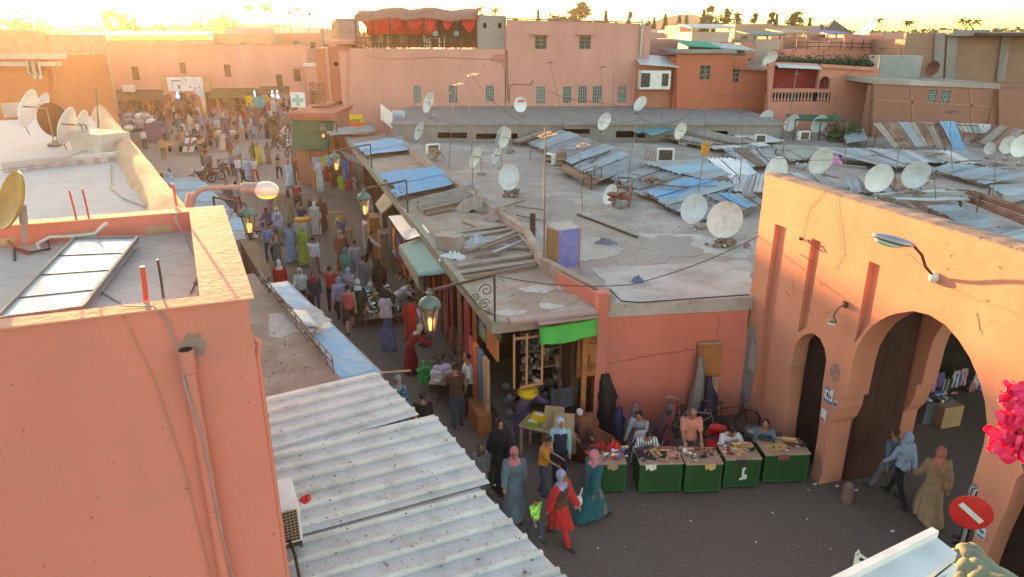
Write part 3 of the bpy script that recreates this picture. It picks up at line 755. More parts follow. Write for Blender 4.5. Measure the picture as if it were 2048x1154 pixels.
def chair(c,m,rz,label,group,s=1.0):
 t=thing('chair',label,'chair',c,rz,group)
 q=MB();q.box((0,0,.44*s),(.42*s,.42*s,.04));part('seat',q,m,t)
 q=MB();q.box((0,.2*s,.68*s),(.4*s,.03,.42*s),rx=R(-8));part('backrest',q,m,t)
 for sx in(-1,1):
  for sy in(-1,1):
   q=MB();q.box((sx*.18*s,sy*.18*s,.22*s),(.035,.035,.43*s));part('leg',q,m,t)
 return t
random.seed(21)
cm=[WOODL,WOODL,WOOD,WHITEP,pm('blue_plastic',(.1,.25,.5)),WHITEP]
for k,(px_,y_,m,lb)in enumerate(((742,92,WOODL,'wooden terrace chair nearest the canopy corner'),(758,92,WOODL,'second wooden terrace chair beside a table'),(776,92,WOODL,'wooden terrace chair before the red screen'),(806,92,WOOD,'dark wooden chair in the middle of the terrace'),(855,93,WHITEP,'white plastic chair left of the white terrace table'),(884,93,WHITEP,'white plastic chair right of the white terrace table'),(700+22,92,WOODL,'wooden chair behind the reed screen'))):
 chair((PY(px_,90,CY+.8).x,CY+.9,tz0),m,random.uniform(0,6),lb,'chairs on the cafe terrace')
for px_,lb,m in((768,'small wooden table on the cafe terrace',WOODL),(868,'white covered table on the cafe terrace',WHITEP),(912,'low dark table at the right end of the terrace',WOOD)):
 t=thing('table',lb,'table',(PY(px_,90,CY+1.2).x,CY+1.2,tz0));q=MB();q.box((0,0,.72),(.9,.7,.04));part('tabletop',q,m,t)
 for sx in(-1,1):
  for sy in(-1,1):q=MB();q.box((sx*.4,sy*.3,.35),(.04,.04,.7));part('leg',q,m,t)
for px_,lb in((871,'left of two pale blue lantern shades on the cafe terrace'),(913,'right of two pale blue lantern shades on the cafe terrace')):
 q=MB();p=PY(px_,67,CY+1);q.lathe([(.16,-.18),(.2,-.1),(.2,.1),(.06,.2)],p,10);q.tube([p+Vector((0,0,.2)),p+Vector((0,0,1.1))],.01,4)
 solo('hanging_lamp',q,pm('paleblue',(.3,.5,.62)),lb,'lamp')
tw=thing('tower_house','narrow red plastered house with a dark doorway left of the cafe','building',PY(680,230,CY+1.5))
w=MB()
TY=CY+2
a,b=PY(656,88,TY),PY(703,88,TY)
H=front(tw,TY,[(656,420),(656,92),(703,92),(703,420)],[(670,203,706-6,245)],pm('tower_plaster',(.50,.2,.13),(.44,.16,.1),.5,.9,.1,8,streak=True),kinds=['dark'],back=6)
w=MB();w.box((a.x-.12,TY+3,a.z/2-.1),(.24,6.2,a.z-.2));part('side_wall',w,PINK2,tw,True)
w=MB();w.box(((a.x+b.x)/2,TY+3,a.z+.12),(b.x-a.x+.5,6.4,.3));part('roof',w,PINK2,tw,True)
w=MB();p=PY(672,128,TY);w.box((p.x,TY-.04,p.z),(.25,.1,.25));part('vent',w,DARK,tw,True)
q=MB();p=PY(688,122,TY-.3);q.tube([p,p+Vector((.35,0,.12))],.13,8);q.tube([p+Vector((.2,.1,0)),p+Vector((.3,.5,0))],.04,6);solo('floodlight',q,WHITEP,'white floodlight on the red tower wall','lamp')
sk=thing('roof_hut','grey corrugated roof hut with a slatted tower behind the red tower','hut',PY(675,60,TY+5))
w=MB();p=PY(690,55,TY+5);w.box((p.x,TY+6,9.3),(1.6,2,3));part('wall',w,pm('hut_grey',(.3,.27,.26),(.2,.18,.17),2),sk,True)
w=MB()
for k in range(9):w.beam(PY(663,48+k*5,TY+4),PY(678,48+k*5,TY+4),.04,.12)
part('slats',w,WOODL,sk,True)
ph=thing('corner_house','small house with an iron balcony and red roof edge at the square corner','building',PY(620,240,50))
PYH=58
w=MB();a,b=PY(588,233,47),PY(668,236,47)
z=a.z
w.box(((a.x+b.x)/2-.1,49.5,z/2),(b.x-a.x,5,z));part('wall',w,PINK,ph,True)
w=MB();w.box(((a.x+b.x)/2-.1,49.4,z+.14),(b.x-a.x+.5,5.6,.26));part('roof',w,pm('red_roof',(.45,.14,.1),(.36,.12,.09),1),ph,True)
bl=thing('balcony','grey iron balcony cage above the red roof edge','balcony',PY(640,210,50))
w=MB();a,b=PY(622,208,50.3),PY(652,208,50.3)
for k in range(10):x=a.x+(b.x-a.x)*k/9;w.beam((x,50.3,a.z),(x,50.3,a.z+1.35),.035,.035)
for zz in(0,.65,1.35):w.beam((a.x,50.3,a.z+zz),(b.x,50.3,a.z+zz),.05,.05);w.beam((a.x,50.3,a.z+zz),(a.x-.2,52.3,a.z+zz),.05,.05)
part('railing',w,BARK,bl,True);w=MB();w.box(((a.x+b.x)/2,51.2,a.z-.08),(b.x-a.x+.2,2.1,.12));part('floor',w,PINK,bl,True)
sg=thing('pharmacy_sign','white box sign with a pale green cross on the square corner','sign',PY(597,205,48.2))
q=MB();p=PY(596,200,48.2);q.box(p,(.95,.15,.95));part('panel',q,WHITEP,sg,True)
q=MB();q.box(p+Vector((0,-.09,0)),(.75,.03,.24));q.box(p+Vector((0,-.092,0)),(.24,.03,.75));part('cross',q,pm('pale_teal',(.25,.55,.5)),sg,True)
q=MB();q.tube([p-Vector((0,0,.5)),(p.x,p.y,z+.27)],.05,6);part('post',q,STEEL,sg,True)
cv=MB();vs=[];fs=[]
T=[PY(585,240,46.85),PY(668,242,46.85),PY(657,301,45.2),PY(583,301,45.2)]
for i in range(9):
 for j in range(13):
  u,v=j/12,i/8;p=T[0].lerp(T[1],u).lerp(T[3].lerp(T[2],u),v);p.z+=-.12*math.sin(v*PI*3)**2*(.5+.5*math.sin(u*9));vs.append(p)
for i in range(8):
 for j in range(12):a_=i*13+j;fs.append((a_,a_+1,a_+14,a_+13))
cv.smooth=True;cv.add(vs,fs);o=solo('awning',cv,DGREEN,'dark green canvas awning sagging below the red roof edge','awning');o.modifiers.new('t','SOLIDIFY').thickness=.03
q=MB()
for k,p in enumerate((T[3],T[3].lerp(T[2],.5),T[2])):q=MB();q.tube([(p.x,p.y,0),(p.x,p.y,p.z)],.04,6);solo('awning_post',q,IRON,'thin %s post holding up the dark green canvas'%['left','middle','right'][k],'post')
bs=thing('bank_sign','square yellow and red sign with a black zigzag before the doorway','sign',PY(713,255,46))
q=MB();a,b=PY(699,230,46),PY(727,253,46);cx,cz=(a.x+b.x)/2,(a.z+b.z)/2
q.box((cx,46,cz+.16),(b.x-a.x,.12,(a.z-b.z)*.6));part('panel',q,YELLOW,bs,True)
q=MB();q.box((cx,46.001,b.z+(a.z-b.z)*.15),(b.x-a.x,.12,(a.z-b.z)*.3+.02));part('lower_panel',q,pm('orange_red',(.7,.12,.03)),bs,True)
q=MB();zz=[(-.36,-.05),(-.22,.12),(-.12,-.04),(.02,.12),(.12,-.04),(.3,.14)]
for i in range(5):q.beam((cx+zz[i][0],45.92,cz+zz[i][1]),(cx+zz[i+1][0],45.92,cz+zz[i+1][1]),.02,.05,(0,1,0))
for i in range(5):q.beam((cx+zz[i][0],45.925,cz+zz[i][1]),(cx+zz[i+1][0],45.925,cz+zz[i+1][1]),.06,.02,(0,1,0))
part('zigzag',q,BLACK,bs,True);q=MB();q.tube([(cx,46.05,3),(cx,46.05,b.z)],.04,6);part('post',q,STEEL,bs,True)
wb=thing('billboard','blank white board turned sideways at the roof corner','sign',PZ(778,262,3.3))
q=MB();q.slab([PY(761,208,47),PY(783,226,45.2),PY(783,256,45.2),PY(761,238,47)],.06);part('panel',q,WHITEP,wb,True)
q=MB();p=PY(772,248,46);q.tube([(p.x,p.y+.1,3.2),(p.x,p.y+.1,p.z)],.04,6);part('post',q,STEEL,wb,True)
ws=thing('shop_sign','pale blue shop sign with two lines of blue script on the roof wall','sign',PY(796,247,47))
q=MB();a,b=PY(784,221,47),PY(811,247,47);q.box(((a.x+b.x)/2,47,(a.z+b.z)/2),(b.x-a.x,.1,a.z-b.z));part('panel',q,pm('sign_blue',(.5,.62,.7)),ws,True)
q=MB()
for r_ in(0,1):
 x=a.x+.12
 for k in range(9):
  zc=b.z+(.22 if r_ else .45);q.beam((x,46.93,zc),(x+.07,46.93,zc+.05*((k*7+r_)%3-1)),.02,.035,(0,1,0));
  if k%3==0:q.box((x+.02,46.93,zc+.08),(.03,.02,.1))
  x+=.075
part('script',q,pm('script_blue',(.03,.12,.4)),ws,True)
q=MB();q.box(((a.x+b.x)/2,47.1,3.1),(.1,.1,1.4));part('post',q,STEEL,ws,True)
cl=thing('raised_roof','long raised grey concrete roof band with low openings across the market','building',(3,44,3.3))
BY=44.2
bandpoly=[(630+170,300),(800,252),(1536,262),(1536,300)]
w=MB()
xs=[PY(790,270,BY).x,PY(1560,270,BY).x]
zt=4.25;zb=3.281
ops=[(875,265,934,277),(952,267,1035,282),(1120,258,1180,268),(1232,262,1290,276),(1365,262,1455,272)]
H=[]
for o_ in ops:
 a,b=PY(o_[0],o_[1],BY),PY(o_[2],o_[3],BY);H.append([(a.x,max(zb+.1,b.z)),(b.x,max(zb+.1,b.z)),(b.x,a.z),(a.x,a.z)])
w.wall([(xs[0],zb),(xs[1],zb),(xs[1],zt),(xs[0],zt)],H,(0,BY),(1,0),(0,-1),.25)
part('wall',w,GREYC,cl,True)
w=MB();w.prism([(xs[0]-.2,BY-.15),(xs[1]+.3,BY-.15),(xs[1]+.3,54.9),(xs[0]-.9,54.9)],zt,zt+.14)
part('roof',w,GREYC,cl,True)
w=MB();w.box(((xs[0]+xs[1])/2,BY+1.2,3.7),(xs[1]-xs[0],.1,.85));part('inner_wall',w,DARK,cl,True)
hb=thing('bay_window_house','small pink house with a boxed white bay window and patched tin roof','building',PY(1315,210,54))
front(hb,54,[(1277,420),(1277,130),(1356,125),(1351,420)],[],pm('house_orange',(.5,.22,.15),(.44,.18,.12),.6),back=6)
q=MB();a,b=PY(1281,141,53),PY(1338,178,53);q.box(((a.x+b.x)/2,53.3,(a.z+b.z)/2),(b.x-a.x,1.2,a.z-b.z));part('bay',q,WHITEP,hb,True)
q=MB()
for(xa,xb)in((1283,1290),(1292,1299)):pa,pb=PY(xa,146,52.65),PY(xb,174,52.65);q.box(((pa.x+pb.x)/2,52.68,(pa.z+pb.z)/2),(pb.x-pa.x,.06,pa.z-pb.z))
pa,pb=PY(1325,147,52.65),PY(1336,172,52.65);q.box(((pa.x+pb.x)/2,52.68,(pa.z+pb.z)/2),(pb.x-pa.x,.06,pa.z-pb.z))
part('pane',q,GLASSD,hb,True)
q=MB();a=PY(1278,118,53.5);b=PY(1356,124,53.5);q.slab([(a.x,52.9,a.z-.3),(b.x,52.9,b.z-.3),(b.x,57,b.z+.3),(a.x,57,a.z+.3)],.06);part('roof',q,WHITES,hb,True)
ho=thing('orange_house','terracotta house with a single dark shuttered window','building',PY(1410,210,53))
front(ho,53,[(1350,420),(1354,106),(1466,110),(1466,420)],[(1401,131,1419,159)],REDP,kinds=['window'],back=6)
front(ho,53.1,[(1465,420),(1465,134),(1535,138),(1532,420)],[(1461+5,136,1477,165)],REDP,kinds=['window'],back=3,name='low_wall')
q=MB();a,b=PY(1352,104,53),PY(1467,109,53);q.box(((a.x+b.x)/2,55.8,a.z+.02),(b.x-a.x+.2,6.3,.2));part('coping',q,GREYC,ho,True)
q=MB();a,b=PY(1466,127,53),PY(1536,132,53);q.slab([(a.x,52.8,a.z-.3),(b.x,52.8,b.z-.3),(b.x,57,b.z+.25),(a.x,57,a.z+.25)],.08);part('tin_roof',q,RUSTS,ho,True)
hg=thing('terrace_house','grey shed with a green sheet roof above the terracotta house','hut',PY(1430,100,57))
front(hg,57,[(1375,130),(1378,93),(1490,98),(1490,130)],[],pm('shed_wood',(.28,.2,.14),(.2,.15,.11),1),back=4)
q=MB();a,b=PY(1374,88,56.5),PY(1442,92,56.5);q.slab([(a.x,56.3,a.z-.1),(b.x,56.3,b.z-.1),(b.x,61,b.z+.3),(a.x,61,a.z+.3)],.08);part('green_roof',q,pm('green_sheet',(.04,.3,.19),(.03,.25,.16)),hg,True)
q=MB();a,b=PY(1442,93,56.5),PY(1515,99,56.5);q.slab([(a.x,56.3,a.z-.1),(b.x,56.3,b.z-.1),(b.x,61,b.z+.3),(a.x,61,a.z+.3)],.08);part('grey_roof',q,GREYS,hg,True)
hr=thing('alcove_house','pink house with a deep red alcove, small arch and white balustrade openings','building',PY(1650,230,50))
AY=50
ar=[]
for k in range(9):t=PI*k/8;ar.append((math.cos(t),math.sin(t)))
a,b=PY(1637,178,AY),PY(1662,150,AY);cx=(a.x+b.x)/2;rw=(b.x-a.x)/2;zs=PY(0,165,AY).z
arch=[(a.x,a.z),(b.x,a.z)]+[(cx+rw*c_,zs+rw*1.15*s_)for c_,s_ in ar]
O=[PY(x,y,AY)for x,y in((1532,420),(1538,128),(1553,124),(1758,136),(1740,420))]
al=[PY(1550,132,AY),PY(1634,177,AY)];holes=[[(al[0].x,al[1].z),(al[1].x,al[1].z),(al[1].x,al[0].z),(al[0].x,al[0].z)],arch]
ba,bb=PY(1543,185,AY),PY(1660,203,AY)
holes.append([(ba.x,bb.z),(bb.x,bb.z),(bb.x,ba.z),(ba.x,ba.z)])
w=MB();w.wall([(p.x,p.z)for p in O],holes,(0,AY),(1,0),(0,-1),.35);w.box(((O[0].x+O[3].x)/2,AY+5.2,O[3].z/2-.1),(O[3].x-O[0].x-.05,8,O[3].z-.2));part('wall',w,PINK,hr,True)
w=MB();w.box(((al[0].x+cx+rw)/2,AY+.9,(al[0].z+al[1].z)/2),(cx+rw-al[0].x+.3,.1,al[0].z-al[1].z+.6));part('alcove',w,pm('deep_red',(.28,.03,.035),(.22,.025,.03),.8,.85,.1),hr,True)
w=MB()
for k in range(18):
 if k==13:continue
 x=ba.x+(bb.x-ba.x)*(k+.5)/18;w.lathe([(.05,0),(.09,.12),(.04,.3),(.05,.5),(.09,ba.z-bb.z)],(x,AY+.15,bb.z),8)
part('balustrade',w,pm('baluster',(.62,.36,.3)),hr,True)
w=MB();w.box(((ba.x+bb.x)/2,AY+.33,(ba.z+bb.z)/2),(bb.x-ba.x,.03,ba.z-bb.z));part('pane',w,DARK,hr,True)
w=MB();a,b=PY(1640,131,AY),PY(1746,138,AY);w.beam((a.x,AY-.1,a.z),(b.x,AY-.1,b.z),.2,.22);part('cornice',w,pm('cornice',(.6,.27,.17)),hr,True)
w=MB();a,b=PY(1552,127,AY),PY(1638,131,AY);w.slab([(a.x,AY-.6,a.z-.2),(b.x,AY-.6,b.z-.2),(b.x,AY+.3,b.z+.1),(a.x,AY+.3,a.z+.1)],.04);part('tin_canopy',w,WHITES,hr,True)
def leafmass(name,c,dims,n,m,label,cat='plant',size=.12,kind=None,seed=1,group=None):
 rr=random.Random(seed);q=MB()
 for i in range(n):
  p=Vector((rr.uniform(-1,1)*dims[0]/2,rr.uniform(-1,1)*dims[1]/2,abs(rr.gauss(0,.5))*dims[2]))
  a=rr.uniform(0,6.3);e=rr.uniform(-1,1);s_=size*rr.uniform(.6,1.4)
  d=Vector((math.cos(a)*math.cos(e),math.sin(a)*math.cos(e),math.sin(e)));t_=d.orthogonal().normalized()
  q.add([p-d*s_,p+t_*s_*.5,p+d*s_,p-t_*s_*.5],[(0,1,2,3)])
 return solo(name,q,m,label,cat,group,kind,loc=c)
a,b=PY(1555,120,AY+.6),PY(1745,131,AY+.6)
leafmass('roof_planting',((a.x+b.x)/2,AY+.9,b.z-.1),(b.x-a.x,1.1,.55),2600,FOL1,'dark green hedge of plants along the alcove house roof',size=.13)
a=PY(1690,245,44)
leafmass('plant',(a.x,44,3.4),(1.8,1.2,1.0),500,FOL2,'bushy green plant in a roof corner under the pink house',size=.14,seed=4)
q=MB();a,b=PY(1590,235,44.5),PY(1690,237,44.5);q.slab([(a.x,44.3,a.z-.05),(b.x,44.3,b.z-.05),(b.x,46.0,b.z+.05),(a.x,46.0,a.z+.05)],.12)
for x in(a.x,b.x,(a.x+b.x)/2):q.tube([(x,44.3,3.28),(x,44.3,a.z-.1)],.04,6)
solo('canopy',q,DGREEN,'dark green flat canopy on posts below the pink alcove house','canopy')
hp=thing('pink_upper_house','plain pink upper storey with a roof railing behind the alcove house','building',PY(1700,90,58))
front(hp,58,[(1590,140),(1590,97),(1690,97),(1690,68),(1768,72),(1768,140)],[],PINK,back=5)
q=MB()
for z_ in(93,101):q.beam(PY(1590,z_-9,57.8),PY(1752,z_-6,57.8),.05,.05)
for k in range(8):p=PY(1592+k*22,100,57.8);q.beam(p,p+Vector((0,0,.8)),.05,.05)
part('railing',q,IRON,hp,True)
hw=thing('brown_house','long brown plastered wall with two narrow lattice openings','building',PY(1880,250,46))
front(hw,46,[(1737,420),(1750,158),(1998,167),(2000,420)],[(1858,180,1871,207),(1885,181,1898,208)],BROWNP,kinds=['lattice','lattice'],back=.5)
front(hw,45.6,[(1999,420),(1998,180),(2150,186),(2150,420)],[],BROWNP,back=1,name='side_wall')
q=MB();a,b=PY(1750,157,46),PY(2000,167,46);q.slab([(a.x,45.9,a.z-.02),(b.x,45.9,b.z-.02),(b.x,54,b.z-.02),(a.x,54,a.z-.02)],.3);part('roof',q,CONC,hw,True)
q=MB()
for(x0,y0,x1,y1)in((1752,200,1998,214),(1822,162,1826,240),(1940,166,1944,240)):q.beam(PY(x0,y0,45.98),PY(x1,y1,45.98),.03,.12 if y1-y0<20 else .12,(0,0,1)if y1-y0<20 else(1,0,0))
part('plaster_band',q,pm('band_plaster',(.42,.2,.14)),hw,True)
BRK=brickmat('raw_brick',(.30,.125,.07),(.24,.10,.055),(.29,.20,.15),1,.42,.16,.035,axis='y',dirt=(.34,.22,.15),bump=.6)
hk=thing('brick_house','unfinished raw brick house with grey concrete columns on the right','building',PY(1920,150,53))
front(hk,53,[(1790,220),(1813,66),(2150,74),(2150,220)],[],BRK,back=6)
q=MB()
for x0 in(1880,1905):a,b=PY(x0,66,52.9),PY(x0-6,160,52.9);q.beam(a,b,.12,.7,(1,0,0))
q.beam(PY(2012,70,52.9),PY(2000,162,52.9),.12,.6,(1,0,0))
q.box(PY(1925,66,53.3),(2.6,2,.4))
part('column',q,GREYC,hk,True)
q=MB();p=PY(1795,128,51);q.box((p.x+.3,52,7.2),(3.0,1.6,1.9));part('cement_wall',q,pm('bluegrey_cement',(.28,.29,.29),(.36,.35,.33),1.2),hk,True)
q=MB();a,b=PY(1955,66,52),PY(2150,66,52);q.slab([(a.x,51,a.z),(b.x,51,b.z),(b.x,56,b.z+.1),(a.x,56,a.z+.1)],.18);solo('flat_canopy',q,IRON,'thin dark flat canopy over the brick house at the right edge','canopy')
q=MB();p=PY(1862,180,50);
SQ0=Vector((-58,83,0));SQ1=Vector((-25.2,90.5,0));SD=(SQ1-SQ0).normalized();SN=Vector((SD.y,-SD.x,0))
def SW(px_,py_):
 d=_ray(px_,py_);A=SQ0;det=d.x*(-SD.y)+SD.x*d.y
 t=(A.x*(-SD.y)+SD.x*A.y)/det;q_=Vector((d.x*t,d.y*t,CAMH+d.z*t));return((q_-SQ0).dot(SD),q_.z)
sqh=thing('square_house','long pale pink facade with small dark windows across the far side of the square','building',(SQ0+SQ1)/2)
L_=(SQ1-SQ0).length
wins=[(168,135,188,161),(261,133,280,160),(358,125,373,147),(447,129,463,154),(551,149,566,173),(586,138,602,162)]
H=[]
for o_ in wins:
 a,b=SW(o_[0],o_[1]),SW(o_[2],o_[3]);H.append([(a[0],b[1]),(b[0],b[1]),(b[0],a[1]),(a[0],a[1])])
gx=SW(372,0)[0],SW(404,0)[0]
gz=SW(0,183)
gtop=4.1
ga=[(gx[0],.0),(gx[0],2.6),(gx[0]+.4,3.5),((gx[0]+gx[1])/2,gtop),(gx[1]-.4,3.5),(gx[1],2.6),(gx[1],0)]
w=MB();w.wall([(0,0)]+ga+[(L_,0),(L_,8.45),(0,8.3)],H,SQ0,SD,SN,.35)
w.prism([SQ0-SN*.36,SQ1-SN*.36,SQ1-SN*9,SQ0-SN*9],4.2,8.1)
part('wall',w,PINK2,sqh,True)
for h in H:
 q=MB();(xa,za),(xb,_),(_,zb),_=h
 q.wall([(xa,za),(xb,za),(xb,zb),(xa,zb)],[],SQ0-SN*.22,SD,SN,.05);f=part('shutter',q,pm('brown_shutter',(.07,.045,.03),(.1,.06,.04),2),sqh,True)
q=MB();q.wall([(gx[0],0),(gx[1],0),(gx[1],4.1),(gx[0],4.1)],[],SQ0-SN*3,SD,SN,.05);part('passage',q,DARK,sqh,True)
q=MB();q.wall([(-.3,8.2),(L_,8.35),(L_,8.5),(-.3,8.38)],[],SQ0+SN*.15,SD,SN,.6);part('coping',q,pm('buff_coping',(.42,.28,.2)),sqh,True)
q=MB();s0=SW(320,152)[0];s1=SW(420,152)[0];q.wall([(s0,3.0),(s0+.8,3.0),(s0+.8,4.6),(s1-.8,4.6),(s1-.8,3),(s1,3),(s1,4.95),(s0,4.95)],[],SQ0+SN*.3,SD,SN,.3);part('portal_frame',q,pm('portal',(.45,.26,.16)),sqh,True)
bn=thing('banner','wide white banner with faint drawings above the passage on the square','banner',SQ0)
a,b=SW(334,154),SW(409,181);q=MB();q.wall([(a[0],b[1]),(b[0],b[1]),(b[0],a[1]),(a[0],a[1])],[],SQ0+SN*.42,SD,SN,.05);part('cloth',q,pm('banner_white',(.6,.66,.7)),bn,True)
q=MB();
for(x0,y0,x1,y1)in((345,160,347,178),(345,160,362,162),(360,160,361,166),(357,170,363,177),(372,158,375,161),(380,172,384,175),(390,174,393,178),(398,173,401,176)):
 a,b=SW(x0,y0),SW(x1,y1);q.wall([(a[0],b[1]),(b[0],b[1]),(b[0],a[1]),(a[0],a[1])],[],SQ0+SN*.45,SD,SN,.02)
part('drawing',q,pm('slate',(.12,.14,.16)),bn,True)
bn2=MB();a,b=SW(388,182),SW(414,211);bn2.wall([(a[0],a[1]),(a[0]+.9,b[1]+.9),(a[0]+1.1,b[1]),(b[0],b[1]),(b[0],a[1])],[],SQ0+SN*.5,SD,SN,.05);solo('banner',bn2,pm('banner_blue',(.5,.6,.7)),'pale blue cloth hanging beside the passage mouth','banner')
def sqawn(x0,x1,y,dz,m,label):
 a,b=SW(x0,y),SW(x1,y);A=SQ0+SD*a[0];B=SQ0+SD*b[0];z=a[1]+.25
 q=MB();k=int((b[0]-a[0])/1.0)+1;vs=[];fs=[]
 for i in range(k+1):
  p=A.lerp(B,i/k);vs+=[(p.x,p.y,z+.3),(p.x+SN.x*2.4,p.y+SN.y*2.4,z-dz+(.06 if i%2 else 0))]
 for i in range(k):fs.append((2*i,2*i+1,2*i+3,2*i+2))
 q.add(vs,fs);
 for i in range(0,k+1,3):p=A.lerp(B,i/k)+SN*2.3;q.tube([(p.x,p.y,0),(p.x,p.y,z-dz)],.05,5)
 o=solo('awning',q,m,label,'awning');o.modifiers.new('t','SOLIDIFY').thickness=.04
AWB=pm('brown_awning',(.16,.11,.07),(.1,.08,.05),1.2,.9)
sqawn(118,225,190,.75,AWB,'long brown shop awning at the left end of the square')
sqawn(226,330,190,.75,AWB,'brown shop awning left of the passage banner')
sqawn(422,520,186,.75,pm('olive_awning',(.09,.1,.05),(.06,.07,.04)),'dark olive shop awning right of the passage banner')
sqawn(521,580,182,.5,AWB,'short brown awning near the pharmacy corner')
a=SW(258,178);q=MB();q.wall([(a[0]-.6,a[1]-.45),(a[0]+.7,a[1]-.45),(a[0]+.7,a[1]+.45),(a[0]-.6,a[1]+.45)],[],SQ0+SN*.5,SD,SN,.5);solo('air_conditioner',q,WHITEP,'white air conditioner above the brown awning on the square','air conditioner')
random.seed(31)
PAL=[(.14,.1,.08),(.16,.06,.05),(.07,.08,.13),(.2,.17,.15),(.05,.08,.05),(.17,.1,.05),(.12,.06,.1),(.05,.04,.04),(.3,.27,.26),(.1,.06,.04)]
q=MB();pmats=[cloth(c)for c in PAL]
for i in range(420):
 s_=random.uniform(2,L_-2)
 if gx[0]-.6<s_<gx[1]+.6:continue
 z=random.uniform(.6,2.6);q.mi=random.randrange(len(PAL));p=SQ0+SD*s_+SN*random.uniform(.4,1.6)
 q.box((p.x,p.y,z),(random.uniform(.25,.6),random.uniform(.08,.25),random.uniform(.4,.9)),random.uniform(-.3,.5),random.uniform(-.15,.15),taper=random.uniform(.5,1))
solo('hanging_goods',q,pmats,'mass of clothes and wares hung under the awnings of the square','goods',kind='stuff')
for k,(x,y)in enumerate(((184,206),(235,206),(363,192),(548,190),(558,193),(515,203),(159,207))):
 a=SW(x,y);p=SQ0+SD*a[0]+SN*2.0;q=MB();q.ball((p.x,p.y,a[1]+.1),.14,8,6);q.tube([(p.x,p.y,a[1]+.2),(p.x,p.y,3.2)],.015,4)
 solo('light_bulb',q,emis('lit_bulb',(1,.92,1),5),'%s lit bulb from the left under the awnings of the square'%ORD[[1,2,3,5,6,4,0][k]],'lamp','lit bulbs on the square')
sh=thing('stair_hut','small white roofed stair hut on the right end of the square facade','hut',SQ1)
a,b=SW(612,132),SW(641,178);q=MB();q.wall([(a[0],b[1]),(b[0],b[1]),(b[0],a[1]),(a[0],a[1])],[],SQ0+SN*1.5,SD,SN,1.4);part('wall',q,PINK2,sh,True)
q=MB();q.wall([(a[0]-.3,a[1]),(b[0]+.3,a[1]),(b[0]+.3,a[1]+.35),(a[0]-.3,a[1]+.35)],[],SQ0+SN*1.9,SD,SN,2.2);part('roof',q,WHITES,sh,True)
skl=thing('skylight_roof','long grey market roof with a glowing yellow translucent strip','building',SQ0-SN*12)
a,b=SW(190,66),SW(420,66);k0=1.16
A=SQ0+SD*(a[0]*k0-7.5);B=SQ0+SD*(b[0]*k0-5);A=A-SN*10;B=B-SN*10
YEL=pm('yellow_translucent',(.85,.62,.05),(.8,.55,.04),2,.5,0);
try:YEL.node_tree.nodes['Principled BSDF'].inputs['Transmission Weight'].default_value=.5
except Exception:pass
q=MB();q.prism([A+SN*0,B+SN*0,B-SN*.12,A-SN*.12],8.95,9.5);part('yellow_panel',q,YEL,skl,True)
q=MB();q.prism([A+SN*.01,B+SN*.01,B-SN*8,A-SN*8],4,8.94);part('wall',q,pm('buff_wall',(.42,.3,.22)),skl,True)
q=MB();q.slab([(A+SN*.3)+Vector((0,0,9.5)),(B+SN*.3)+Vector((0,0,9.5)),(B-SN*7)+Vector((-1,0,10.0)),(A-SN*7)+Vector((1,0,10.0))],.08);part('roof',q,PALES,skl,True)
lh=thing('left_square_house','orange red house with white ledges at the left edge of the square','building',PY(40,200,56))
front(lh,56,[(-500,420),(-500,108),(-60,108),(92,108),(118,420)],[],pm('burnt_orange',(.52,.2,.09),(.45,.17,.08),.3,.9,.1),back=8)
q=MB();q.box((PY(20,118,55.5).x-8,55.6,PY(0,113,55.5).z),(24,.9,.35));q.box((PY(20,118,55.5).x-8,55.65,PY(0,128,55.5).z),(23,.7,.3));part('ledge',q,pm('pale_ledge',(.5,.45,.4)),lh,True)
q=MB();random.seed(2)
for k in range(6):q.box(PY(58+k*4,134+(k%3)*3,55.3),(.25,.08,.9+.2*(k%3)))
part('drip_stain',q,pm('lime_drip',(.6,.52,.46)),lh,True)
lh2=thing('far_left_house','bright hazy house with a white roof behind the left side of the square','building',PY(30,90,70))
front(lh2,70,[(-500,200),(-500,60),(60,60),(90,66),(90,200)],[],pm('sand_wall',(.5,.36,.24)),back=10)
# ================================================================== corrugated sheets
def corr(q,A,B,C,D,wl=.16,amp=.022,th=.004,trap=False,nj=2,warp=0.0,rr=None):
 """A-B top edge, D-C lower edge; ribs run from AB to DC"""
 A,B,C,D=map(Vector,(A,B,C,D))
 W=((B-A).length+(C-D).length)/2;per=max(2,int(W/wl))
 st=[0,.40,.45,.55,.60]if trap else[0,.25,.5,.75]
 nrm=(B-A).cross(D-A).normalized()
 if nrm.z<0:nrm=-nrm
 us=[]
 for k in range(per):
  for s_ in st:us.append(((k+s_)/per,s_))
 us.append((1,0))
 vs=[];fs=[]
 for j in range(nj+1):
  t=j/nj
  for u,s_ in us:
   p=A.lerp(B,u).lerp(D.lerp(C,u),t)
   if trap:h=amp if(.42<s_<.58)else 0
   else:h=amp*math.sin(s_*2*PI)
   w_=warp*noise.noise(p*1.3)if warp else 0
   vs.append(p+nrm*(h+w_))
 m=len(us)
 for j in range(nj):
  for k in range(m-1):a=j*m+k;fs.append((a,a+1,a+m+1,a+m))
 nv=len(vs);vs+=[v-nrm*th for v in vs];fs+=[tuple(reversed([i+nv for i in f]))for f in fs[:]]
 bd=[k for k in range(m)]+[(j+1)*m-1 for j in range(1,nj+1)]+[nj*m+k for k in range(m-2,-1,-1)]+[j*m for j in range(nj-1,0,-1)]
 fs+=[(bd[i],bd[(i+1)%len(bd)],bd[(i+1)%len(bd)]+nv,bd[i]+nv)for i in range(len(bd))]
 q.smooth=False
 return q.add(vs,fs)
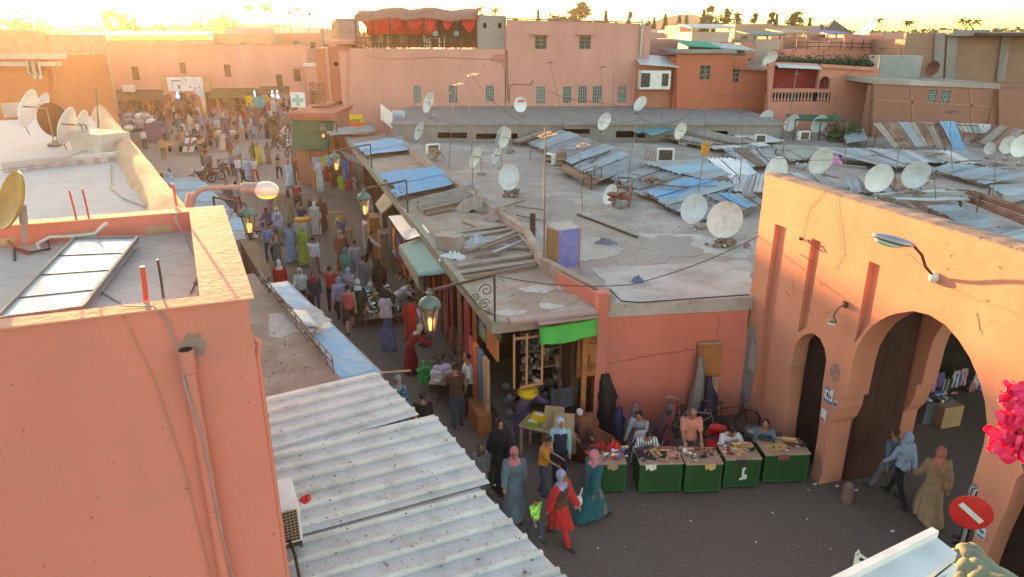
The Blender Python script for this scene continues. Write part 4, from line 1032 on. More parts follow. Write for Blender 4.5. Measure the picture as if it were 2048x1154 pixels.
def sheetroof(label,cs,n,mats,along=0,posts=True,wl=.24,amp=.03,jit=.06,seed=0,base=3.28,name='sheet_roof',warp=.05,gap=0):
 rr=random.Random(seed+100)
 P4=[PZ(*c)for c in cs]
 if along:P4=[P4[1],P4[2],P4[3],P4[0]]
 A,B,C,D=P4
 cen=(A+B+C+D)/4
 t=thing(name,label,'sheet roof',(cen.x,cen.y,base))
 for i in range(n):
  u0,u1=i/n,(i+1)/n+(.04 if not gap else-gap)
  lift=Vector((0,0,.03*(i%2)+rr.uniform(0,.03)))
  j1,j2=rr.uniform(-jit,jit),rr.uniform(-jit,jit)
  a,b=A.lerp(B,u0),A.lerp(B,min(u1,1.02));d,c=D.lerp(C,u0),D.lerp(C,min(u1,1.02))
  dd=(d-a)
  q=MB();corr(q,a-dd*j1*.5+lift,b-dd*j1*.5+lift,c+dd*j2+lift,d+dd*j2+lift,wl,amp,nj=4,warp=warp)
  part('sheet',q,mats[i%len(mats)],t,True)
 if posts:
  q=MB()
  for p in(A.lerp(C,.06),B.lerp(D,.06),C.lerp(A,.06),D.lerp(B,.06)):
   if p.z>base+.1:q.tube([(p.x,p.y,base),(p.x,p.y,p.z-.03)],.035,5)
  a,b,c,d=(A.lerp(C,.07),B.lerp(D,.07),C.lerp(A,.07),D.lerp(B,.07))
  dz=Vector((0,0,-.05))
  q.beam(a+dz,b+dz,.06,.06);q.beam(d+dz,c+dz,.06,.06)
  part('support',q,WOOD,t,True)
 return t
h1,h2_,h3=4.05,3.75,3.5
BL=[BLUES,pm('blue_sheet_b',(.22,.4,.56),(.2,.34,.5),2,.4)]
sheetroof('pale grey sheet roof beside the dark green canvas awning',[(652,258,3.6),(738,250,3.6),(752,263,3.5),(654,272,3.5)],3,[PALES],1,name='sheet_roof')
sheetroof('small sky blue sheet roof at the far end of the shop strip',[(711,287,3.62),(792,274,3.62),(823,298,3.5),(726,311,3.5)],3,BL,1,amp=.012)
sheetroof('larger sky blue corrugated roof in the middle of the shop strip',[(761,347,3.66),(870,332,3.66),(909,368,3.5),(797,393,3.5)],4,BL,1)
sheetroof('bleached grey board roof beside the larger blue roof',[(827,399,3.66),(943,367,3.7),(961,393,3.5),(843,421,3.4)],7,[pm('bleached_board',(.36,.32,.28),(.26,.22,.19),4,.95,.3),pm('bleached_board_b',(.31,.27,.23),(.22,.18,.15),4,.95,.3)],1,wl=.12,amp=.008)
sheetroof('small blue awning sheet tilted over the street by the clothes shop',[(680,301,2.9),(723,318,3.05),(738,335,3.0),(692,317,2.8)],1,[PALES],0,base=2.7,posts=False)
GR=[GREYS,PALES,GREYS,pm('grey_sheet_b',(.34,.35,.36),(.25,.25,.26),1.5,.55,.15,10,dirt=(.26,.15,.1),dscale=1)]
sheetroof('wide grey ridge roof of overlapping sheets near the raised roof band',[(1123,259,h1+.2),(1229,296,h1),(1141,330,h3),(1059,286,h3)],6,GR,0,seed=1)
sheetroof('narrow boards and old tiles lying left of the grey ridge roof',[(1021,280,h3),(1115,250,h1),(1127,258,h1+.1),(1034,288,h3)],3,[WOOD,pm('bleached_board',(.36,.32,.28))],1,amp=.012)
sheetroof('low grey sheet roof with a brown edge, below the ridge roof',[(1229,298,h2_+.1),(1289,326,h2_+.1),(1196,364,h3),(1141,334,h3)],4,GR,0,seed=2)
sheetroof('large blue and grey sheet roof in the middle of the flat roof',[(1281,327,h1),(1469,371,h2_),(1335,411,h3),(1212,354,h3)],8,[GREYS,PALES,GREYS,GREYS,PALES,BLUES,BLUES,PALES],0,seed=3)
sheetroof('pale blue wavy sheet roof lapping over the large blue and grey roof',[(1284,325,h1+.12),(1402,319,h1+.1),(1466,350,h2_+.15),(1399,359,h2_+.1)],3,[PALES,pm('light_blue_sheet',(.3,.45,.55),(.36,.46,.53),1.5,.4)],1,seed=4,posts=False)
SHINY=pm('shiny_sheet',(.5,.55,.6),(.36,.4,.43),2.5,.35,.1,12,metal=.6)
sheetroof('shiny new corrugated sheets crossing each other near the gate',[(1414,316,h2_+.25),(1487,319,h2_+.25),(1514,347,h3+.2),(1469,367,h3+.2)],3,[SHINY],0,seed=5)
sheetroof('blue grey sheet roof with a dark open end beside the gate wall',[(1414,390,h2_),(1505,390,h2_),(1530,408,h3),(1487,426,h3)],4,[GREYS,BLUES,PALES],0,seed=6)
sheetroof('brown edged board roof strip left of the blue and grey roof',[(1330,412,3.5),(1440,380,3.6),(1490,425,3.45),(1400,440,3.4)],3,GR,1,seed=16)
sheetroof('teal green crumpled sheets leaning on the raised roof band',[(1268,263,3.9),(1324,243,4.3),(1374,250,4.2),(1308,270,3.8)],3,[pm('teal_sheet',(.1,.26,.3),(.16,.3,.34),2,.5)],1,seed=7)
sheetroof('weathered grey roof of boards and tins with a dark gap under it',[(1304,271,h3),(1386,256,h1),(1515,286,h2_),(1399,292,h3)],6,[WOOD,GREYS,pm('bleached_board',(.36,.32,.28))],0,seed=8)
sheetroof('smooth off white sheet roof behind the orange signal box mast',[(1432,259,h2_),(1506,263,h2_),(1573,282,h3),(1515,287,h3)],2,[WHITES],1,seed=9,amp=.006)
sheetroof('beige corrugated roof behind the upright dish above the gate end',[(1545,290,h2_),(1628,292,h2_+.1),(1690,312,h3+.1),(1578,322,h3)],4,[pm('beige_sheet',(.36,.35,.3),(.28,.26,.22),1.5,.6)],0,seed=10)
sheetroof('long blue grey corrugated roof reaching behind the two round dishes',[(1628,296,h2_+.1),(1800,300,h2_),(1872,340,h3),(1757,332,h3+.1)],8,[PALES,GREYS,PALES],0,seed=11)
sheetroof('striped roof of rust brown and pale sheets under the brown wall',[(1746,247,4.6),(1883,244,4.8),(1901,292,3.6),(1789,297,3.5)],8,[pm('pale_rust',(.42,.36,.31),(.33,.24,.19),2,.7),RUSTS,RUSTS,PALES,pm('pale_rust',(.42,.36,.31)),RUSTS,pm('pale_rust',(.4,.3,.2)),RUSTS],0,seed=12,jit=.02)
sheetroof('single bright blue sheet standing out of the rusty striped roof',[(1880,244,4.85),(1909,243,4.85),(1930,300,3.55),(1909,299,3.5)],1,[BLUES],0,seed=13,posts=False,base=3.5)
sheetroof('rust and pink striped roof at the right edge below the brown wall',[(1985,249,4.5),(2080,268,4.5),(2060,312,3.5),(1936,283,3.5)],6,[RUSTS,pm('pale_rust',(.42,.36,.31))],0,seed=14,jit=.02)
sheetroof('small white panel lean to between the two rusty roofs',[(1910,246,4.6),(1980,250,4.5),(1978,268,4.0),(1925,266,4.0)],3,[WHITES,PALES],0,seed=15)
sheetroof('small grey corrugated lean to below the potted bushes',[(1687,272,3.7),(1727,256,4.0),(1736,280,3.7),(1690,288,3.5)],2,[GREYS],1,seed=17)
sheetroof('blue grey roof with a brown fringe at the right, between dishes',[(1901,326,h2_),(2070,348,h2_),(1966,369,h3),(1861,339,h3)],7,[PALES,PALES,GREYS],0,seed=18)
sheetroof('long crumpled pale sheets just behind the gate coping',[(1752,389,h3+.1),(1912,379,h2_),(1935,404,h3+.1),(1757,403,h3)],4,[WHITES,pm('beige_sheet',(.36,.35,.3)),pm('bleached_board',(.36,.32,.28))],1,seed=19)
sheetroof('rust red ridge roof sloping at the right edge behind the gate',[(1955,384,h1),(2120,436,h1),(2070,462,h3),(1912,396,h3)],4,[RUSTS,pm('rust_red',(.2,.08,.06),(.26,.14,.1),2,.8)],1,seed=20,amp=.015)
sheetroof('ribbed light grey sheet roof sloping toward the gate coping',[(1850,411,h2_),(1912,410,h2_+.1),(2010,452,h3+.1),(1944,463,h3)],3,[PALES,GREYS],0,seed=21,along=1)if False else sheetroof('ribbed light grey sheet roof sloping toward the gate coping',[(1850,411,h2_),(1912,410,h2_+.1),(2010,452,h3+.1),(1944,463,h3)],3,[PALES,GREYS],1,seed=21)
sheetroof('grey ribbed sheets at the right edge behind the gate coping',[(1950,465,h3),(2024,452,h3+.1),(2110,470,h3+.1),(2090,500,h3)],3,[GREYS,PALES],1,seed=22)
sheetroof('flat mauve grey sheet roof at the far right between rusty roofs',[(1975,370,h2_),(2070,366,h2_),(2080,392,h3),(2019,406,h3)],3,GR,1,seed=23,amp=.01)
sheetroof('low buckled grey tin roof at the left of the two round dishes',[(1560,345,h3+.15),(1640,352,h3+.2),(1668,372,h3),(1585,366,h3)],4,GR,0,seed=24)
sheetroof('old brown board roof left of the rust red ridge',[(1790,408,h3),(1850,404,h3),(1900,440,h3),(1850,446,3.45)],4,[WOOD,RUSTS],0,seed=25)
sheetroof('wide rusty grey roof of overlapping tins behind the pair of large dishes',[(1690,352,h3+.3),(1850,360,h3+.25),(1880,384,h3),(1700,384,h3)],6,[GREYS,pm('pale_rust',(.42,.36,.31)),GREYS,RUSTS],0,seed=41)
sheetroof('dull grey flat sheets between the bare roof and the beige roof',[(1440,296,h3+.2),(1540,300,h3+.2),(1560,330,h3),(1500,335,h3)],4,[GREYS,WOOD,GREYS],0,seed=42)
sheetroof('low pale sheet roof below the rusty striped roof at the right',[(1745,300,h3+.2),(1930,303,h3+.2),(1985,330,h3),(1800,322,h3)],6,[pm('beige_sheet',(.36,.35,.3)),WHITES,GREYS],0,seed=43)
sheetroof('brown and grey boards along the front of the ridge roof',[(1132,330,h3+.1),(1200,362,h3+.1),(1185,372,h3),(1112,338,h3)],3,[WOOD,RUSTS],1,seed=44,posts=False)
sheetroof('grey sheet roof just left of the gate corner under the shiny sheets',[(1470,350,h3+.3),(1530,352,h3+.3),(1528,388,h3+.05),(1440,384,h3+.05)],4,[GREYS,PALES],0,seed=45)
sheetroof('torn tins scattered before the raised roof band by the first dish row',[(1395,275,h3+.1),(1480,272,h3+.2),(1540,292,h3),(1430,300,h3)],4,[WHITES,WOOD,GREYS],1,seed=46,posts=False)
# ================================================================== left side: far terrace, low roofs, awnings
lt=thing('terrace_building','large whitewashed terrace with a rounded mortar parapet at the left','building',PZ(200,380,6))
a,b=PZ(345,402,6.0),PZ(212,232,6.0)
ld=(b-a).normalized();lnn=Vector((-ld.y,ld.x,0))
if lnn.x>0:lnn=-lnn
e0=a-ld*4.5;e1=b
w=MB();w.prism([e0,e1,e1+lnn*30+ld*3,e0+lnn*30],0,5.99);part('wall',w,PINK2,lt,True)
w=MB();w.prism([e0+lnn*.3,e1+lnn*.3,e1+lnn*30+ld*3,e0+lnn*30],5.991,6.01)
part('terrace_floor',w,brickmat('pale_tiles',(.52,.50,.48),(.47,.44,.42),(.38,.35,.33),1,.4,.4,.01,rot=R(35),dirt=(.55,.52,.5),bump=.15),lt,True)
w=MB();random.seed(4);pts=[];rad=[]
L0=(e1-e0).length;k=26
rows=[]
for i in range(k+1):
 p=e0+ld*(L0*i/k);hgt=.32+.18*(i/k)+random.uniform(-.04,.04);ww=.5+random.uniform(-.05,.05)
 rows.append([p-lnn*.06+Vector((0,0,-.3)),p-lnn*.05+Vector((0,0,hgt*.6)),p+lnn*.12+Vector((0,0,hgt)),p+lnn*(.32)+Vector((0,0,hgt*.95)),p+lnn*ww+Vector((0,0,hgt*.55)),p+lnn*(ww+.12)+Vector((0,0,.01))])
vs=[v for r in rows for v in r];fs=[]
for i in range(k):
 for j in range(5):a_=i*6+j;fs.append((a_,a_+1,a_+7,a_+6))
w.smooth=True;w.add(vs,fs);w.smooth=False;w.add(rows[0],[tuple(range(6))]);w.add(rows[-1],[tuple(reversed(range(6)))])
part('parapet',w,pm('mortar_parapet',(.5,.38,.27),(.38,.27,.18),3,.95,1,9),lt,True)
w=MB();p0,p1=PZ(0,345,6.02),PZ(262,318,6.02)
for i in range(16):
 if i%2:w.box(p0.lerp(p1,(i+.5)/16)+Vector((0,0,.06)),((p1-p0).length/16,.05,.14),math.atan2((p1-p0).y,(p1-p0).x))
part('skirting_tiles',w,pm('purple_grey_tile',(.34,.28,.28),(.42,.34,.3),3),lt,True)
w=MB();w.beam(p0+Vector((0,.12,.12)),p1+Vector((0,.12,.12)),.2,.24);part('low_kerb',w,LIMEW,lt,True)
w=MB();p=PZ(205,300,6.02);w.box((p.x,p.y,6.3),(1.6,1.0,.6),-.5);part('concrete_block',w,LIMEW,lt,True)
q=MB()
for(x0,y0)in((0,225),):
 p=PZ(-20,240,6.0);r_=PZ(70,232,6.0);q.beam((p.x,p.y+1,6.3),(r_.x,r_.y+1,6.3),.3,.6)
solo('low_wall',q,pm('grey_white_wall',(.45,.42,.4)),'low pale wall at the far left side of the white terrace','wall')
cable('cable',[PZ(222,330,6.03),PZ(222,375,6.03),PZ(245,395,6.03),PZ(300,418,6.03)],.02,GREYK,'dark cable curving across the white terrace floor')
cable('cable',[PZ(0,340,6.3),PZ(90,330,6.3),PZ(175,300,6.5)],.012,GREYK,'thin cable running from the dish cluster along the terrace kerb')
ls=thing('left_shop_row','low sandy shop roof with a rusted railing beside the blue awnings','building',PZ(600,680,3))
RL0,RL1=PZ(668,752,3.0),PZ(522,572,3.0)
rd=(RL1-RL0).normalized();rn=Vector((-rd.y,rd.x,0));rn=rn if rn.x<0 else-rn
w=MB();w.prism([RL0-rd*4,RL1+rd*1.0,RL1+rd*1.0+rn*2.4,RL0-rd*4+rn*2.6],0,2.98);part('wall',w,PINK,ls,True)
w=MB();w.prism([RL0-rd*4-rn*.05,RL1+rd*1.05-rn*.05,RL1+rd*1.05+rn*2.45,RL0-rd*4+rn*2.65],2.981,3.06);part('roof',w,SANDY,ls,True)
w=MB();c=PZ(590,640,3.07);w.prism([(c.x+.75*random.uniform(.7,1.2)*math.cos(k*PI/8),c.y+.9*random.uniform(.7,1.2)*math.sin(k*PI/8))for k in range(16)],3.061,3.07);part('mortar_patch',w,pm('pale_mortar',(.56,.52,.49)),ls,True)
rg=thing('railing','low rusted railing along the edge of the sandy left roof','railing',RL0)
w=MB();
for z in(.06,.22,.36):w.beam(RL0+Vector((0,0,z+.06)),RL1+Vector((0,0,z+.06)),.03,.03)
n=14
for i in range(n+1):p=RL0.lerp(RL1,i/n);w.beam(p+Vector((0,0,.06)),p+Vector((0,0,.44)),.025,.025)
part('rail',w,pm('rusted_white',(.34,.30,.27),(.2,.13,.09),8),rg,True)
def canvas(label,P4,m,sag=.1,name='awning',cat='awning',th=.012,nu=10,nv=8,seed=0,ripple=.02,group=None):
 P4=[Vector(p)for p in P4];q=MB();vs=[];fs=[]
 for i in range(nv+1):
  for j in range(nu+1):
   u,v=j/nu,i/nv;p=P4[0].lerp(P4[1],u).lerp(P4[3].lerp(P4[2],u),v)
   p.z+=-sag*4*u*(1-u)*(v if sag>0 else 1)+ripple*noise.noise(Vector((u*6,v*5,seed*3.3)));vs.append(p)
 for i in range(nv):
  for j in range(nu):a=i*(nu+1)+j;fs.append((a,a+1,a+nu+2,a+nu+1))
 q.smooth=True;q.add(vs,fs);o=solo(name,q,m,label,cat,group);sdx=o.modifiers.new('t','SOLIDIFY');sdx.thickness=th;return o
BCAN=pm('blue_tarp',(.13,.30,.52),(.20,.36,.50),2.2,.5,.5,5,dirt=(.36,.42,.45),dscale=2)
z1,z2=2.95,2.75
canvas('far sky blue awning sheet beside the railing',[PZ(530,568,z1),PZ(574,563,z2),PZ(652,638,z2),PZ(626,652,z1)],BCAN,.04,seed=1)
canvas('near sky blue awning sheet reaching to the white ribbed roof',[PZ(618,664,z1),PZ(657,642,z2),PZ(764,748,z2),PZ(682,765,z1)],BCAN,.08,seed=2)
canvas('off white board lying across the gap between the blue awnings',[PZ(570,618,3.12),PZ(612,622,3.1),PZ(637,655,3.1),PZ(605,652,3.12)],WHITES,0,'sheet','sheet',.02,4,4)
fr=MB()
for(x,y)in((574,563),(652,638),(655,642),(764,748)):p=PZ(x,y,z2-.03);fr.tube([(p.x,p.y,.0),(p.x,p.y,p.z)],.025,6)
fr.beam(PZ(574,563,z2-.04),PZ(764,748,z2-.04),.05,.05);solo('scaffold',fr,WOODL,'thin wooden frame holding the two blue awnings','frame')
q=MB();q.beam(PZ(750,746,2.75),PZ(822,741,2.75),.03,.03);solo('pole',q,WOODL,'thin wooden pole sticking out from the corner of the blue awning','pole')
sheetroof('ribbed pale blue awning beyond the near house corner',[(440,402,2.95),(452,400,2.95),(508,474,2.6),(462,480,2.9)],2,[PALES],0,base=2.5,seed=31,posts=False)if False else None
sheetroof('ribbed pale blue awning roof behind the street lamp arm',[(322,356,3.0),(398,356,2.8),(512,472,2.7),(440,480,3.0)],9,[PALES,pm('pale_blue_rib',(.40,.52,.6),(.34,.44,.5),2)],1,base=0.0,seed=30,amp=.03,wl=.2)
q=MB();p0,p1=PZ(478,478,2.9),PZ(527,560,2.9);q.slab([p0,PZ(512,476,2.6),PZ(545,552,2.5),p1],.05)
solo('shop_canopy',pm and q,pm('brown_canopy',(.16,.10,.06),(.1,.07,.05),2),'dark brown shop canopy between the ribbed and the blue awnings','canopy')
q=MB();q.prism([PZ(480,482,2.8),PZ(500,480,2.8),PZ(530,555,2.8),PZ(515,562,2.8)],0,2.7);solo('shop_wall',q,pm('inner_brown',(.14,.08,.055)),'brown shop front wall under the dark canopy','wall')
wr=thing('ribbed_roof','large white ribbed sheet roof with dirt specks in the foreground','sheet roof',PZ(700,950,3.6))
WR=pm('white_ribbed',(.63,.60,.57),(.52,.49,.46),1.5,.5,.2,20,dirt=(.40,.36,.33),dscale=2.2)
def crib(x0,y0,x1,y1,x2,y2,x3,y3,z0=3.75,z1=3.55):
 q=MB();corr(q,PZ(x0,y0,z0),PZ(x3,y3,z0),PZ(x2,y2,z1),PZ(x1,y1,z1),.36,.05,.006,trap=True,nj=2);return q
FA,FB=PZ(520,797,3.72),PZ(752,743,3.55)
NA,NBp=PZ(560,1300,3.72),PZ(1150,1180,3.55)
sd_=(NBp-FB);
w1=PZ(938,838,3.55)
def rq(A,B,C,D,dz=0):
 q=MB();z=Vector((0,0,dz));corr(q,Vector(A)+z,Vector(D)+z,Vector(C)+z,Vector(B)+z,.33,.05,.006,trap=True,nj=2);return q
outF,outN=PZ(752,743,3.55),PZ(838,829,3.55)
far0=PZ(505,800,3.72);mid0=PZ(560,905,3.72)
edir=(PZ(838,829,3.55)-PZ(752,743,3.55))
part('sheet',rq(far0,PZ(752,743,3.55),PZ(838,829,3.55),PZ(505,925,3.72)),WR,wr,True)
part('sheet',rq(PZ(500,918,3.735),PZ(868,831,3.565),PZ(980,968,3.565),PZ(500,1100,3.735),.02),WR,wr,True)
part('sheet',rq(PZ(500,1093,3.72),PZ(957,974,3.56),PZ(1135,1160,3.56),PZ(500,1370,3.72),0.0),WR,wr,True)
part('sheet',rq(PZ(500,1365,3.72),PZ(1130,1150,3.56),PZ(1260,1330,3.56),PZ(500,1700,3.72),0.02),WR,wr,True)
w=MB();w.beam(PZ(760,758,3.46),PZ(1180,1230,3.46),.05,.07);w.beam(PZ(600,800,3.6),PZ(800,1400,3.6),.05,.07)
for(x,y)in((830,845),(985,1005),(1140,1185)):
 p=PZ(x,y,3.42);w.tube([(p.x,p.y,0),(p.x,p.y,3.42)],.03,6)
part('frame',w,WOODL,wr,True)
q=MB();random.seed(12)
for i in range(900):
 x,y=random.uniform(560,1090),random.uniform(790,1150)
 if y<830+(x-838)*.8 or x<545+(y-780)*.1:continue
 z=3.72-(x-560)/560*.16+.052;p=PZ(x,y,z);s_=min(.035,abs(random.gauss(0,.006))+.003+(.015 if random.random()<.03 else 0))
 q.ball(p,(s_,s_*random.uniform(.6,1.3),s_*.35),6,4)
solo('debris',q,pm('roof_grit',(.12,.10,.09),(.25,.2,.17),12,.95),'grit and dirt clods scattered on the white ribbed roof','debris',kind='stuff')
def acunit(c,rz,s,label,grille=True):
 t=thing('air_conditioner',label,'air conditioner',c,rz)
 q=MB();q.box((0,0,.3*s),(.8*s,.3*s,.58*s));part('casing',q,WHITEP,t,bevel=.015*s)
 q=MB();q.box((.0,-.153*s,.3*s),(.6*s,.012,.46*s));g_=part('fan_opening',q,pm('ac_dark',(.07,.05,.04)),t)
 q=MB()
 for k in range(7):q.beam((-.3*s+.1*k*s,-.165*s,.07*s),(-.3*s+.1*k*s,-.165*s,.53*s),.008,.008)
 for k in range(9):q.beam((-.3*s,-.166*s,.07*s+.0575*k*s),(.3*s,-.166*s,.07*s+.0575*k*s),.008,.008)
 part('grille',q,DISHB,g_)
 q=MB()
 for x in(-.3,.3):q.box((x*s,0,-.01*s),(.05*s,.32*s,.04*s))
 part('foot',q,IRON,t)
 return t
acn=thing('air_conditioner','white air conditioner with rusty grille on the ribbed roof by the house corner','air conditioner',NB(-.17,1.55,3.82),math.atan2(DS.y,DS.x)-PI/2)
q=MB();q.box((0,0,.27),(.28,.62,.5));part('casing',q,WHITEP,acn,bevel=.012)
q=MB();q.box((0,-.313,.27),(.21,.01,.42));gq=part('fan_opening',q,pm('ac_dark',(.09,.05,.03)),acn)
q=MB()
for k in range(6):q.beam((-.105+.042*k,-.322,.06),(-.105+.042*k,-.322,.48),.006,.006)
for k in range(11):q.beam((-.105,-.323,.06+.042*k),(.105,-.323,.06+.042*k),.006,.006)
part('grille',q,pm('grille_tan',(.45,.35,.25)),gq)
for y in(-.25,.25):q=MB();q.box((0,y,-.03),(.26,.05,.07));part('foot',q,IRON,acn)
q=MB();random.seed(7);p=PZ(612,1000,3.85)
for i in range(9):q.ball(p+Vector((random.uniform(-.05,.05),random.uniform(-.04,.04),random.uniform(0,.05))),(.045,.03,.03),7,5,M=Matrix.Rotation(random.uniform(0,3),4,'Z'))
solo('red_rag',q,RED,'crumpled red rag beside the air conditioner','rag')
cable('cable',[PZ(575,1070,3.9),PZ(590,1110,3.9),PZ(600,1160,3.9),PZ(610,1200,3.9)],.02,IRON,'black pipes running down below the air conditioner')
q=MB();zr=6.3
a,b,c,d=PZ(1640,1185,zr),PZ(1868,1070,zr),PZ(1914,1106,zr),PZ(1790,1200,zr)
q.slab([a,b,c,d],.06);q.slab([c+Vector((0,0,-.08)),PZ(1905,1122,zr)+Vector((0,0,-.1)),PZ(1800,1230,zr),d+Vector((0,0,-.1))],.04)
q.beam(a+Vector((0,0,.02)),b+Vector((0,0,.02)),.05,.06)
solo('white_roof_edge',q,WHITEP,'white painted metal roof edge poking in at the bottom right','roof')
canvas('olive tarpaulin bundle beside the white roof edge',[PZ(1905,1108,6.1),PZ(1945,1098,6.1),PZ(2040,1170,6.1),PZ(1900,1190,6.0)],pm('olive_tarp',(.17,.17,.11),(.24,.24,.16),6,.7,.8,8),-.05,'tarpaulin','tarpaulin',.03,30,30,ripple=.03)
bo=thing('bougainvillea','bright pink bougainvillea blossoms close at the right edge','flower',PY(2035,860,1.9))
q=MB();random.seed(77)
for i in range(120):
 px_,py_=random.choice(((2035,800),(2040,830),(2022,848),(2035,870),(2006,878),(2042,905),(2048,890),(2028,790)))
 c=PY(px_+random.gauss(0,8),py_+random.gauss(0,8),1.9+random.uniform(-.03,.03));a=random.uniform(0,6.3);e=random.uniform(-1.2,1.2)
 d=Vector((math.cos(a)*math.cos(e),math.sin(a)*math.cos(e),math.sin(e)));t_=d.orthogonal().normalized();n_=d.cross(t_);r=random.uniform(.028,.042)
 q.smooth=True
 cup=[[c+d*r*u*1.2+t_*r*.62*v*math.sin(PI*min(1,u*.86+.08))+n_*r*(.35*v*v+.25*u*u+.05*math.sin(v*7+i))for v in(-1,-.5,0,.5,1)]for u in(0,.25,.5,.75,1)]
 q.add([p for r2 in cup for p in r2],[(5*a_+b_,5*a_+b_+1,5*a_+b_+6,5*a_+b_+5)for a_ in range(4)for b_ in range(4)])
PET=pm('pink_petal',(.85,.045,.16),(.8,.03,.11),30,.6,0);PET.node_tree.nodes['Principled BSDF'].inputs['Subsurface Weight'].default_value=.0
part('petals',q,PET,bo,True)
q=MB();q.tube([PY(2046,935,1.9),PY(2070,990,1.92),PY(2110,1160,1.95),PY(2150,1400,2.0)],.004,6);q.tube([PY(2030,800,1.9),PY(2044,860,1.9),PY(2046,935,1.9)],.003,6);part('stem',q,FOL2,bo,True)
# ================================================================== satellite dishes
CAMP=Vector((0,0,CAMH))
def dish(cx,cy,maj,mnr,ang,side,bx,by,z,label,m=None,Y=None,arm=True,pole=True,group=None,logo=False):
 base=PZ(bx,by,z)if Y is None else PY(bx,by,Y)
 C=PY(cx,cy,base.y-.08-.45*maj/2/FPX*base.y)
 V=(C-CAMP).normalized();r=V.cross(Vector((0,0,1))).normalized();u=r.cross(V)
 dep=(C-CAMP).dot(Vector((0,_c,-_s)))
 rad=maj/2/FPX*dep
 asp=min(.97,mnr/maj);a=R(ang)
 mi=r*math.cos(a)-u*math.sin(a)
 nrm=(-V*asp+mi*math.sqrt(1-asp*asp)*side).normalized()
 M=nrm.to_track_quat('Z','Y').to_matrix().to_4x4()
 t=thing('satellite_dish',label,'satellite dish',base,group=group)
 q=MB();dp_=rad*.28;n=28
 prof=[(.001,-dp_),(rad*.35,-dp_*.86),(rad*.65,-dp_*.56),(rad*.88,-dp_*.2),(rad,0),(rad*1.02,.006),(rad*1.02,-.02),(rad*.9,-dp_*.22-.02),(rad*.6,-dp_*.66-.02),(rad*.3,-dp_*.9-.02),(.001,-dp_-.02)]
 q.lathe(prof,C,n,M=M);part('reflector',q,m or DISHM,t,True)
 if arm:
  f=C+nrm*rad*.95;e=C-Vector((0,0,1))*rad*.0
  M3=M.to_3x3();dn=M3@Vector((0,1,0));dn=dn if dn.z<0 else-dn
  f=C+nrm*rad*.3;q=MB();q.tube([C+dn*rad*.98,f+dn*rad*1.4],rad*.025+.003,5);part('feed_arm',q,DISHB,t,True)
  q=MB();q.tube([f+dn*rad*1.4,f+dn*rad*1.3],.03,6);part('feed_horn',q,DISHM,t,True)
 if pole:
  q=MB();bk=C-nrm*(dp_+.03);q.tube([(base.x,base.y,base.z),(base.x,base.y,max(base.z+.1,bk.z-.1)),bk],.025,6)
  q.box((base.x,base.y,base.z+.05),(.35,.3,.1),.3)
  part('mount',q,DISHB,t,True)
 if logo:
  q=MB()
  for k in range(5):c_=C+M.to_3x3()@Vector(((k-2)*rad*.14,0,0));
  tx=r;q.beam(C+nrm*.03+u*rad*.45-tx*rad*.5,C+nrm*.03+u*rad*.45+tx*rad*.5,.01,rad*.22,nrm.cross(tx));part('logo',q,RED,t,True)
 return t
D_=[(857,205,42,17,22,1,862,236,4.42,'narrow white dish on the left end of the raised roof band'),(838,262,38,13,24,1,852,290,3.3,'narrow dish on the big roof just behind the small parapet near the blank billboard'),(951,315,43,17,22,1,963,350,3.3,'lone tilted dish left of the stacked pair on the bare roof'),(1010,276,42,20,22,1,1018,306,3.3,'front dish of the stacked pair in the middle of the bare roof'),(1002,272,40,14,24,1,1022,303,3.3,'hidden dish just behind the front dish of the stacked pair'),(993,312,36,10,24,1,1004,338,3.3,'thin edge on dish below the stacked pair'),(1018,355,51,41,8,1,1024,392,3.3,'round dish on a pile of stones in the middle of the bare roof'),(1280,207,32,19,35,-1,1272,226,4.42,'small dish lying against the foot of the tall pink block'),(1209,243,36,22,28,1,1207,266,3.9,'dish on the front edge of the raised roof band'),(1220,389,42,24,22,1,1240,415,3.3,'dish fixed on a wooden crate frame beside the blue roofs'),(1388,418,60,48,18,1,1402,456,3.3,'left one of the two big round dishes in front of the gate'),(1450,440,74,66,25,1,1450,487,3.3,'biggest round dish, right beside the gate corner'),(1361,262,34,20,22,1,1366,290,3.6,'small dish above the weathered board roof'),(1532,236,34,23,32,1,1536,258,3.6,'left dish of the row of three under the pink alcove house'),(1583,246,36,22,32,1,1586,270,3.6,'middle dish of the row of three under the pink alcove house'),(1639,248,38,25,32,1,1642,272,3.5,'right dish of the row of three, beside the green canopy'),(1642,323,55,38,30,1,1648,352,3.5,'dish with a pink cloth behind it above the gate corner'),(1552,346,66,40,12,1,1562,385,3.4,'dish half hidden behind the top corner of the gate'),(1758,357,58,46,30,1,1755,396,3.6,'left dish of the large pair behind the gate coping'),(1832,350,56,46,30,1,1822,386,3.6,'right dish of the large pair behind the gate coping'),(1980,297,24,20,10,1,1979,318,3.5,'smallest dish on a short pole below the rusty striped roof'),(2017,290,36,27,20,1,2014,322,3.5,'pale blue dish beside the smallest dish at the right edge'),(2044,292,46,34,20,1,2042,332,3.5,'white dish cut by the right edge of the view'),]
DM_=[DISHM,pm('dish_cream',(.68,.68,.66),(.6,.59,.56),3,.6,.1,30,dirt=(.5,.42,.34),dscale=2.5),pm('dish_bluish',(.58,.63,.68),(.5,.54,.58),3,.5,.1,30,dirt=(.45,.42,.38),dscale=2)]
for k,d in enumerate(D_):dish(*d,m=DM_[(k*5+k//3)%3])
dish(1041,209,30,25,0,1,1045,232,4.42,'white dish with a red logo in front of the pink wall',logo=True)
dish(1865,137,30,22,25,1,1862,164,0,'dark maroon dish on the brown wall roof before the raw bricks',m=pm('maroon_dish',(.1,.03,.03),(.16,.06,.05)),Y=49)
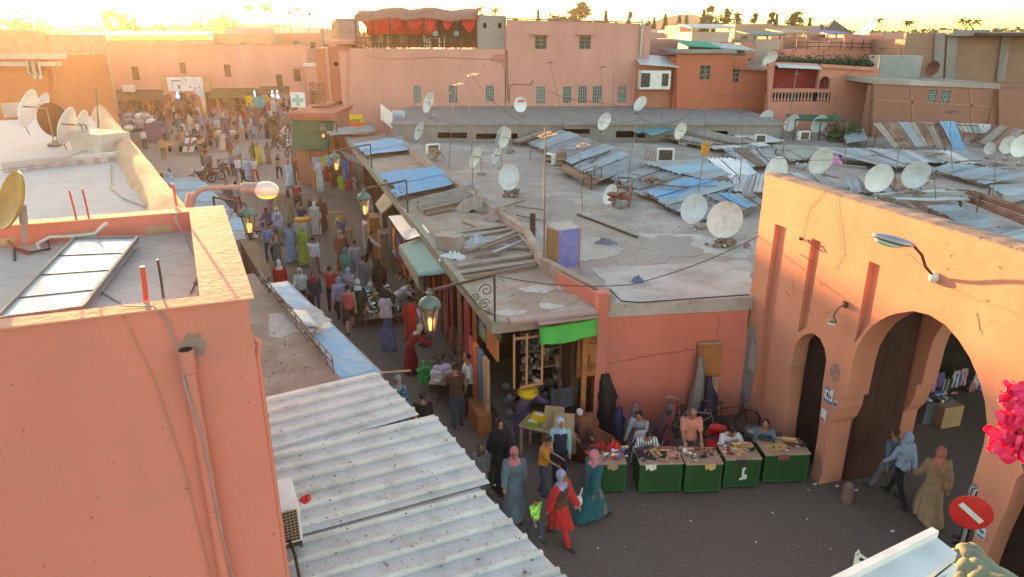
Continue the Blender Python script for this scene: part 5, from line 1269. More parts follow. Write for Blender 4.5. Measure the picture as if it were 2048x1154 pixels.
dish(1730,60,50,16,48,-1,1722,92,0,'large pale dish tilted up on the pink upper house',Y=60,arm=False)
dish(1540,118,34,20,40,1,1545,128,0,'white dish bundled at the left end of the roof hedge',Y=50.5,arm=False)
dish(420,73,14,8,5,1,421,82,0,'tiny white dish at the end of the glowing skylight roof',Y=88,arm=False)
dish(207,74,20,17,0,1,209,84,0,'round dish before the glowing skylight roof',Y=82,arm=False)
dish(1545,128,2,2,0,1,1545,128,0,'x',Y=51,arm=False)if False else None
dish(57,217,76,26,24,1,110,292,6.02,'leftmost large pale dish of the cluster on the white terrace')
dish(84,214,58,18,28,1,112,262,6.02,'second narrow pale dish behind the leftmost one in the cluster')
dish(106,240,66,52,-10,-1,118,286,6.02,'dark brown dish seen from behind in the terrace cluster',m=pm('brown_dish',(.10,.045,.02),(.16,.08,.04)))
dish(134,252,76,25,24,1,172,296,6.02,'front pale dish of the cluster, right of the dark brown dish')
dish(164,250,60,18,22,1,180,290,6.02,'rightmost pale dish of the cluster on the white terrace')
yd=dish(18,400,118,36,24,-1,52,512,7.0,'old mustard yellow dish on a grey pole at the left edge of the near terrace',m=pm('mustard_dish',(.42,.25,.05),(.33,.18,.04),6,.5,.2),arm=False,pole=False)
q=MB();q.tube([PZ(55,512,7.0),PY(44,410,PZ(55,512,7).y)],.045,10);p=PZ(55,512,7.0);q.box(p+Vector((0,0,.02)),(.3,.16,.05),.3);part('pole',q,pm('grey_pipe',(.32,.3,.3)),yd,True)
q=MB();q.beam(PY(44,415,p.y),PY(18,418,p.y),.09,.1);part('bracket',q,pm('mustard_dish',(.42,.25,.05)),yd,True)
# ================================================================== antenna masts
def mast(pts,Y,label,r=.02,yagi=True,m=None,z=3.28):
 base=PZ(pts[0][0],pts[0][1],z)if Y is None else PY(pts[0][0],pts[0][1],Y)
 P_=[base]+[PY(x,y,base.y)for x,y in pts[1:]]
 t=thing('antenna_mast',label,'antenna',base)
 q=MB();q.tube(P_,[r]+[r*.75]*(len(P_)-1),6);part('pole',q,m or pm('rust_pole',(.14,.10,.085),(.25,.2,.17),3),t,True)
 if yagi:
  q=MB();T=P_[-1]
  d=Vector((.42,.2,.1));q.beam(T-d*.3-Vector((0,0,.2)),T+d*.5-Vector((0,0,.2)),.02,.02)
  for k in range(6):c=T+d*(-.3+.16*k)-Vector((0,0,.2));q.beam(c-Vector((-.1,.3,0))*(.6+.1*k),c+Vector((-.1,.3,0))*(.6+.1*k),.012,.012)
  part('antenna',q,IRON,t,True)
 return t
ml=[([(1165,420),(1160,330),(1163,280)],None,'short dark mast on the bare roof before the low grey roof',True,3.3),([(1478,380),(1484,300),(1482,215)],None,'mast between the blue sheets and the beige roof',True,3.4),([(1690,330),(1694,240)],None,'thin mast rising from the long blue grey roof',True,3.5),([(1905,345),(1900,262),(1903,215)],None,'mast in front of the single bright blue sheet',True,3.5),([(1985,400),(1992,320)],None,'short mast at the right among the rusty roofs',True,3.5),([(1325,268),(1322,190),(1330,150)],None,'mast before the boxed white bay window',True,3.5),([(1060,320),(1063,255)],None,'short mast left of the grey ridge roof',True,3.3),([(770,262),(765,190)],None,'thin mast behind the blank billboard',False,3.5),([(1872,400),(1868,345)],None,'small mast right of the pair of large dishes',True,3.6),([(898,336),(902,260),(914,160)],None,'leaning antenna mast on the bare roof, left of the kinked mast',True,3.28),([(945,372),(943,250),(936,165),(942,140)],None,'kinked antenna mast on the bare roof',True,3.28),([(1128,258),(1115,190),(1098,118)],None,'mast leaning left before the pink wall',True,4.39),([(1203,238),(1204,128)],None,'upright thin mast before the pink wall, left of the shorter one',True,4.39),([(1226,240),(1227,150)],None,'shorter thin mast beside the lattice windows',False,4.39),([(1088,516),(1090,300),(1090,255)],None,'straight mast rising from the low parapet beside the lattice cage',True,3.6),([(1252,398),(1262,310),(1277,230)],None,'mast leaning right out of the crate pile',False,3.3),([(1395,402),(1408,300),(1412,140)],None,'tall mast carrying an orange box',True,3.3),([(1432,225),(1448,152)],None,'pale thin mast leaning before the terracotta house',False,4.39),([(1563,318),(1580,225),(1594,140)],None,'dark mast with a wire loop before the red alcove',True,3.6),([(1640,272),(1650,160)],None,'small mast with a yellow antenna before the alcove house',False,3.5),([(1735,282),(1752,190),(1765,90)],None,'long mast leaning before the corner of the brown wall',True,3.5),([(1788,381),(1795,320),(1802,270)],None,'grey mast with a flat comb antenna between the large pair of dishes',True,3.6),([(199,277),(192,178)],None,'dark mast standing in the dish cluster of the white terrace',False,6.1),([(1862,160),(1870,110),(1882,68)],49,'mast leaning on the raw brick wall with a lit tip',False,0),([(1055,40),(1015,12)],58,'thin mast leaning on the roof of the grey stair block',False,0),([(646,85),(643,18)],62,'concrete lamp mast behind the red tower',False,0),([(1730,95),(1737,40)],60,'pair of thin aerials on the pink upper house, left one',False,0),]
for k,(p_,Y_,lb,yg,z_)in enumerate(ml):mast(p_,Y_,lb,r=(.028 if k in(14,18,22)else .02)*(2.2 if Y_==62 else 1),yagi=yg,z=z_)
q=MB();q.box(PY(1411,297,PZ(1395,402,3.3).y-.05),(.28,.2,.45));solo('signal_box',q,pm('orange_box',(.5,.25,.04)),'orange box strapped on the tall mast','box')
q=MB();p=PY(643,24,62);q.tube([p,p+Vector((-.5,0,.12)),p+Vector((-1.0,0,.05))],.04,6);q.ball(p+Vector((-1.05,0,-.15)),(.15,.12,.14),8,6);solo('street_lamp',q,GREYC,'curved lamp arm at the top of the concrete mast','lamp')
# ================================================================== air conditioners and bits on the roofs
def acr(x,y,z,s,rz,label):p=PZ(x,y,z);return acunit(p,rz,s,label)
acr(866,308,3.55,.9,R(25),'white air conditioner on rubble at the low parapet')
acr(1101,328,3.3,.9,R(-60),'white air conditioner beside the rust brown barrel')
acr(1330,322,3.4,1.1,R(-8),'air conditioner with a dark fan face beside the tubular frame')
acr(1491,262,3.4,.95,R(10),'white air conditioner left of the dish row')
acr(1520,285,3.5,.8,R(-5),'small air conditioner with black face before the off white sheet')
acr(1606,280,3.5,.9,R(15),'low white air conditioner under the middle dish of the row')
q=MB();p=PZ(1122,330,3.3);q.lathe([(.26,0),(.27,.05),(.25,.3),(.27,.33),(.25,.6),(.26,.64)],p,16);solo('barrel',q,RUSTS,'rust brown metal barrel on the bare roof','barrel')
fr=thing('tube_frame','rusty tubular frame lying beside the air conditioner','frame',PZ(1300,315,3.4));q=MB()
c0,c1=PZ(1290,318,3.4),PZ(1316,322,3.4)
for z in(0,.45):q.tube([c0+Vector((0,0,z)),c1+Vector((0,0,z))],.02,5)
for k in range(5):c=c0.lerp(c1,k/4);q.tube([c,c+Vector((.1,0,.46))],.018,5)
part('frame',q,RUSTS,fr,True)
fr=thing('iron_stand','thin iron stand on the bare roof by the low grey roof','frame',PZ(1185,375,3.3));q=MB()
cs=[PZ(1166,375,3.3),PZ(1182,380,3.3),PZ(1202,370,3.3),PZ(1188,366,3.3)]
for c in cs:q.tube([c,c+Vector((0,0,.75))],.018,5)
for i in range(4):
 for z in(.4,.75):q.tube([cs[i]+Vector((0,0,z)),cs[(i+1)%4]+Vector((0,0,z))],.015,5)
part('frame',q,IRON,fr,True)
cr=thing('crate_frame','wooden crate frame with red scrap on the bare roof edge','crate',PZ(1245,412,3.3));q=MB()
cs=[PZ(1226,412,3.3),PZ(1258,414,3.3),PZ(1262,396,3.3),PZ(1234,394,3.3)]
for c in cs:q.beam(c,c+Vector((0,0,.8)),.07,.07)
for i in range(4):
 for z in(.05,.42,.8):q.beam(cs[i]+Vector((0,0,z)),cs[(i+1)%4]+Vector((0,0,z)),.05,.07)
part('frame',q,WOOD,cr,True)
random.seed(14);q=MB();c=PZ(1240,396,4.1)
for i in range(14):q.ball(c+Vector((random.uniform(-.4,.4),random.uniform(-.2,.2),random.uniform(-.05,.2))),(.16,.1,.08),7,5,M=Matrix.Rotation(random.uniform(0,3),4,'Z'))
solo('scrap_heap',q,pm('red_brown_scrap',(.25,.06,.05),(.2,.15,.1),9),'heap of red brown scrap on top of the crate frame','scrap')
def plank(x0,y0,x1,y1,z,w_,label,m=WOOD,th=.04,group=None):
 q=MB();q.beam(PZ(x0,y0,z),PZ(x1,y1,z),w_,th);return solo('plank',q,m,label,'plank',group)
PB=pm('bleached_board',(.36,.32,.28))
plank(1155,428,1275,474,3.33,.08,'long dark bar lying across the bare roof',IRON,.05)
plank(1110,447,1150,452,3.33,.15,'short pale plank behind the lattice cage',PB)
pks=[(915,545,1085,520,3.32,.22),(930,556,1075,528,3.34,.16),(905,478,1050,452,3.34,.2),(935,500,1052,455,3.38,.18),(960,498,1070,458,3.42,.16),(985,505,1048,480,3.4,.12),(915,530,1080,506,3.36,.2),(870,470,1010,450,3.33,.25),(850,428,905,418,3.33,.2),(930,440,965,455,3.33,.3),(1000,490,1060,495,3.36,.2),(1010,425,1080,440,3.38,.06),(1005,415,1050,400,3.38,.06),(1030,412,1090,420,3.4,.06),(1085,440,1105,415,3.4,.08),(950,515,1000,500,3.36,.14),(1040,470,1070,505,3.45,.1)]
pl_=['nearest the front edge of the pile','second from the front of the pile','across the middle of the shop roof','leaning up to the parapet','top of the leaning stack','short one inside the leaning stack','behind the two front ones','running left under the cloth heap','beside the bleached board roof','wide and tan before the cloth heap','short one at the right of the white rag','thin one over the parapet gap','thin one of the broken frame','thin one pointing right in the broken frame','pale one standing in the broken frame','small dark one in the heap','steep one at the parapet foot']
for k,a in enumerate(pks):plank(*a,'bleached plank '+pl_[k],[PB,WOOD,GREYS,pm('tan_board',(.42,.29,.2))][(0,1,0,0,1,2,0,0,1,3,0,1,1,1,0,1,0)[k]])
def heap(x,y,z,rx,ry,rz_,m,label,n=16,seed=1,name='cloth_heap',cat='heap'):
 rr=random.Random(seed);c=PZ(x,y,z);q=MB()
 if name in('stone_pile','scrap'):
  for i in range(n*2):
   k=rr.random();p=c+Vector((rr.gauss(0,rx*.45)*(1-k*.6),rr.gauss(0,ry*.4)*(1-k*.6),rz_*(.1+.75*k)));s_=rx*rr.uniform(.14,.34)
   q.box(p,(s_*1.3,s_,s_*.8),rr.uniform(0,6),rr.uniform(-.5,.5),rr.uniform(-.5,.5),taper=rr.uniform(.55,.9))
 else:
  N=26;vs=[];fs=[]
  for i in range(N+1):
   for j in range(N+1):
    u,v=i/N*2-1,j/N*2-1;d=math.hypot(u,v)+.22*noise.noise(Vector((u*2,v*2,seed)))
    h=max(0,1-d**1.6);r_=abs(noise.noise(Vector((u*3.1,v*3.1,seed+4.2))))+.5*abs(noise.noise(Vector((u*7,v*7,seed+1.2))))
    vs.append(c+Vector((u*rx*.8,v*ry*.8,h*rz_*(.25+1.5*r_)-(.06 if h<=0 else 0))))
  for i in range(N):
   for j in range(N):a=i*(N+1)+j;fs.append((a,a+N+1,a+N+2,a+1))
  q.smooth=True;q.add(vs,fs)
  o=solo(name,q,m,label,cat);o.modifiers.new('t','SOLIDIFY').thickness=.02;return o
 return solo(name,q,m,label,cat)
heap(955,415,3.35,1.0,.6,.5,pm('dusty_cloth',(.42,.36,.31),(.3,.25,.21),5),'heap of dusty cloth under the end of the board roof',22,2)
heap(1000,435,3.35,.8,.5,.4,pm('dusty_pink_cloth',(.45,.32,.27)),'heap of dusty pinkish sacking against the parapet',18,3)
heap(955,487,3.33,.5,.3,.3,pm('pale_rag',(.5,.54,.58)),'crumpled pale blue rag among the planks',12,4)
heap(905,513,3.3,.5,.3,.15,PAPER,'small white paper litter by the gutter beam',8,5)
heap(1025,392,3.3,.45,.35,.45,pm('roof_stone',(.27,.2,.15)),'pile of brown stones under the round dish',12,6,'stone_pile')
heap(1140,355,3.3,.35,.25,.35,pm('roof_stone',(.27,.2,.15)),'small lump of brown rubble on the bare roof',8,7,'stone_pile')
heap(870,316,3.4,.6,.45,.6,pm('roof_stone_b',(.36,.26,.2)),'rubble piled at the parapet under the air conditioner',16,8,'stone_pile')
heap(1448,492,3.3,.6,.3,.3,pm('roof_stone',(.27,.2,.15)),'bricks holding down the biggest dish',12,9,'stone_pile')
heap(1275,562,3.32,.22,.14,.16,pm('blue_rag',(.16,.22,.33)),'small blue rag lying on the limewashed roof',8,10,'rag')
heap(1212,485,3.32,.45,.2,.15,pm('grey_rag',(.2,.22,.26)),'blue grey rags scattered on the bare roof',10,11,'rag')
heap(1670,325,3.7,.45,.2,.4,pm('magenta_cloth',(.6,.08,.35),(.55,.4,.5),5),'pink and white cloth behind the dish above the gate',9,12)
heap(1200,322,3.4,.9,.3,.25,RUSTS,'rusty scrap lying on the low grey roof',10,13,'scrap')
q=MB();p=PZ(900,498,3.27)
q.box(p+Vector((0,0,.22)),(.75,.5,.44),-.35);q.box(p+Vector((.0,0,.45)),(.8,.55,.03),-.35);solo('wooden_box',q,pm('grey_box',(.4,.34,.29),(.3,.25,.2),4),'old pale wooden box on the shop roof beside the gutter beam','box')
q=MB();random.seed(41)
for i in range(700):
 x,y=random.uniform(820,1510),random.uniform(285,620)
 z=3.29;p=PZ(x,y,z)
 if y>260+(x-640)*1.02-20:continue
 s_=random.uniform(.006,.022)*(1+(p.y-15)/40);q.box(p,(s_*1.5,s_,s_),random.uniform(0,3))
solo('roof_debris',q,pm('roof_grit_b',(.25,.19,.15),(.15,.11,.09),9),'stones and grit strewn over the wide flat roof','debris',kind='stuff')
q=MB();random.seed(43)
for i in range(140):
 t_=random.random();p=RW(random.uniform(.5,20),random.uniform(.2,2.4),3.27);s_=random.uniform(.008,.03);q.box(p,(s_*1.5,s_,s_*.6),random.uniform(0,3))
for i in range(90):
 p=RL0.lerp(RL1,random.random())+rn*random.uniform(.3,2);s_=random.uniform(.006,.02);q.box((p.x,p.y,3.08),(s_*2,s_,s_),random.uniform(0,3))
solo('roof_debris',q,pm('roof_grit_b',(.25,.19,.15)),'small rubbish strewn on the sandy shop roofs','debris',kind='stuff')
RSTN=[('tan',pm('tan_patch',(.41,.33,.28),(.34,.27,.225),2.5,.95)),('grey',pm('grey_patch_b',(.33,.28,.25),(.35,.30,.265),2.5,.95)),('pale',pm('pale_patch',(.43,.38,.34),(.38,.325,.29),2.5,.95))]
random.seed(505);q=[MB(),MB(),MB()]
for i in range(30):
 x,y=random.uniform(900,1500),random.uniform(300,520)
 if y>260+(x-640)*.86-40:continue
 c=PZ(x,y,3.3);rr_=random.uniform(.25,1.1);ph=random.uniform(0,6);q[i%3].prism([(c.x+rr_*(1+.3*math.sin(3*a+ph)+random.uniform(-.1,.1))*math.cos(a),c.y+rr_*(1+.3*math.sin(2*a+ph)+random.uniform(-.1,.1))*math.sin(a))for a in[k*2*PI/22 for k in range(22)]],3.2805,3.2815+i*.0004)
for k in range(3):
 if q[k].v:part('screed_patch',q[k],RSTN[k][1],blk,True)
lc=thing('lattice_cage','small cage of ochre and blue trellis with a pale tiled lid on the parapet','cage',PZ(1125,540,3.3))
a=PZ(1093,530,3.35);a0=Vector((a.x,a.y,3.45));bx=PZ(1122,541,3.35);b0=Vector((bx.x-.1,bx.y+.1,3.45));c0=PZ(1158,528,3.4);c0=Vector((c0.x,c0.y,3.45))
topz=4.45
def trellis(P_,Q_,z0,z1,m,nm):
 q=MB();L=(Q_-P_).length;n_=max(2,int(L/.085));nz_=int((z1-z0)/.085)
 d=(Q_-P_)/L
 for k in range(-nz_,n_):
  for sgn in(1,-1):
   s0,s1=k*.085,k*.085+(z1-z0)
   t0,t1=max(0,-s0/(z1-z0)),min(1,(L-s0)/(z1-z0))
   if t1<=t0:continue
   sa,sb=s0+(z1-z0)*t0,s0+(z1-z0)*t1;za,zb=z0+(z1-z0)*t0,z0+(z1-z0)*t1
   if sgn<0:sa,sb=L-sa,L-sb
   q.beam(P_+d*sa+Vector((0,0,za-P_.z)),P_+d*sb+Vector((0,0,zb-P_.z)),.012+.006*(sgn>0),.028)
 part(nm,q,m,lc,True)
trellis(a0,b0,3.5,topz,pm('ochre_slat',(.38,.22,.06),(.3,.16,.05),5),'side_trellis');trellis(b0,c0,3.35,topz,pm('blue_slat',(.12,.14,.5),(.2,.22,.5),5),'front_trellis')
q=MB()
mid=(a0+c0)/2+Vector((.1,.35,0));d0=a0+(c0-b0)
corr(q,Vector((a0.x,a0.y,topz+.12)),Vector((d0.x,d0.y,topz+.12)),Vector((c0.x,c0.y,topz+.02)),Vector((b0.x,b0.y,topz+.02)),.14,.03);part('lid',q,pm('pale_tile',(.6,.52,.47)),lc,True)
q=MB()
for p in(a0,b0,c0):q.beam((p.x,p.y,3.0),(p.x,p.y,topz),.04,.04)
part('post',q,pm('ochre_slat',(.38,.22,.06)),lc,True)
q=MB();p=PZ(1065,472,3.4);q.box(p+Vector((0,0,.35)),(.18,.18,.8));solo('stub_post',q,IRON,'short dark post standing by the lattice cage','post')
random.seed(301)
wl_=[((942,150),(1088,260)),((1128,200),(1277,240)),((1277,235),(1412,200)),((1412,180),(1594,150)),((1594,160),(1765,100)),((903,180),(1010,280)),((1565,260),(1800,280)),((1412,290),(1800,300))]
for k,((x0,y0),(x1,y1))in enumerate(wl_):
 def hz_(x):return 34 if x<1150 else 26 if x<1500 else 30
 cable('wire',[PY(x0,y0,hz_(x0)),PY(x1,y1,hz_(x1))],.009,IRON,'thin aerial wire, %s of those strung between the roof masts from the left'%ORD[k],group='wires between the roof masts',sag=.5,nseg=10)
tn=[(1078,300),(1105,318),(1150,300),(1190,318),(1235,318),(1260,345),(1300,345),(1345,372),(1395,372),(1430,352),(1470,340),(1500,395),(1330,275),(1380,282),(1450,290),(1250,372),(1290,388),(1352,330),(1420,410),(1170,345)]
for k,(x,y)in enumerate(tn):
 a=random.uniform(-.5,2.6);z=3.78;p=PZ(x,y,z);L_=random.uniform(.5,1.6);d=Vector((math.cos(a),math.sin(a),random.uniform(-.08,.08)));q=MB();q.beam(p-d*L_/2,p+d*L_/2,random.uniform(.05,.16),.03)
 solo('plank',q,[WOOD,PB,RUSTS,IRON][k%4],'%s loose %s from the left on the central sheet roofs'%(ORD[k],['brown batten','bleached batten','rusty strip','dark bar'][k%4]),'plank','loose battens on the central sheet roofs')
for k in range(20):
 x=1570+k*23;y=300+(k*37)%95;
 a=random.uniform(-.5,2.6);p=PZ(x,y,3.75);L_=random.uniform(.5,1.5);d=Vector((math.cos(a),math.sin(a),random.uniform(-.08,.08)));q=MB();q.beam(p-d*L_/2,p+d*L_/2,random.uniform(.05,.2),.03)
 solo('plank',q,[WOOD,RUSTS,PB,IRON][k%4],'%s loose %s from the left on the roofs behind the gate'%(ORD[k],['brown batten','rusty strip','bleached batten','dark bar'][k%4]),'plank','loose battens on the roofs behind the gate')
heap(1300,366,3.75,.5,.4,.25,RUSTS,'rusty scrap lying on the large blue and grey roof',8,21,'scrap')
heap(1500,300,3.4,.6,.4,.3,pm('grey_scrap',(.3,.3,.3),(.45,.45,.45)),'grey scrap tins left of the middle dish of the row',10,22,'scrap')
heap(1600,340,3.5,.6,.4,.35,pm('grey_scrap',(.3,.3,.3)),'grey scrap beside the dish with the pink cloth',10,23,'scrap')
heap(1835,392,3.6,.5,.3,.2,pm('roof_stone',(.27,.2,.15)),'stones at the foot of the right large dish behind the gate',9,24,'stone_pile')
heap(1770,402,3.6,.5,.3,.2,pm('roof_stone',(.27,.2,.15)),'stones at the foot of the left large dish behind the gate',9,25,'stone_pile')
cable('wire',[PY(200,570,9),((-1.0,14.4,4.2))],.01,IRON,'thin wire')if False else None
cable('wire',[(-5.4,16.0,4.6),(-1.72,14.38,4.30)],.011,IRON,'dark wire slung across the street to the big lantern bracket',sag=.35,nseg=14)
cable('wire',[(-.3,14.9,4.4),(2.8,15.6,3.95),(6.0,16.45,4.9)],.011,IRON,'dark wire sagging over the limewashed roof to the gate',sag=.12,nseg=14)
cable('cable',[LW0+Vector((.05,-.03,3.75)),LW0+Vector((.35,.0,3.42)),LW0+Vector((.8,.06,3.36)),LW1+Vector((-.1,0,3.4))],.018,IRON,'black cable lying along the top edge of the long salmon wall')
# ================================================================== people
def fk(lean=0,pz=None,legs=((0,0),(0,0)),arms=((0,.12,.15),(0,.12,.15)),head=(0,0),spread=.09):
 J={};hips=[]
 ext=[.43*math.cos(th)+.43*math.cos(th-kn)for th,kn in legs]
 if pz is None:pz=max(ext)+.085
 J['pelvis']=Vector((0,0,pz))
 T=Vector((0,math.sin(lean),math.cos(lean)));F=Vector((0,math.cos(lean),-math.sin(lean)))
 J['T']=T;J['F']=F
 J['waist']=J['pelvis']+T*.14;J['chest']=J['pelvis']+T*.33;J['neck']=J['pelvis']+T*.50
 hl=lean*.55+head[0]
 hu=Vector((0,math.sin(hl),math.cos(hl)))
 J['head']=J['neck']+hu*.17+Vector((0,.015,0))
 J['HM']=Matrix.Translation(J['head'])@Matrix.Rotation(head[1],4,'Z')@Matrix.Rotation(-hl,4,'X')
 for i,sx in enumerate((1,-1)):
  th,kn=legs[i];h=J['pelvis']+Vector((sx*spread,0,-.02))
  k=h+Vector((sx*.01,.43*math.sin(th),-.43*math.cos(th)));a=k+Vector((0,.43*math.sin(th-kn),-.43*math.cos(th-kn)))
  pt=-max(0,(kn-th))*.5
  J['leg%d'%i]=(h,k,a,a+Vector((sx*.02,.16*math.cos(pt),-.055+.16*math.sin(pt))))
  f,o,e=arms[i];s_=J['pelvis']+T*.455+Vector((sx*.175,0,0))
  el=s_+Vector((sx*math.sin(o),math.sin(f)*math.cos(o),-math.cos(f)*math.cos(o)))*.285
  fo=f+e;oi=o*.5 if e<.6 else-o*.6
  d=Vector((sx*math.sin(oi),math.sin(fo)*math.cos(oi),-math.cos(fo)*math.cos(oi)))
  J['arm%d'%i]=(s_,el,el+d*.25,d,sx)
 return J
POSE=dict(stand=dict(),walk=dict(legs=((.42,.12),(-.28,.22)),arms=((-.35,.1,.2),(.35,.1,.35)),lean=.04),walk2=dict(legs=((-.25,.3),(.36,.08)),arms=((.3,.14,.5),(-.25,.12,.15)),lean=.05),talk=dict(legs=((.06,.05),(-.04,.02)),arms=((.35,.15,1.25),(.05,.12,.25)),head=(.05,.3)),carry=dict(legs=((.2,.1),(-.15,.1)),arms=((.25,.12,1.4),(.2,.12,1.3)),lean=.03),push=dict(legs=((.3,.2),(-.3,.2)),arms=((.7,.1,.5),(.7,.1,.5)),lean=.22),bend=dict(legs=((.2,.35),(.1,.2)),arms=((.75,.1,.5),(.7,.12,.4)),lean=.95,head=(.1,0)),stoop=dict(legs=((.15,.2),(.0,.1)),arms=((.7,.1,.5),(.6,.12,.4)),lean=.6,head=(.15,0)),photo=dict(legs=((.05,.03),(-.05,.05)),arms=((1.1,.25,1.5),(1.1,.25,1.5)),lean=.02),sit=dict(pz=.50,legs=((1.45,1.4),(1.5,1.5)),arms=((.55,.15,.9),(.55,.15,.8)),lean=.2,head=(.25,0),spread=.12),lean=dict(pz=.50,legs=((1.4,1.4),(1.5,1.5)),arms=((.75,.35,1.0),(.8,.3,.9)),lean=.5,head=(.4,.1),spread=.12),think=dict(pz=.50,legs=((1.4,1.4),(1.5,1.5)),arms=((.9,.1,1.9),(.7,.3,1.1)),lean=.42,head=(.0,-.2),spread=.12),work=dict(legs=((.05,.03),(-.05,.05)),arms=((.5,.1,.6),(.45,.1,.7)),lean=.12,head=(.35,0)),)
_J={k:fk(**v)for k,v in POSE.items()}
def remeshed(q,vox,name,smooth=2,disp=None,mats=None):
 me=q.mesh('src',[SKINA]);o=bpy.data.objects.new('tmp',me);COL.objects.link(o)
 r=o.modifiers.new('r','REMESH');r.mode='VOXEL';r.voxel_size=vox
 if smooth:s_=o.modifiers.new('s','SMOOTH');s_.factor=.5;s_.iterations=smooth
 dg=bpy.context.evaluated_depsgraph_get();dg.update()
 m2=bpy.data.meshes.new_from_object(o.evaluated_get(dg));m2.name=name
 bpy.data.objects.remove(o);bpy.data.meshes.remove(me)
 if disp:
  n_=[v.normal.copy()for v in m2.vertices]
  for v,nn_ in zip(m2.vertices,n_):v.co=v.co+nn_*disp(v.co)
 m2.polygons.foreach_set('use_smooth',[True]*len(m2.polygons))
 m2.materials.clear()
 for m in(mats or[SKINA]):m2.materials.append(m)
 m2.update();return m2
def limb(q,pts,rs,n=10):
 q.tube(pts,rs,n)
 for p,r in zip(pts,rs):q.ball(p,r*.98,n,6)
def frameM(c,T,F):
 X=F.cross(T).normalized();M=Matrix((X,F,T)).transposed().to_4x4();M.translation=c;return M
def torso(q,J,k=0.0,low=True,fem=0):
 T,F=J['T'],J['F']
 prof=[(-.06,.145,.105),(.04,.15,.11),(.14,.128-.01*fem,.098),(.26,.155,.11),(.36,.168,.112),(.44,.16,.095),(.485,.10,.07)]
 n=16;vs=[]
 M=frameM(J['pelvis'],T,F)
 for z,rx,ry in prof:
  for i in range(n):a=2*PI*i/n;vs.append(M@Vector(((rx+k)*math.cos(a),(ry+k)*math.sin(a),z)))
 fs=[(i*n+j,i*n+(j+1)%n,(i+1)*n+(j+1)%n,(i+1)*n+j)for i in range(len(prof)-1)for j in range(n)]
 fs+=[tuple(reversed(range(n))),tuple((len(prof)-1)*n+j for j in range(n))]
 q.add(vs,fs)
_PM={}
def body_mesh(pose):
 if('body',pose)in _PM:return _PM['body',pose]
 J=_J[pose];q=MB();torso(q,J)
 q.ball(J['pelvis']-Vector((0,0,.03)),(.145,.11,.1),12,8)
 q.tube([J['neck']-J['T']*.05,J['head']-(J['head']-J['neck'])*.3],[.06,.05],10)
 H=J['HM']
 q.ball((0,0,0),(.075,.095,.115),14,10,M=H@Matrix.Translation((0,-.005,.015)))
 q.ball((0,0,0),(.056,.06,.07),12,8,M=H@Matrix.Translation((0,.03,-.05)))
 q.ball((0,0,0),(.014,.024,.028),8,6,M=H@Matrix.Translation((0,.092,-.01)))
 for s_ in(1,-1):q.ball((0,0,0),(.01,.02,.032),8,6,M=H@Matrix.Translation((s_*.076,-.005,-.005)))
 for i in(0,1):
  h,k,a,t=J['leg%d'%i];limb(q,[h,h.lerp(k,.5),k,k.lerp(a,.35),a],[.085,.075,.055,.056,.038])
  limb(q,[a-Vector((0,.035,.04)),a+Vector((0,.05,-.045)),t],[.036,.036,.028])
  s_,e,w_,d,sx=J['arm%d'%i];limb(q,[s_,s_.lerp(e,.5),e,w_],[.058,.048,.038,.026])
  X=Vector((1,0,0));X=(X-d*X.dot(d)).normalized();N_=d.cross(X)
  pm_=w_+d*.045
  MM=Matrix((X,N_,d)).transposed().to_4x4();MM.translation=pm_
  q.ball((0,0,0),(.04,.02,.05),10,6,M=MM)
  cu=N_*(1 if N_.z>0 else 1)
  for f_,(ox,L)in enumerate(((-.028,.06),(-.009,.072),(.01,.067),(.028,.052))):
   b=pm_+X*ox+d*.038;m_=b+d*L*.5+cu*.006;e_=m_+d*L*.35+cu*L*.35
   q.tube([b,m_,e_],[.0105,.0098,.0085],6);q.ball(e_,.0085,6,4)
  tb=pm_-X*sx*.03-d*.02;q.tube([tb,tb-X*sx*.03+d*.025,tb-X*sx*.035+d*.055+cu*.012],[.013,.011,.009],6)
 m=remeshed(q,.0115,'person_body',1,mats=[SKINB,EYE,LIPS])
 Hi=H.inverted()
 for p in m.polygons:
  c=Hi@p.center
  if c.y>.05 and abs(c.x)<.06 and abs(c.z)<.1:
   if abs(abs(c.x)-.03)<.015 and abs(c.z-.012)<.008:p.material_index=1
   elif abs(abs(c.x)-.03)<.018 and abs(c.z-.034)<.005:p.material_index=1
   elif abs(c.x)<.024 and abs(c.z+.055)<.008:p.material_index=2
 _PM['body',pose]=m;return m
def wr_(amp,sc=9):
 return lambda co:amp*(noise.noise(Vector((co.x*sc,co.y*sc,co.z*sc*.45)))+.4*noise.noise(co*sc*2.2))
def top_mesh(pose,sleeve='long'):
 key=('top'+sleeve,pose)
 if key in _PM:return _PM[key]
 J=_J[pose];q=MB();torso(q,J,.022);q.ball(J['pelvis']-Vector((0,0,.0)),(.165,.132,.09),12,8)
 for i in(0,1):
  s_,e,w_,d,sx=J['arm%d'%i]
  if sleeve=='long':limb(q,[s_,s_.lerp(e,.5),e,w_-d*.02],[.075,.066,.056,.043])
  elif sleeve=='short':limb(q,[s_,s_.lerp(e,.75)],[.076,.066])
  else:limb(q,[s_-Vector((sx*.03,0,0)),s_],[.06,.05])
 m=remeshed(q,.015,'top',2,wr_(.009));_PM[key]=m;return m
def trouser_mesh(pose,short=False):
 key=('tr%d'%short,pose)
 if key in _PM:return _PM[key]
 J=_J[pose];q=MB();q.ball(J['pelvis']-Vector((0,0,.02)),(.157,.123,.115),12,8)
 for i in(0,1):
  h,k,a,t=J['leg%d'%i]
  if short:limb(q,[h,h.lerp(k,.5),k-(k-h)*.08],[.098,.092,.082])
  else:limb(q,[h,h.lerp(k,.5),k,k.lerp(a,.5),a+Vector((0,0,.02))],[.097,.087,.07,.064,.06])
 m=remeshed(q,.015,'trousers',2,wr_(.008));_PM[key]=m;return m
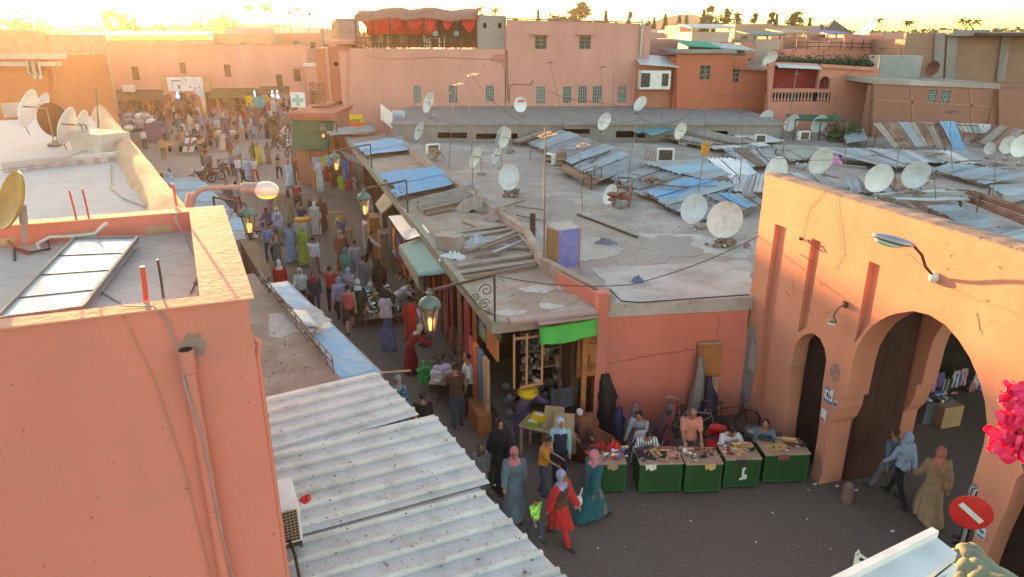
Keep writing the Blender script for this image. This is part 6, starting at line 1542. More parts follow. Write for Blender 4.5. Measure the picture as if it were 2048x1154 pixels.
def robe_mesh(pose,length=.06,wide=1.0):
 key=('robe%.2f%.2f'%(length,wide),pose)
 if key in _PM:return _PM[key]
 J=_J[pose];q=MB();torso(q,J,.03)
 for i in(0,1):
  s_,e,w_,d,sx=J['arm%d'%i];limb(q,[s_,s_.lerp(e,.5),e,w_-d*.02],[.08,.082,.085,.075])
 P0=J['pelvis']+J['T']*.12;hem=[]
 ks=[J['leg%d'%i]for i in(0,1)]
 n=28;rings=[]
 sit_='pz' in POSE[pose]
 if sit_:
  for i in(0,1):limb(q,[ks[i][0],ks[i][1],ks[i][2]],[.13,.12,.13])
  q.tube([(ks[0][1]+ks[1][1])/2,(ks[0][2]+ks[1][2])/2],[.2,.2],14);q.tube([J['pelvis'],(ks[0][1]+ks[1][1])/2],[.18,.17],14)
 else:
  for j in range(8):
   t_=j/7;z=P0.z*(1-t_)+length*t_
   def legat(i):
    h,k,a,tt=ks[i]
    if z>k.z:u=(h.z-z)/max(.01,h.z-k.z);return h.lerp(k,max(0,min(1,u)))
    u=(k.z-z)/max(.01,k.z-a.z);return k.lerp(a,max(0,min(1,u)))
   a_,b_=legat(0),legat(1);c=(a_+b_)/2
   if z>J['pelvis'].z:c=J['pelvis']+J['T']*((z-J['pelvis'].z)/max(.2,J['T'].z))
   rx=(.165+.085*t_*wide);ry=.135+.075*t_*wide+abs(a_.y-b_.y)*.5
   rings.append([Vector((c.x+rx*math.cos(2*PI*k/n)*(1+.05*t_*math.sin(k*2*PI/n*7)),c.y+ry*math.sin(2*PI*k/n)*(1+.05*t_*math.cos(k*2*PI/n*6)),z))for k in range(n)])
  vs=[v for r in rings for v in r];fs=[(j*n+(k+1)%n,j*n+k,(j+1)*n+k,(j+1)*n+(k+1)%n)for j in range(7)for k in range(n)]
  fs+=[tuple(range(n)),tuple(reversed([7*n+k for k in range(n)]))];q.add(vs,fs)
 def dsp(co):
  a=math.atan2(co.y,co.x);lo=max(0,min(1,(J['pelvis'].z+.1-co.z)/.6))
  return .008*noise.noise(Vector((co.x*9,co.y*9,co.z*4)))+lo*.014*math.sin(a*9+2*noise.noise(co*2))
 m=remeshed(q,.019,'robe',2,dsp);_PM[key]=m;return m
def scarf_mesh(pose,kind):
 key=(kind,pose)
 if key in _PM:return _PM[key]
 J=_J[pose];H=J['HM'];q=MB()
 if kind=='headscarf':
  q.ball((0,0,0),(.098,.112,.13),14,10,M=H@Matrix.Translation((0,-.03,.02)))
  q.ball((0,0,0),(.085,.075,.07),12,8,M=H@Matrix.Translation((0,.0,-.105)))
  nk=J['neck'];M2=frameM(nk,J['T'],J['F'])
  q.lathe([(.07,.1),(.10,.04),(.17,-.03),(.185,-.085),(.17,-.14),(.05,-.14)],(0,0,0),16,M=M2@Matrix.Diagonal((1,.72,1,1)))
  m=remeshed(q,.013,'headscarf',2,wr_(.006,14))
 elif kind=='hair':
  q.ball((0,0,0),(.083,.099,.105),12,8,M=H@Matrix.Translation((0,-.022,.035)));m=remeshed(q,.013,'hair',1,wr_(.006,30))
 elif kind=='long_hair':
  q.ball((0,0,0),(.088,.1,.11),12,8,M=H@Matrix.Translation((0,-.025,.035)))
  q.ball((0,0,0),(.08,.05,.15),12,8,M=H@Matrix.Translation((0,-.085,-.09)));m=remeshed(q,.013,'hair',1,wr_(.008,25))
 elif kind=='cap':
  q.lathe([(.084,.03),(.088,.06),(.08,.10),(.05,.125),(.002,.13)],(0,0,0),14,M=H@Matrix.Translation((0,-.01,.0))@Matrix.Diagonal((1,1.15,1,1)))
  m=remeshed(q,.013,'cap',1)
 elif kind=='brim_cap':
  q.lathe([(.084,.03),(.088,.06),(.08,.10),(.05,.125),(.002,.13)],(0,0,0),14,M=H@Matrix.Translation((0,-.01,.0))@Matrix.Diagonal((1,1.15,1,1)))
  q.ball((0,0,0),(.07,.075,.014),10,6,M=H@Matrix.Translation((0,.1,.045)));m=remeshed(q,.012,'cap',1)
 elif kind=='hat':
  q.lathe([(.15,.035),(.155,.045),(.1,.06),(.09,.10),(.06,.14),(.002,.145)],(0,0,0),16,M=H);m=remeshed(q,.013,'hat',1)
 elif kind=='shoes':
  for i in(0,1):
   h,k,a,t=J['leg%d'%i];limb(q,[a-Vector((0,.04,.035)),a+Vector((0,.05,-.04)),t+Vector((0,.01,0))],[.046,.047,.038])
  m=remeshed(q,.015,'shoes',1)
 elif kind=='vest':
  torso(q,J,.034);m=remeshed(q,.016,'vest',2,wr_(.008))
 elif kind=='shawl':
  torso(q,J,.045)
  for i in(0,1):s_,e,w_,d,sx=J['arm%d'%i];limb(q,[s_,s_.lerp(e,.8)],[.09,.085])
  m=remeshed(q,.018,'shawl',3,wr_(.012))
 elif kind=='backpack':
  M2=frameM(J['pelvis'],J['T'],J['F']);q.ball((0,0,0),(.13,.09,.19),12,8,M=M2@Matrix.Translation((0,-.17,.3)));m=remeshed(q,.016,'backpack',1,wr_(.006))
 _PM[key]=m;return m
def recolour(o,m,slot=0):
 o.material_slots[slot].link='OBJECT';o.material_slots[slot].material=m
SK=[SKINA,SKINB,SKINC]
C=dict(black=(.018,.016,.018),white=(.62,.62,.64),cream=(.6,.52,.4),pink=(.62,.22,.27),bluegrey=(.13,.19,.25),orange=(.62,.25,.02),jeans=(.05,.075,.13),aqua=(.28,.52,.55),navy=(.02,.03,.07),lilac=(.36,.34,.52),red=(.55,.03,.03),green=(.2,.5,.04),teal=(.02,.12,.15),purple=(.13,.10,.2),brown=(.09,.045,.03),maroon=(.28,.02,.025),coral=(.55,.12,.13),paleblue=(.34,.44,.62),dgreen=(.03,.06,.04),grey=(.16,.16,.18),lgrey=(.33,.33,.36),khaki=(.27,.21,.14),lime=(.26,.38,.05),blue=(.16,.28,.5),tealg=(.07,.24,.22),olive=(.14,.13,.06),yellow=(.55,.48,.05),tan=(.42,.28,.17),salmon=(.62,.24,.18),redbrown=(.25,.07,.04),gold=(.4,.25,.05),skyblue=(.4,.55,.68),mauve=(.3,.22,.3),dust=(.3,.24,.2))
NPEOPLE=[]
def person(px_,py_,pose,face,label,robe=None,top=None,sleeve='long',bottom=None,shorts=False,head='hair',hc=None,extra=(),h=1.0,skin=1,z=0.0,pat=None,shoes=True,group=None,loc=None,far=False,length=.06,wide=1.0):
 P_=Vector(loc)if loc is not None else PZ(px_,py_,z)
 m=body_mesh(pose)
 o=bpy.data.objects.new('person',m);COL.objects.link(o);o.location=P_;o.rotation_euler=(0,0,R(face));o.scale=(h,)*3
 setp(o,label,'person',group);recolour(o,SK[skin])
 def ch(name,me,mat):
  c=bpy.data.objects.new(name,me);COL.objects.link(c);c.parent=o;recolour(c,mat);return c
 if robe:ch('robe',robe_mesh(pose,length,wide),cloth(C[robe],pat))
 if top:ch('shirt',top_mesh(pose,sleeve),cloth(C[top],pat))
 if bottom:ch('shorts' if shorts else 'trousers',trouser_mesh(pose,shorts),cloth(C[bottom]))
 if head=='hair':ch('hair',scarf_mesh(pose,'hair'),HAIRK if not hc else cloth(C[hc]))
 elif head:ch({'long_hair':'hair','brim_cap':'cap'}.get(head,head),scarf_mesh(pose,head),cloth(C[hc or 'black'],None))
 if shoes and not far:ch('shoes',scarf_mesh(pose,'shoes'),SHOEM)
 for k,cc in extra:ch(k,scarf_mesh(pose,k),cloth(C[cc]))
 NPEOPLE.append(o)
 return o
P=person
P(1000,968,'walk',195,'woman in a long black abaya walking past the ribbed roof corner',robe='black',head='headscarf',hc='black',h=1.0)
P(962,985,'stand',200,'hooded child in dark grey, half hidden beside the woman in black',robe='grey',head='headscarf',hc='brown',h=.72)
P(1028,1026,'walk2',185,'woman with a pink headscarf and dusty blue robe walking toward the viewer',robe='bluegrey',head='headscarf',hc='pink',h=.95)
P(1085,988,'work',255,'boy in an orange shirt and dark jeans facing the woman in the aqua sleeves',top='orange',sleeve='short',bottom='jeans',h=.86)
P(1118,966,'talk',175,'woman in aqua sleeves and dark vest with a pale blue headscarf, hand at mouth',top='aqua',bottom='navy',head='headscarf',hc='skyblue',extra=(('vest','navy'),),h=.96)
P(1118,1080,'walk',230,'woman in red with a lilac headscarf leading the small boy',robe='red',length=.42,wide=.3,bottom='red',head='headscarf',hc='lilac',h=.97,extra=(('vest','brown'),))
P(1070,1078,'walk2',215,'small boy in a bright green shirt holding the hand of the woman in red',top='green',sleeve='short',bottom='jeans',head='brim_cap',hc='brown',h=.60,pat='dots')
P(1182,1036,'walk',300,'woman in a teal robe and pink striped headscarf seen from behind',robe='teal',head='headscarf',hc='pink',h=.97,wide=.35,extra=(('shawl','teal'),))
q=MB();p=PZ(1158,1038,0);q.ball((p.x,p.y,.38),(.13,.1,.2),10,8);q.tube([(p.x,p.y,.55),(p.x+.05,p.y+.03,.75)],.02,6);solo('plastic_bag',q,WHITEP,'white plastic bag carried by the woman in the teal robe','bag')
P(1045,872,'stoop',285,'stooping woman in a purple robe with a white cap leaning over the table',robe='purple',head='cap',hc='white',h=.95)
P(1150,900,'sit',200,'seated man in brown with a white cap behind the carton table',robe='brown',head='cap',hc='white',h=.95)
P(915,852,'work',15,'man in a brown shirt and jeans seen from behind at the folding stand',top='brown',bottom='jeans',h=1.0)
P(938,828,'talk',100,'man in a white shirt and black trousers at the folding stand',top='white',sleeve='short',bottom='black',h=1.02)
P(850,905,'walk',10,'man in a black t shirt seen over the edge of the ribbed roof',top='black',sleeve='short',bottom='grey',h=.97)
P(802,866,'stand',165,'woman in a patterned teal dress and grey white scarf by the blue awning',robe='teal',pat='dots',head='headscarf',hc='lgrey',h=.93)
P(822,745,'stoop',285,'stooping woman in a dark red robe and cream headscarf in the street',robe='maroon',head='headscarf',hc='cream',h=.93)
P(702,662,'walk',15,'man in a coral sleeveless shirt and brown shorts walking away',top='coral',sleeve='none',bottom='brown',shorts=True,h=1.0,skin=0)
P(684,644,'walk2',12,'woman in a lilac top with a lilac headscarf beside the man in coral',top='lilac',bottom='navy',head='headscarf',hc='lilac',h=.98)
P(722,650,'stand',5,'woman in a long dark green robe and white scarf walking away',robe='dgreen',head='headscarf',hc='white',h=.97)
P(666,622,'photo',10,'man in a red t shirt raising a camera in the street',top='red',sleeve='short',bottom='black',h=1.0)
P(702,618,'walk',350,'woman in cream with a pale mauve headscarf behind the man in red',robe='lgrey',head='headscarf',hc='lilac',h=.95)
P(762,606,'stand',0,'woman in a black robe standing at the metal pots',robe='black',head='headscarf',hc='black',h=1.0)
q=MB();p=PZ(742,602,0);q.ball((p.x,p.y,.55),(.12,.09,.2),10,8);q.tube([(p.x,p.y,.7),(p.x+.05,p.y,.9)],.02,6);solo('plastic_bag',q,WHITEP,'white plastic bag held by the black robed woman at the pots','bag')
P(732,598,'walk',350,'man in a long dark grey robe walking beside the pots',robe='grey',head='hair',h=1.04)
P(714,562,'walk2',355,'man in a pale grey tunic just ahead of the dark robed man',top='lgrey',bottom='lgrey',head='hair',h=1.02)
P(797,640,'bend',265,'man in a white shirt and grey shorts bending over goods on the ground',top='white',sleeve='short',bottom='lgrey',h=1.0,skin=1)
P(822,600,'work',120,'vendor in a dark jacket and red white cap behind the metal pots',top='brown',bottom='black',head='cap',hc='white',h=1.0)
P(848,692,'work',110,'youth in a white t shirt beside the hanging red cloth',top='white',sleeve='short',bottom='black',h=.92)
P(608,622,'talk',185,'woman all in white with a white headscarf above the blue awning',top='white',bottom='jeans',head='headscarf',hc='white',h=.95)
P(634,628,'walk',200,'woman in a navy jacket with a dark red headscarf',top='navy',bottom='jeans',head='headscarf',hc='maroon',h=.97)
P(622,640,'stand',180,'small child in black walking in front of the dark red headscarf',robe='black',head='headscarf',hc='black',h=.65)
P(632,552,'walk',5,'man in a white shirt and khaki trousers walking up the street',top='white',bottom='khaki',h=1.02)
P(610,527,'walk',0,'woman in a lime green robe and headscarf walking away',robe='lime',head='headscarf',hc='lime',h=1.0)
P(584,522,'push',0,'woman in a blue robe pushing a stroller up the street',robe='blue',head='hair',h=.98)
P(560,546,'photo',200,'red haired tourist in a grey top holding up a camera',top='grey',bottom='grey',head='long_hair',hc='redbrown',h=.98,skin=0)
P(541,522,'carry',190,'man in a light blue shirt with a strap across his back',top='blue',sleeve='short',bottom='jeans',h=1.0)
P(533,600,'carry',185,'man in a dotted khaki shirt at the brown shop canopy',top='olive',pat='dots',bottom='black',h=1.0)
P(566,600,'stand',10,'woman in a red dress and white headscarf beside the dotted khaki shirt',robe='red',head='headscarf',hc='white',h=.92)
P(581,372,'walk',180,'man in a long pale blue robe in the upper street',robe='skyblue',head='hair',h=1.02)
P(634,470,'stand',0,'woman in a black and white striped robe with white headscarf',robe='black',pat='stripe',head='headscarf',hc='white',h=1.0)
P(647,462,'stand',20,'woman in a dark brown robe beside the striped robe',robe='brown',head='headscarf',hc='brown',h=1.02)
P(626,438,'stand',175,'child in dark clothes facing the striped robe',top='black',bottom='grey',h=.72)
P(604,455,'sit',0,'man in dark blue sitting behind the small orange cart',top='navy',bottom='black',h=.98)
P(581,442,'walk',10,'woman in a long brown robe walking up the middle of the street',robe='khaki',head='headscarf',hc='brown',h=1.02)
P(540,462,'sit',160,'person in dark purple sitting at the low table near the green stool',robe='purple',head='headscarf',hc='brown',h=.98)
P(558,462,'sit',200,'person in lilac sitting with their back to the green stool',robe='lilac',head='headscarf',hc='white',h=1.0)
P(542,425,'stand',0,'woman in a brown grey robe behind the low table',robe='mauve',head='headscarf',hc='brown',h=1.0)
P(556,430,'stand',190,'woman in beige with a big bag behind the low table',robe='tan',head='headscarf',hc='tan',h=1.0)
P(696,580,'walk',345,'woman in a teal green robe carrying a light backpack',robe='tealg',head='headscarf',hc='tealg',h=1.03,extra=(('backpack','tealg'),))
P(686,535,'walk2',350,'woman in a rust brown robe with a cream bag',robe='redbrown',head='headscarf',hc='tan',h=1.0)
P(686,500,'walk',345,'fair haired woman in a purple top near the wooden cupboard',top='purple',bottom='grey',head='long_hair',hc='tan',h=1.0,skin=0)
P(742,540,'push',290,'man in a dark vest with white sleeves leaning to the metal pots',top='white',bottom='black',extra=(('vest','black'),),h=1.0)
P(627,348,'stand',170,'man in a pale grey robe by the clothes rack',robe='lgrey',head='hair',h=1.0)
P(640,352,'stand',140,'woman in a lilac top right beside the clothes rack',top='lilac',bottom='navy',head='headscarf',hc='lilac',h=.95)
P(512,362,'walk',185,'tourist in a white t shirt and bright red trousers',top='white',sleeve='short',bottom='red',h=1.0,skin=0)
P(497,362,'walk2',185,'woman in pale blue dress and white headscarf beside the red trousers',robe='paleblue',head='headscarf',hc='white',h=.98)
P(480,360,'walk',180,'man in a white shirt and dark trousers left of the pale blue dress',top='white',bottom='grey',h=1.0)
P(468,352,'stand',170,'man in a lilac grey shirt left of the white shirt near the motorbikes',top='mauve',bottom='brown',h=1.0)
P(488,366,'walk',185,'small child in black between the white shirt and the pale blue dress',top='black',bottom='black',h=.66)
P(519,328,'walk',180,'woman in a bright yellow green dress in the square',robe='yellow',head='hair',h=1.0)
P(509,326,'walk2',180,'woman in an olive dress left of the bright yellow green dress',robe='olive',head='headscarf',hc='olive',h=.98)
P(538,328,'stand',170,'woman in a grey green dress alone in the open square',robe='khaki',head='headscarf',hc='olive',h=.98)
P(560,356,'walk',185,'woman with a black headscarf and tan top in the upper street',top='tan',bottom='black',head='headscarf',hc='black',h=1.0)
P(595,362,'stand',190,'man in brown beside the pale blue robe',top='redbrown',bottom='brown',h=1.0)
P(421,352,'stand',200,'man in a dark jacket standing at the motorbikes',top='grey',bottom='brown',h=1.02)
P(410,350,'stand',90,'tall man in olive standing left of the dark jacket at the motorbikes',top='olive',bottom='brown',h=1.04)
P(329,318,'stand',185,'man in a tan shirt and brown trousers alone left of the cart',top='tan',bottom='brown',h=1.04)
P(291,298,'stand',0,'man in a white shirt before the loaded sack cart',top='white',bottom='olive',h=1.04)
P(297,372,'sit',180,'man in black sitting behind the brown board on the left roof edge side',top='black',bottom='black',h=1.0,skin=2)
P(347,372,'sit',160,'dark haired person sitting low by the ribbed awning',top='skyblue',bottom='black',head='long_hair',hc='black',h=.95)
P(412,325,'sit',180,'man in dark brown sitting between the two carts',top='brown',bottom='brown',h=1.0)
P(478,422,'walk',10,'woman in grey and maroon walking behind the street lamp arm',top='lgrey',bottom='maroon',head='hair',h=1.02)
P(460,418,'walk2',200,'woman in a dark grey robe by the ribbed awning edge',robe='grey',head='headscarf',hc='brown',h=1.0)
P(457,462,'sit',120,'woman in lilac sitting behind the lit street lantern',robe='lilac',head='headscarf',hc='lilac',h=1.0)
P(470,466,'sit',200,'person in blue grey sitting to the left of the lit street lantern',robe='bluegrey',head='headscarf',hc='white',h=1.0)
PL_=['by the left brown awning','near the loaded sack cart','left of the striped cart','behind the striped cart','at the passage mouth','right of the passage mouth','in front of the olive awning','by the white stalls','near the green canvas','beside the parked scooters']
sq=[(405,262,'lilac',1,'cap','white',4),(437,268,'skyblue',1,'cap','white',5),(449,252,'paleblue',0,'hair',None,5),(460,264,'purple',0,'hair',None,6),(484,262,'skyblue',1,'hair',None,6),(503,270,'paleblue',1,'headscarf','lilac',6),(494,268,'brown',1,'headscarf','brown',6),(525,266,'cream',0,'hair',None,7),(543,250,'white',0,'hair',None,7),(574,250,'skyblue',0,'hair',None,8),(357,264,'bluegrey',1,'headscarf','white',2),(383,262,'cream',1,'headscarf','cream',3),(372,255,'brown',0,'hair',None,3),(390,275,'dust',0,'hair',None,3),(413,258,'mauve',1,'headscarf','mauve',4),(425,285,'olive',0,'hair',None,5),(435,296,'tan',0,'hair',None,5),(462,320,'redbrown',0,'hair',None,6),(448,300,'cream',1,'headscarf','tan',5),(482,330,'skyblue',0,'hair',None,7),(345,258,'tan',1,'headscarf','brown',2),(332,256,'dust',1,'headscarf','cream',1),(320,252,'khaki',0,'hair',None,1),(308,260,'white',0,'hair',None,1),(258,262,'lgrey',1,'headscarf','white',0),(245,252,'mauve',1,'headscarf','pink',0),(560,262,'olive',0,'hair',None,9),(550,300,'black',0,'hair',None,9),(470,240,'tan',0,'hair',None,6),(515,244,'brown',0,'hair',None,7),(533,240,'purple',1,'headscarf','black',7),(560,236,'blue',0,'hair',None,8),(488,240,'gold',0,'hair',None,6),(398,240,'white',0,'hair',None,4),(383,244,'black',1,'headscarf','black',4),(430,242,'lilac',0,'hair',None,5),(455,238,'dgreen',1,'headscarf','olive',5),(350,240,'cream',0,'hair',None,2),(338,240,'navy',0,'hair',None,2),(602,330,'redbrown',1,'headscarf','redbrown',8),(590,312,'white',0,'hair',None,8),(610,318,'maroon',1,'hair',None,8),(617,300,'brown',0,'hair',None,8)]
random.seed(55)
hn={'hair':'dark hair','cap':'white cap','headscarf':'headscarf'}
nm_={'lgrey':'light grey','dgreen':'dark green','bluegrey':'blue grey','redbrown':'red brown','tealg':'teal','skyblue':'sky blue','paleblue':'pale blue','dust':'dusty beige'}
poses=['walk','walk2','stand','talk','carry']
bts=['black','brown','jeans','olive','grey','khaki','navy']
for k,(x,y,c,rb,hd,hcc,pl)in enumerate(sq):
 b=bts[k%7];nc=nm_.get(c,c)
 lab='far person in a %s %s'%(nc,'robe' if rb else 'shirt and %s trousers'%b)+(' and %s %s'%(nm_.get(hcc,hcc),'cap' if hd=='cap' else 'headscarf')if hd!='hair' else '')+' '+PL_[pl]
 P(x,y,poses[(k*3)%5],random.choice((0,180,170,190,90,270,20,340)),lab,robe=c if rb else None,top=None if rb else c,bottom=None if rb else b,head=hd,hc=hcc,h=random.uniform(.96,1.06),skin=k%3,far=True)
rr=random.Random(808);seen_=set();cs_=['tan','white','brown','grey','navy','olive','maroon','lgrey','black','blue','dust','mauve','purple','redbrown','khaki','dgreen'];cnt=0
pl2=[(240,330,'near the loaded sack cart'),(330,400,'among the carts'),(400,470,'right of the striped cart'),(470,560,'in the open square'),(560,600,'beside the parked scooters')]
while cnt<58:
 x=rr.uniform(240,598);y=236+60*rr.random()**1.6
 if x<330 and y>262:continue
 c,b,rb=rr.choice(cs_),rr.choice(bts),rr.random()<.4;sk_=rr.random()<.5
 pl=[p_[2]for p_ in pl2 if p_[0]<=x<p_[1]][0];nc=nm_.get(c,c)
 lab='far person in %s %s %s'%(nc,'robe with %s headscarf'%nm_.get(b,b)if rb else 'top and %s %s'%(nm_.get(b,b),'trousers' if sk_ else 'shorts'),pl)
 if lab in seen_:continue
 seen_.add(lab);cnt+=1
 P(x,y,rr.choice(poses),rr.choice((0,180,90,270,30,200,330)),lab,robe=c if rb else None,top=None if rb else c,bottom=None if rb else b,shorts=not rb and not sk_,head='headscarf' if rb else 'hair',hc=b if rb else None,h=rr.uniform(.95,1.08),skin=cnt%3,far=True)
P(1790,1002,'walk',20,'woman in a pale blue white top and headscarf walking through the gate',top='paleblue',bottom='black',head='headscarf',hc='paleblue',h=1.0)
P(1852,1035,'walk',350,'woman in a beige robe and patterned orange headscarf walking through the gate',robe='tan',head='headscarf',hc='salmon',h=1.0)
P(1768,985,'walk2',30,'person in grey hidden behind the woman in pale blue',top='bluegrey',bottom='grey',head='hair',hc='brown',h=.95)
P(1925,1085,'stand',60,'person in a black and white striped top behind the no entry sign',top='navy',pat='stripe',bottom='black',head='hair',h=.95)
# ================================================================== green counters and leather workers
def plastic_chair(loc,rz,m,label):
 t=thing('plastic_chair',label,'chair',loc,rz)
 q=MB();q.box((0,0,.43),(.44,.42,.03));part('seat',q,m,t,bevel=.01)
 q=MB();vs=[];fs=[]
 for i in range(9):
  a=PI*i/8;x,y=.23*math.cos(a),-.05-.2*math.sin(a)
  for z in(.5 if 2<i<6 else .62,.84 if 1<i<7 else .66):vs.append((x,y,z))
 for i in range(8):fs.append((2*i,2*i+2,2*i+3,2*i+1))
 q.smooth=True;q.add(vs,fs);o=part('backrest',q,m,t);o.modifiers.new('t','SOLIDIFY').thickness=.02
 for sx in(-1,1):
  for sy in(-1,1):q=MB();q.tube([(sx*.24,sy*.22,0),(sx*.2,sy*.18,.43)],.018,6);part('leg',q,m,t)
 return t
def counter(px0,px1,py,label,tops,open_front=False,dpt=.62,hh=.80,extra=None):
 a,b=PZ(px0,py,0),PZ(px1,py-(px1-px0)*.03,0);d=(b-a);L=d.length;d.normalize();nb_=Vector((-d.y,d.x,0));rz=math.atan2(d.y,d.x)
 c=(a+b)/2+nb_*(dpt/2)
 t=thing('counter',label,'work counter',c,rz)
 q=MB();q.box((0,0,.06+(hh-.1)/2),(L*.97,dpt*.94,hh-.1));
 part('box',q,GREENB,t,bevel=.008)
 q=MB()
 for x in(-L*.46,L*.46):q.box((x,-dpt*.475,.4),(.05,.02,.68))
 q.box((0,-dpt*.475,.1),(L*.9,.02,.05));q.box((0,-dpt*.475,.72),(L*.9,.02,.05));part('frame',q,pm('green_trim',(.02,.11,.035),(.015,.08,.025)),t)
 q=MB();q.box((0,0,hh-.02),(L,dpt+.02,.035));tp=part('top',q,pm('worn_board',(.44,.3,.21),(.33,.22,.16),5),t,bevel=.005)
 for x in(-.4,.4):
  for y in(-.25,.25):q=MB();q.lathe([(.035,-.02),(.035,.02)],(x*L,y,.035),10,M=Matrix.Rotation(PI/2,4,'Y'));part('wheel',q,RUBBER,t)
 return t,L,dpt,hh
def flatpiece(parent_t,x,y,z,w_,d_,rz,m,label,cat='leather sheet',name='leather_sheet',seed=0,n=9,group=None):
 rr=random.Random(seed);q=MB();poly=[]
 for k in range(4):
  ax,ay=[(-1,-1),(1,-1),(1,1),(-1,1)][k];poly.append((ax*w_/2*rr.uniform(.8,1.05),ay*d_/2*rr.uniform(.8,1.05)))
  bx,by=[(0,-1),(1,0),(0,1),(-1,0)][k];poly.append((bx*w_/2*rr.uniform(.85,1.1),by*d_/2*rr.uniform(.85,1.1)))
 M=Matrix.Rotation(rz,4,'Z');poly=[tuple((M@Vector((p[0],p[1],0))).xy)for p in poly]
 q.prism(poly,0,.008)
 W_=chain(parent_t)@Vector((x,y,z))
 return solo(name,q,m,label,cat,group,loc=W_,rz=parent_t.rotation_euler.z)
LB=pm('black_leather',(.025,.025,.028),(.04,.04,.045),8,.6);LM=pm('maroon_leather',(.3,.09,.075),(.15,.045,.04),6,.6);LO=pm('ochre_leather',(.58,.40,.16),(.5,.33,.12),6,.7);LP=pm('pink_leather',(.62,.3,.22),(.44,.2,.15),6,.7)
cdef=[(1182,1250,990,'green work counter at the left end, heaped with shoes',[(-.2,.1,.3,.3,LO,'tan piece with a hole'),(0,-.1,.4,.25,CARD,'cardboard colored piece'),(-.3,.15,.25,.25,LB,'black piece')]),(1275,1362,990,'second green counter from the left with a dark side, covered in leather',[(-.28,.0,.42,.5,LB,'large black sheet'),(.05,.05,.3,.5,LB,'black square'),(-.05,.1,.22,.5,LO,'narrow ochre strip'),(.35,-.05,.32,.35,LP,'terracotta pile'),(.2,.25,.3,.15,LO,'ochre offcut')]),(1366,1440,990,'middle green counter with a pale bare wooden top',[(-.2,-.1,.16,.14,LB,'small black piece'),(.05,-.1,.2,.16,LB,'black oval piece'),(.3,0,.1,.1,LB,'tiny black scrap')]),(1444,1516,980,'fourth green counter with a torn white sticker on its front',[(-.25,0,.2,.5,LM,'maroon strip'),(0,.05,.45,.4,LO,'ochre sheet'),(.3,.1,.3,.3,LB,'black sheet'),(.25,.3,.4,.3,LO,'round ochre sheet')]),(1522,1612,970,'long green counter beside the gate pier',[(-.15,-.05,.5,.4,LO,'ochre rectangle'),(.3,.15,.45,.4,LM,'maroon sheet'),(.42,.0,.2,.25,LB,'black disc'),(.25,.25,.3,.12,LO,'yellow offcut')]),]
CT=[]
for k,(x0,x1,y,lb,ps)in enumerate(cdef):
 t,L,dpt,hh=counter(x0,x1,y,lb,None);CT.append(t)
 for j,(x,yy,w_,d_,m,nm)in enumerate(ps):
  flatpiece(t,x*L,yy*dpt,hh+.0+.009*j,w_*L,d_*dpt*1.1,random.uniform(-.3,.3),m,'%s of leather on the %s green counter'%(nm,ORD[k]),seed=k*10+j)
q=MB();c=chain(CT[3]);M_=c
for(x,z,w_,h_)in((.02,.45,.05,.22),(.06,.33,.1,.12),(-.02,.28,.06,.06),(.05,.55,.03,.06)):q.box(M_@Vector((x,-.312,z)),(w_,.004,h_),CT[3].rotation_euler.z)
part('sticker',q,PAPER,CT[3],True)
random.seed(402)
for k,t in enumerate(CT):
 q=MB();M_=chain(t);mm=[LO,LB,LM,LP,CARD,PAPER]
 for i in range(34):
  q.mi=random.randrange(6);c=M_@Vector((random.uniform(-.42,.42),random.uniform(-.26,.28),.845+random.uniform(0,.01)));q.box(c,(random.uniform(.02,.1),random.uniform(.015,.06),.006),random.uniform(0,3))
 solo('leather_scraps',q,mm,'small leather offcuts scattered on the %s green counter'%ORD[k],'offcuts',kind='stuff')
 for i in range(2):
  q=MB();x=random.uniform(-.35,.35);c=M_@Vector((x,.2,.86));d=Vector((1,random.uniform(-.4,.4),0))*.16;q.tube([c-d,c+d],.035,9);solo('leather_roll',q,mm[(k+i)%4],'%s roll of leather on the %s green counter'%(['ochre','black','maroon','pink'][(k+i)%4],ORD[k]),'leather roll')
 q=MB();x=random.uniform(-.3,.3);vs=[];
 for i in range(5):vs+=[M_@Vector((x-.12+.06*i,-.335-.01*(i%2),.79)),M_@Vector((x-.1+.055*i,-.345-.012*((i+1)%2),.66+.03*math.sin(i*2)))]
 q.add(vs,[(2*i,2*i+1,2*i+3,2*i+2)for i in range(4)]);o=solo('hanging_piece',q,mm[(k+4)%6],'piece hanging over the front edge of the %s green counter'%ORD[k],'leather sheet');o.modifiers.new('t','SOLIDIFY').thickness=.006
 q=MB();c=M_@Vector((random.uniform(-.3,.3),.75,.15));q.ball(c,(.2,.16,.16),9,6);q.ball(c+Vector((.1,.05,.12)),(.12,.1,.1),9,6);solo('bag',q,cloth([(.05,.06,.12),(.1,.08,.07),(.25,.22,.2),(.12,.03,.03),(.06,.09,.06)][k]),'dark bag on the ground behind the %s green counter'%ORD[k],'bag')
def behind(k,x,y):return chain(CT[k])@Vector((x,y,0))
def pface(k,a):return math.degrees(CT[k].rotation_euler.z)+a
p=behind(1,-.15,.72);plastic_chair(p,R(180),pm('white_plastic',(.6,.6,.6)),'white plastic chair of the man in the striped tee')
person(0,0,'lean',pface(1,180),'young man in a striped dark tee and glasses leaning over the second green counter',loc=p,top='grey',pat='stripe',sleeve='short',bottom='brown',h=.98)
p=behind(1,-.1,1.35);person(0,0,'sit',pface(1,150),'man in a pale grey top with black hair bent low by the wall',loc=p,top='lgrey',bottom='grey',h=.95)
p=behind(2,-.1,.58);person(0,0,'work',pface(2,175),'balding man in a salmon pink t shirt standing at the middle green counter',loc=p,top='salmon',sleeve='short',bottom='grey',head=None,h=1.0)
p=behind(3,-.05,.68);plastic_chair(p-Vector((.15,-.15,0)),R(170),RED,'red plastic chair behind the fourth green counter')
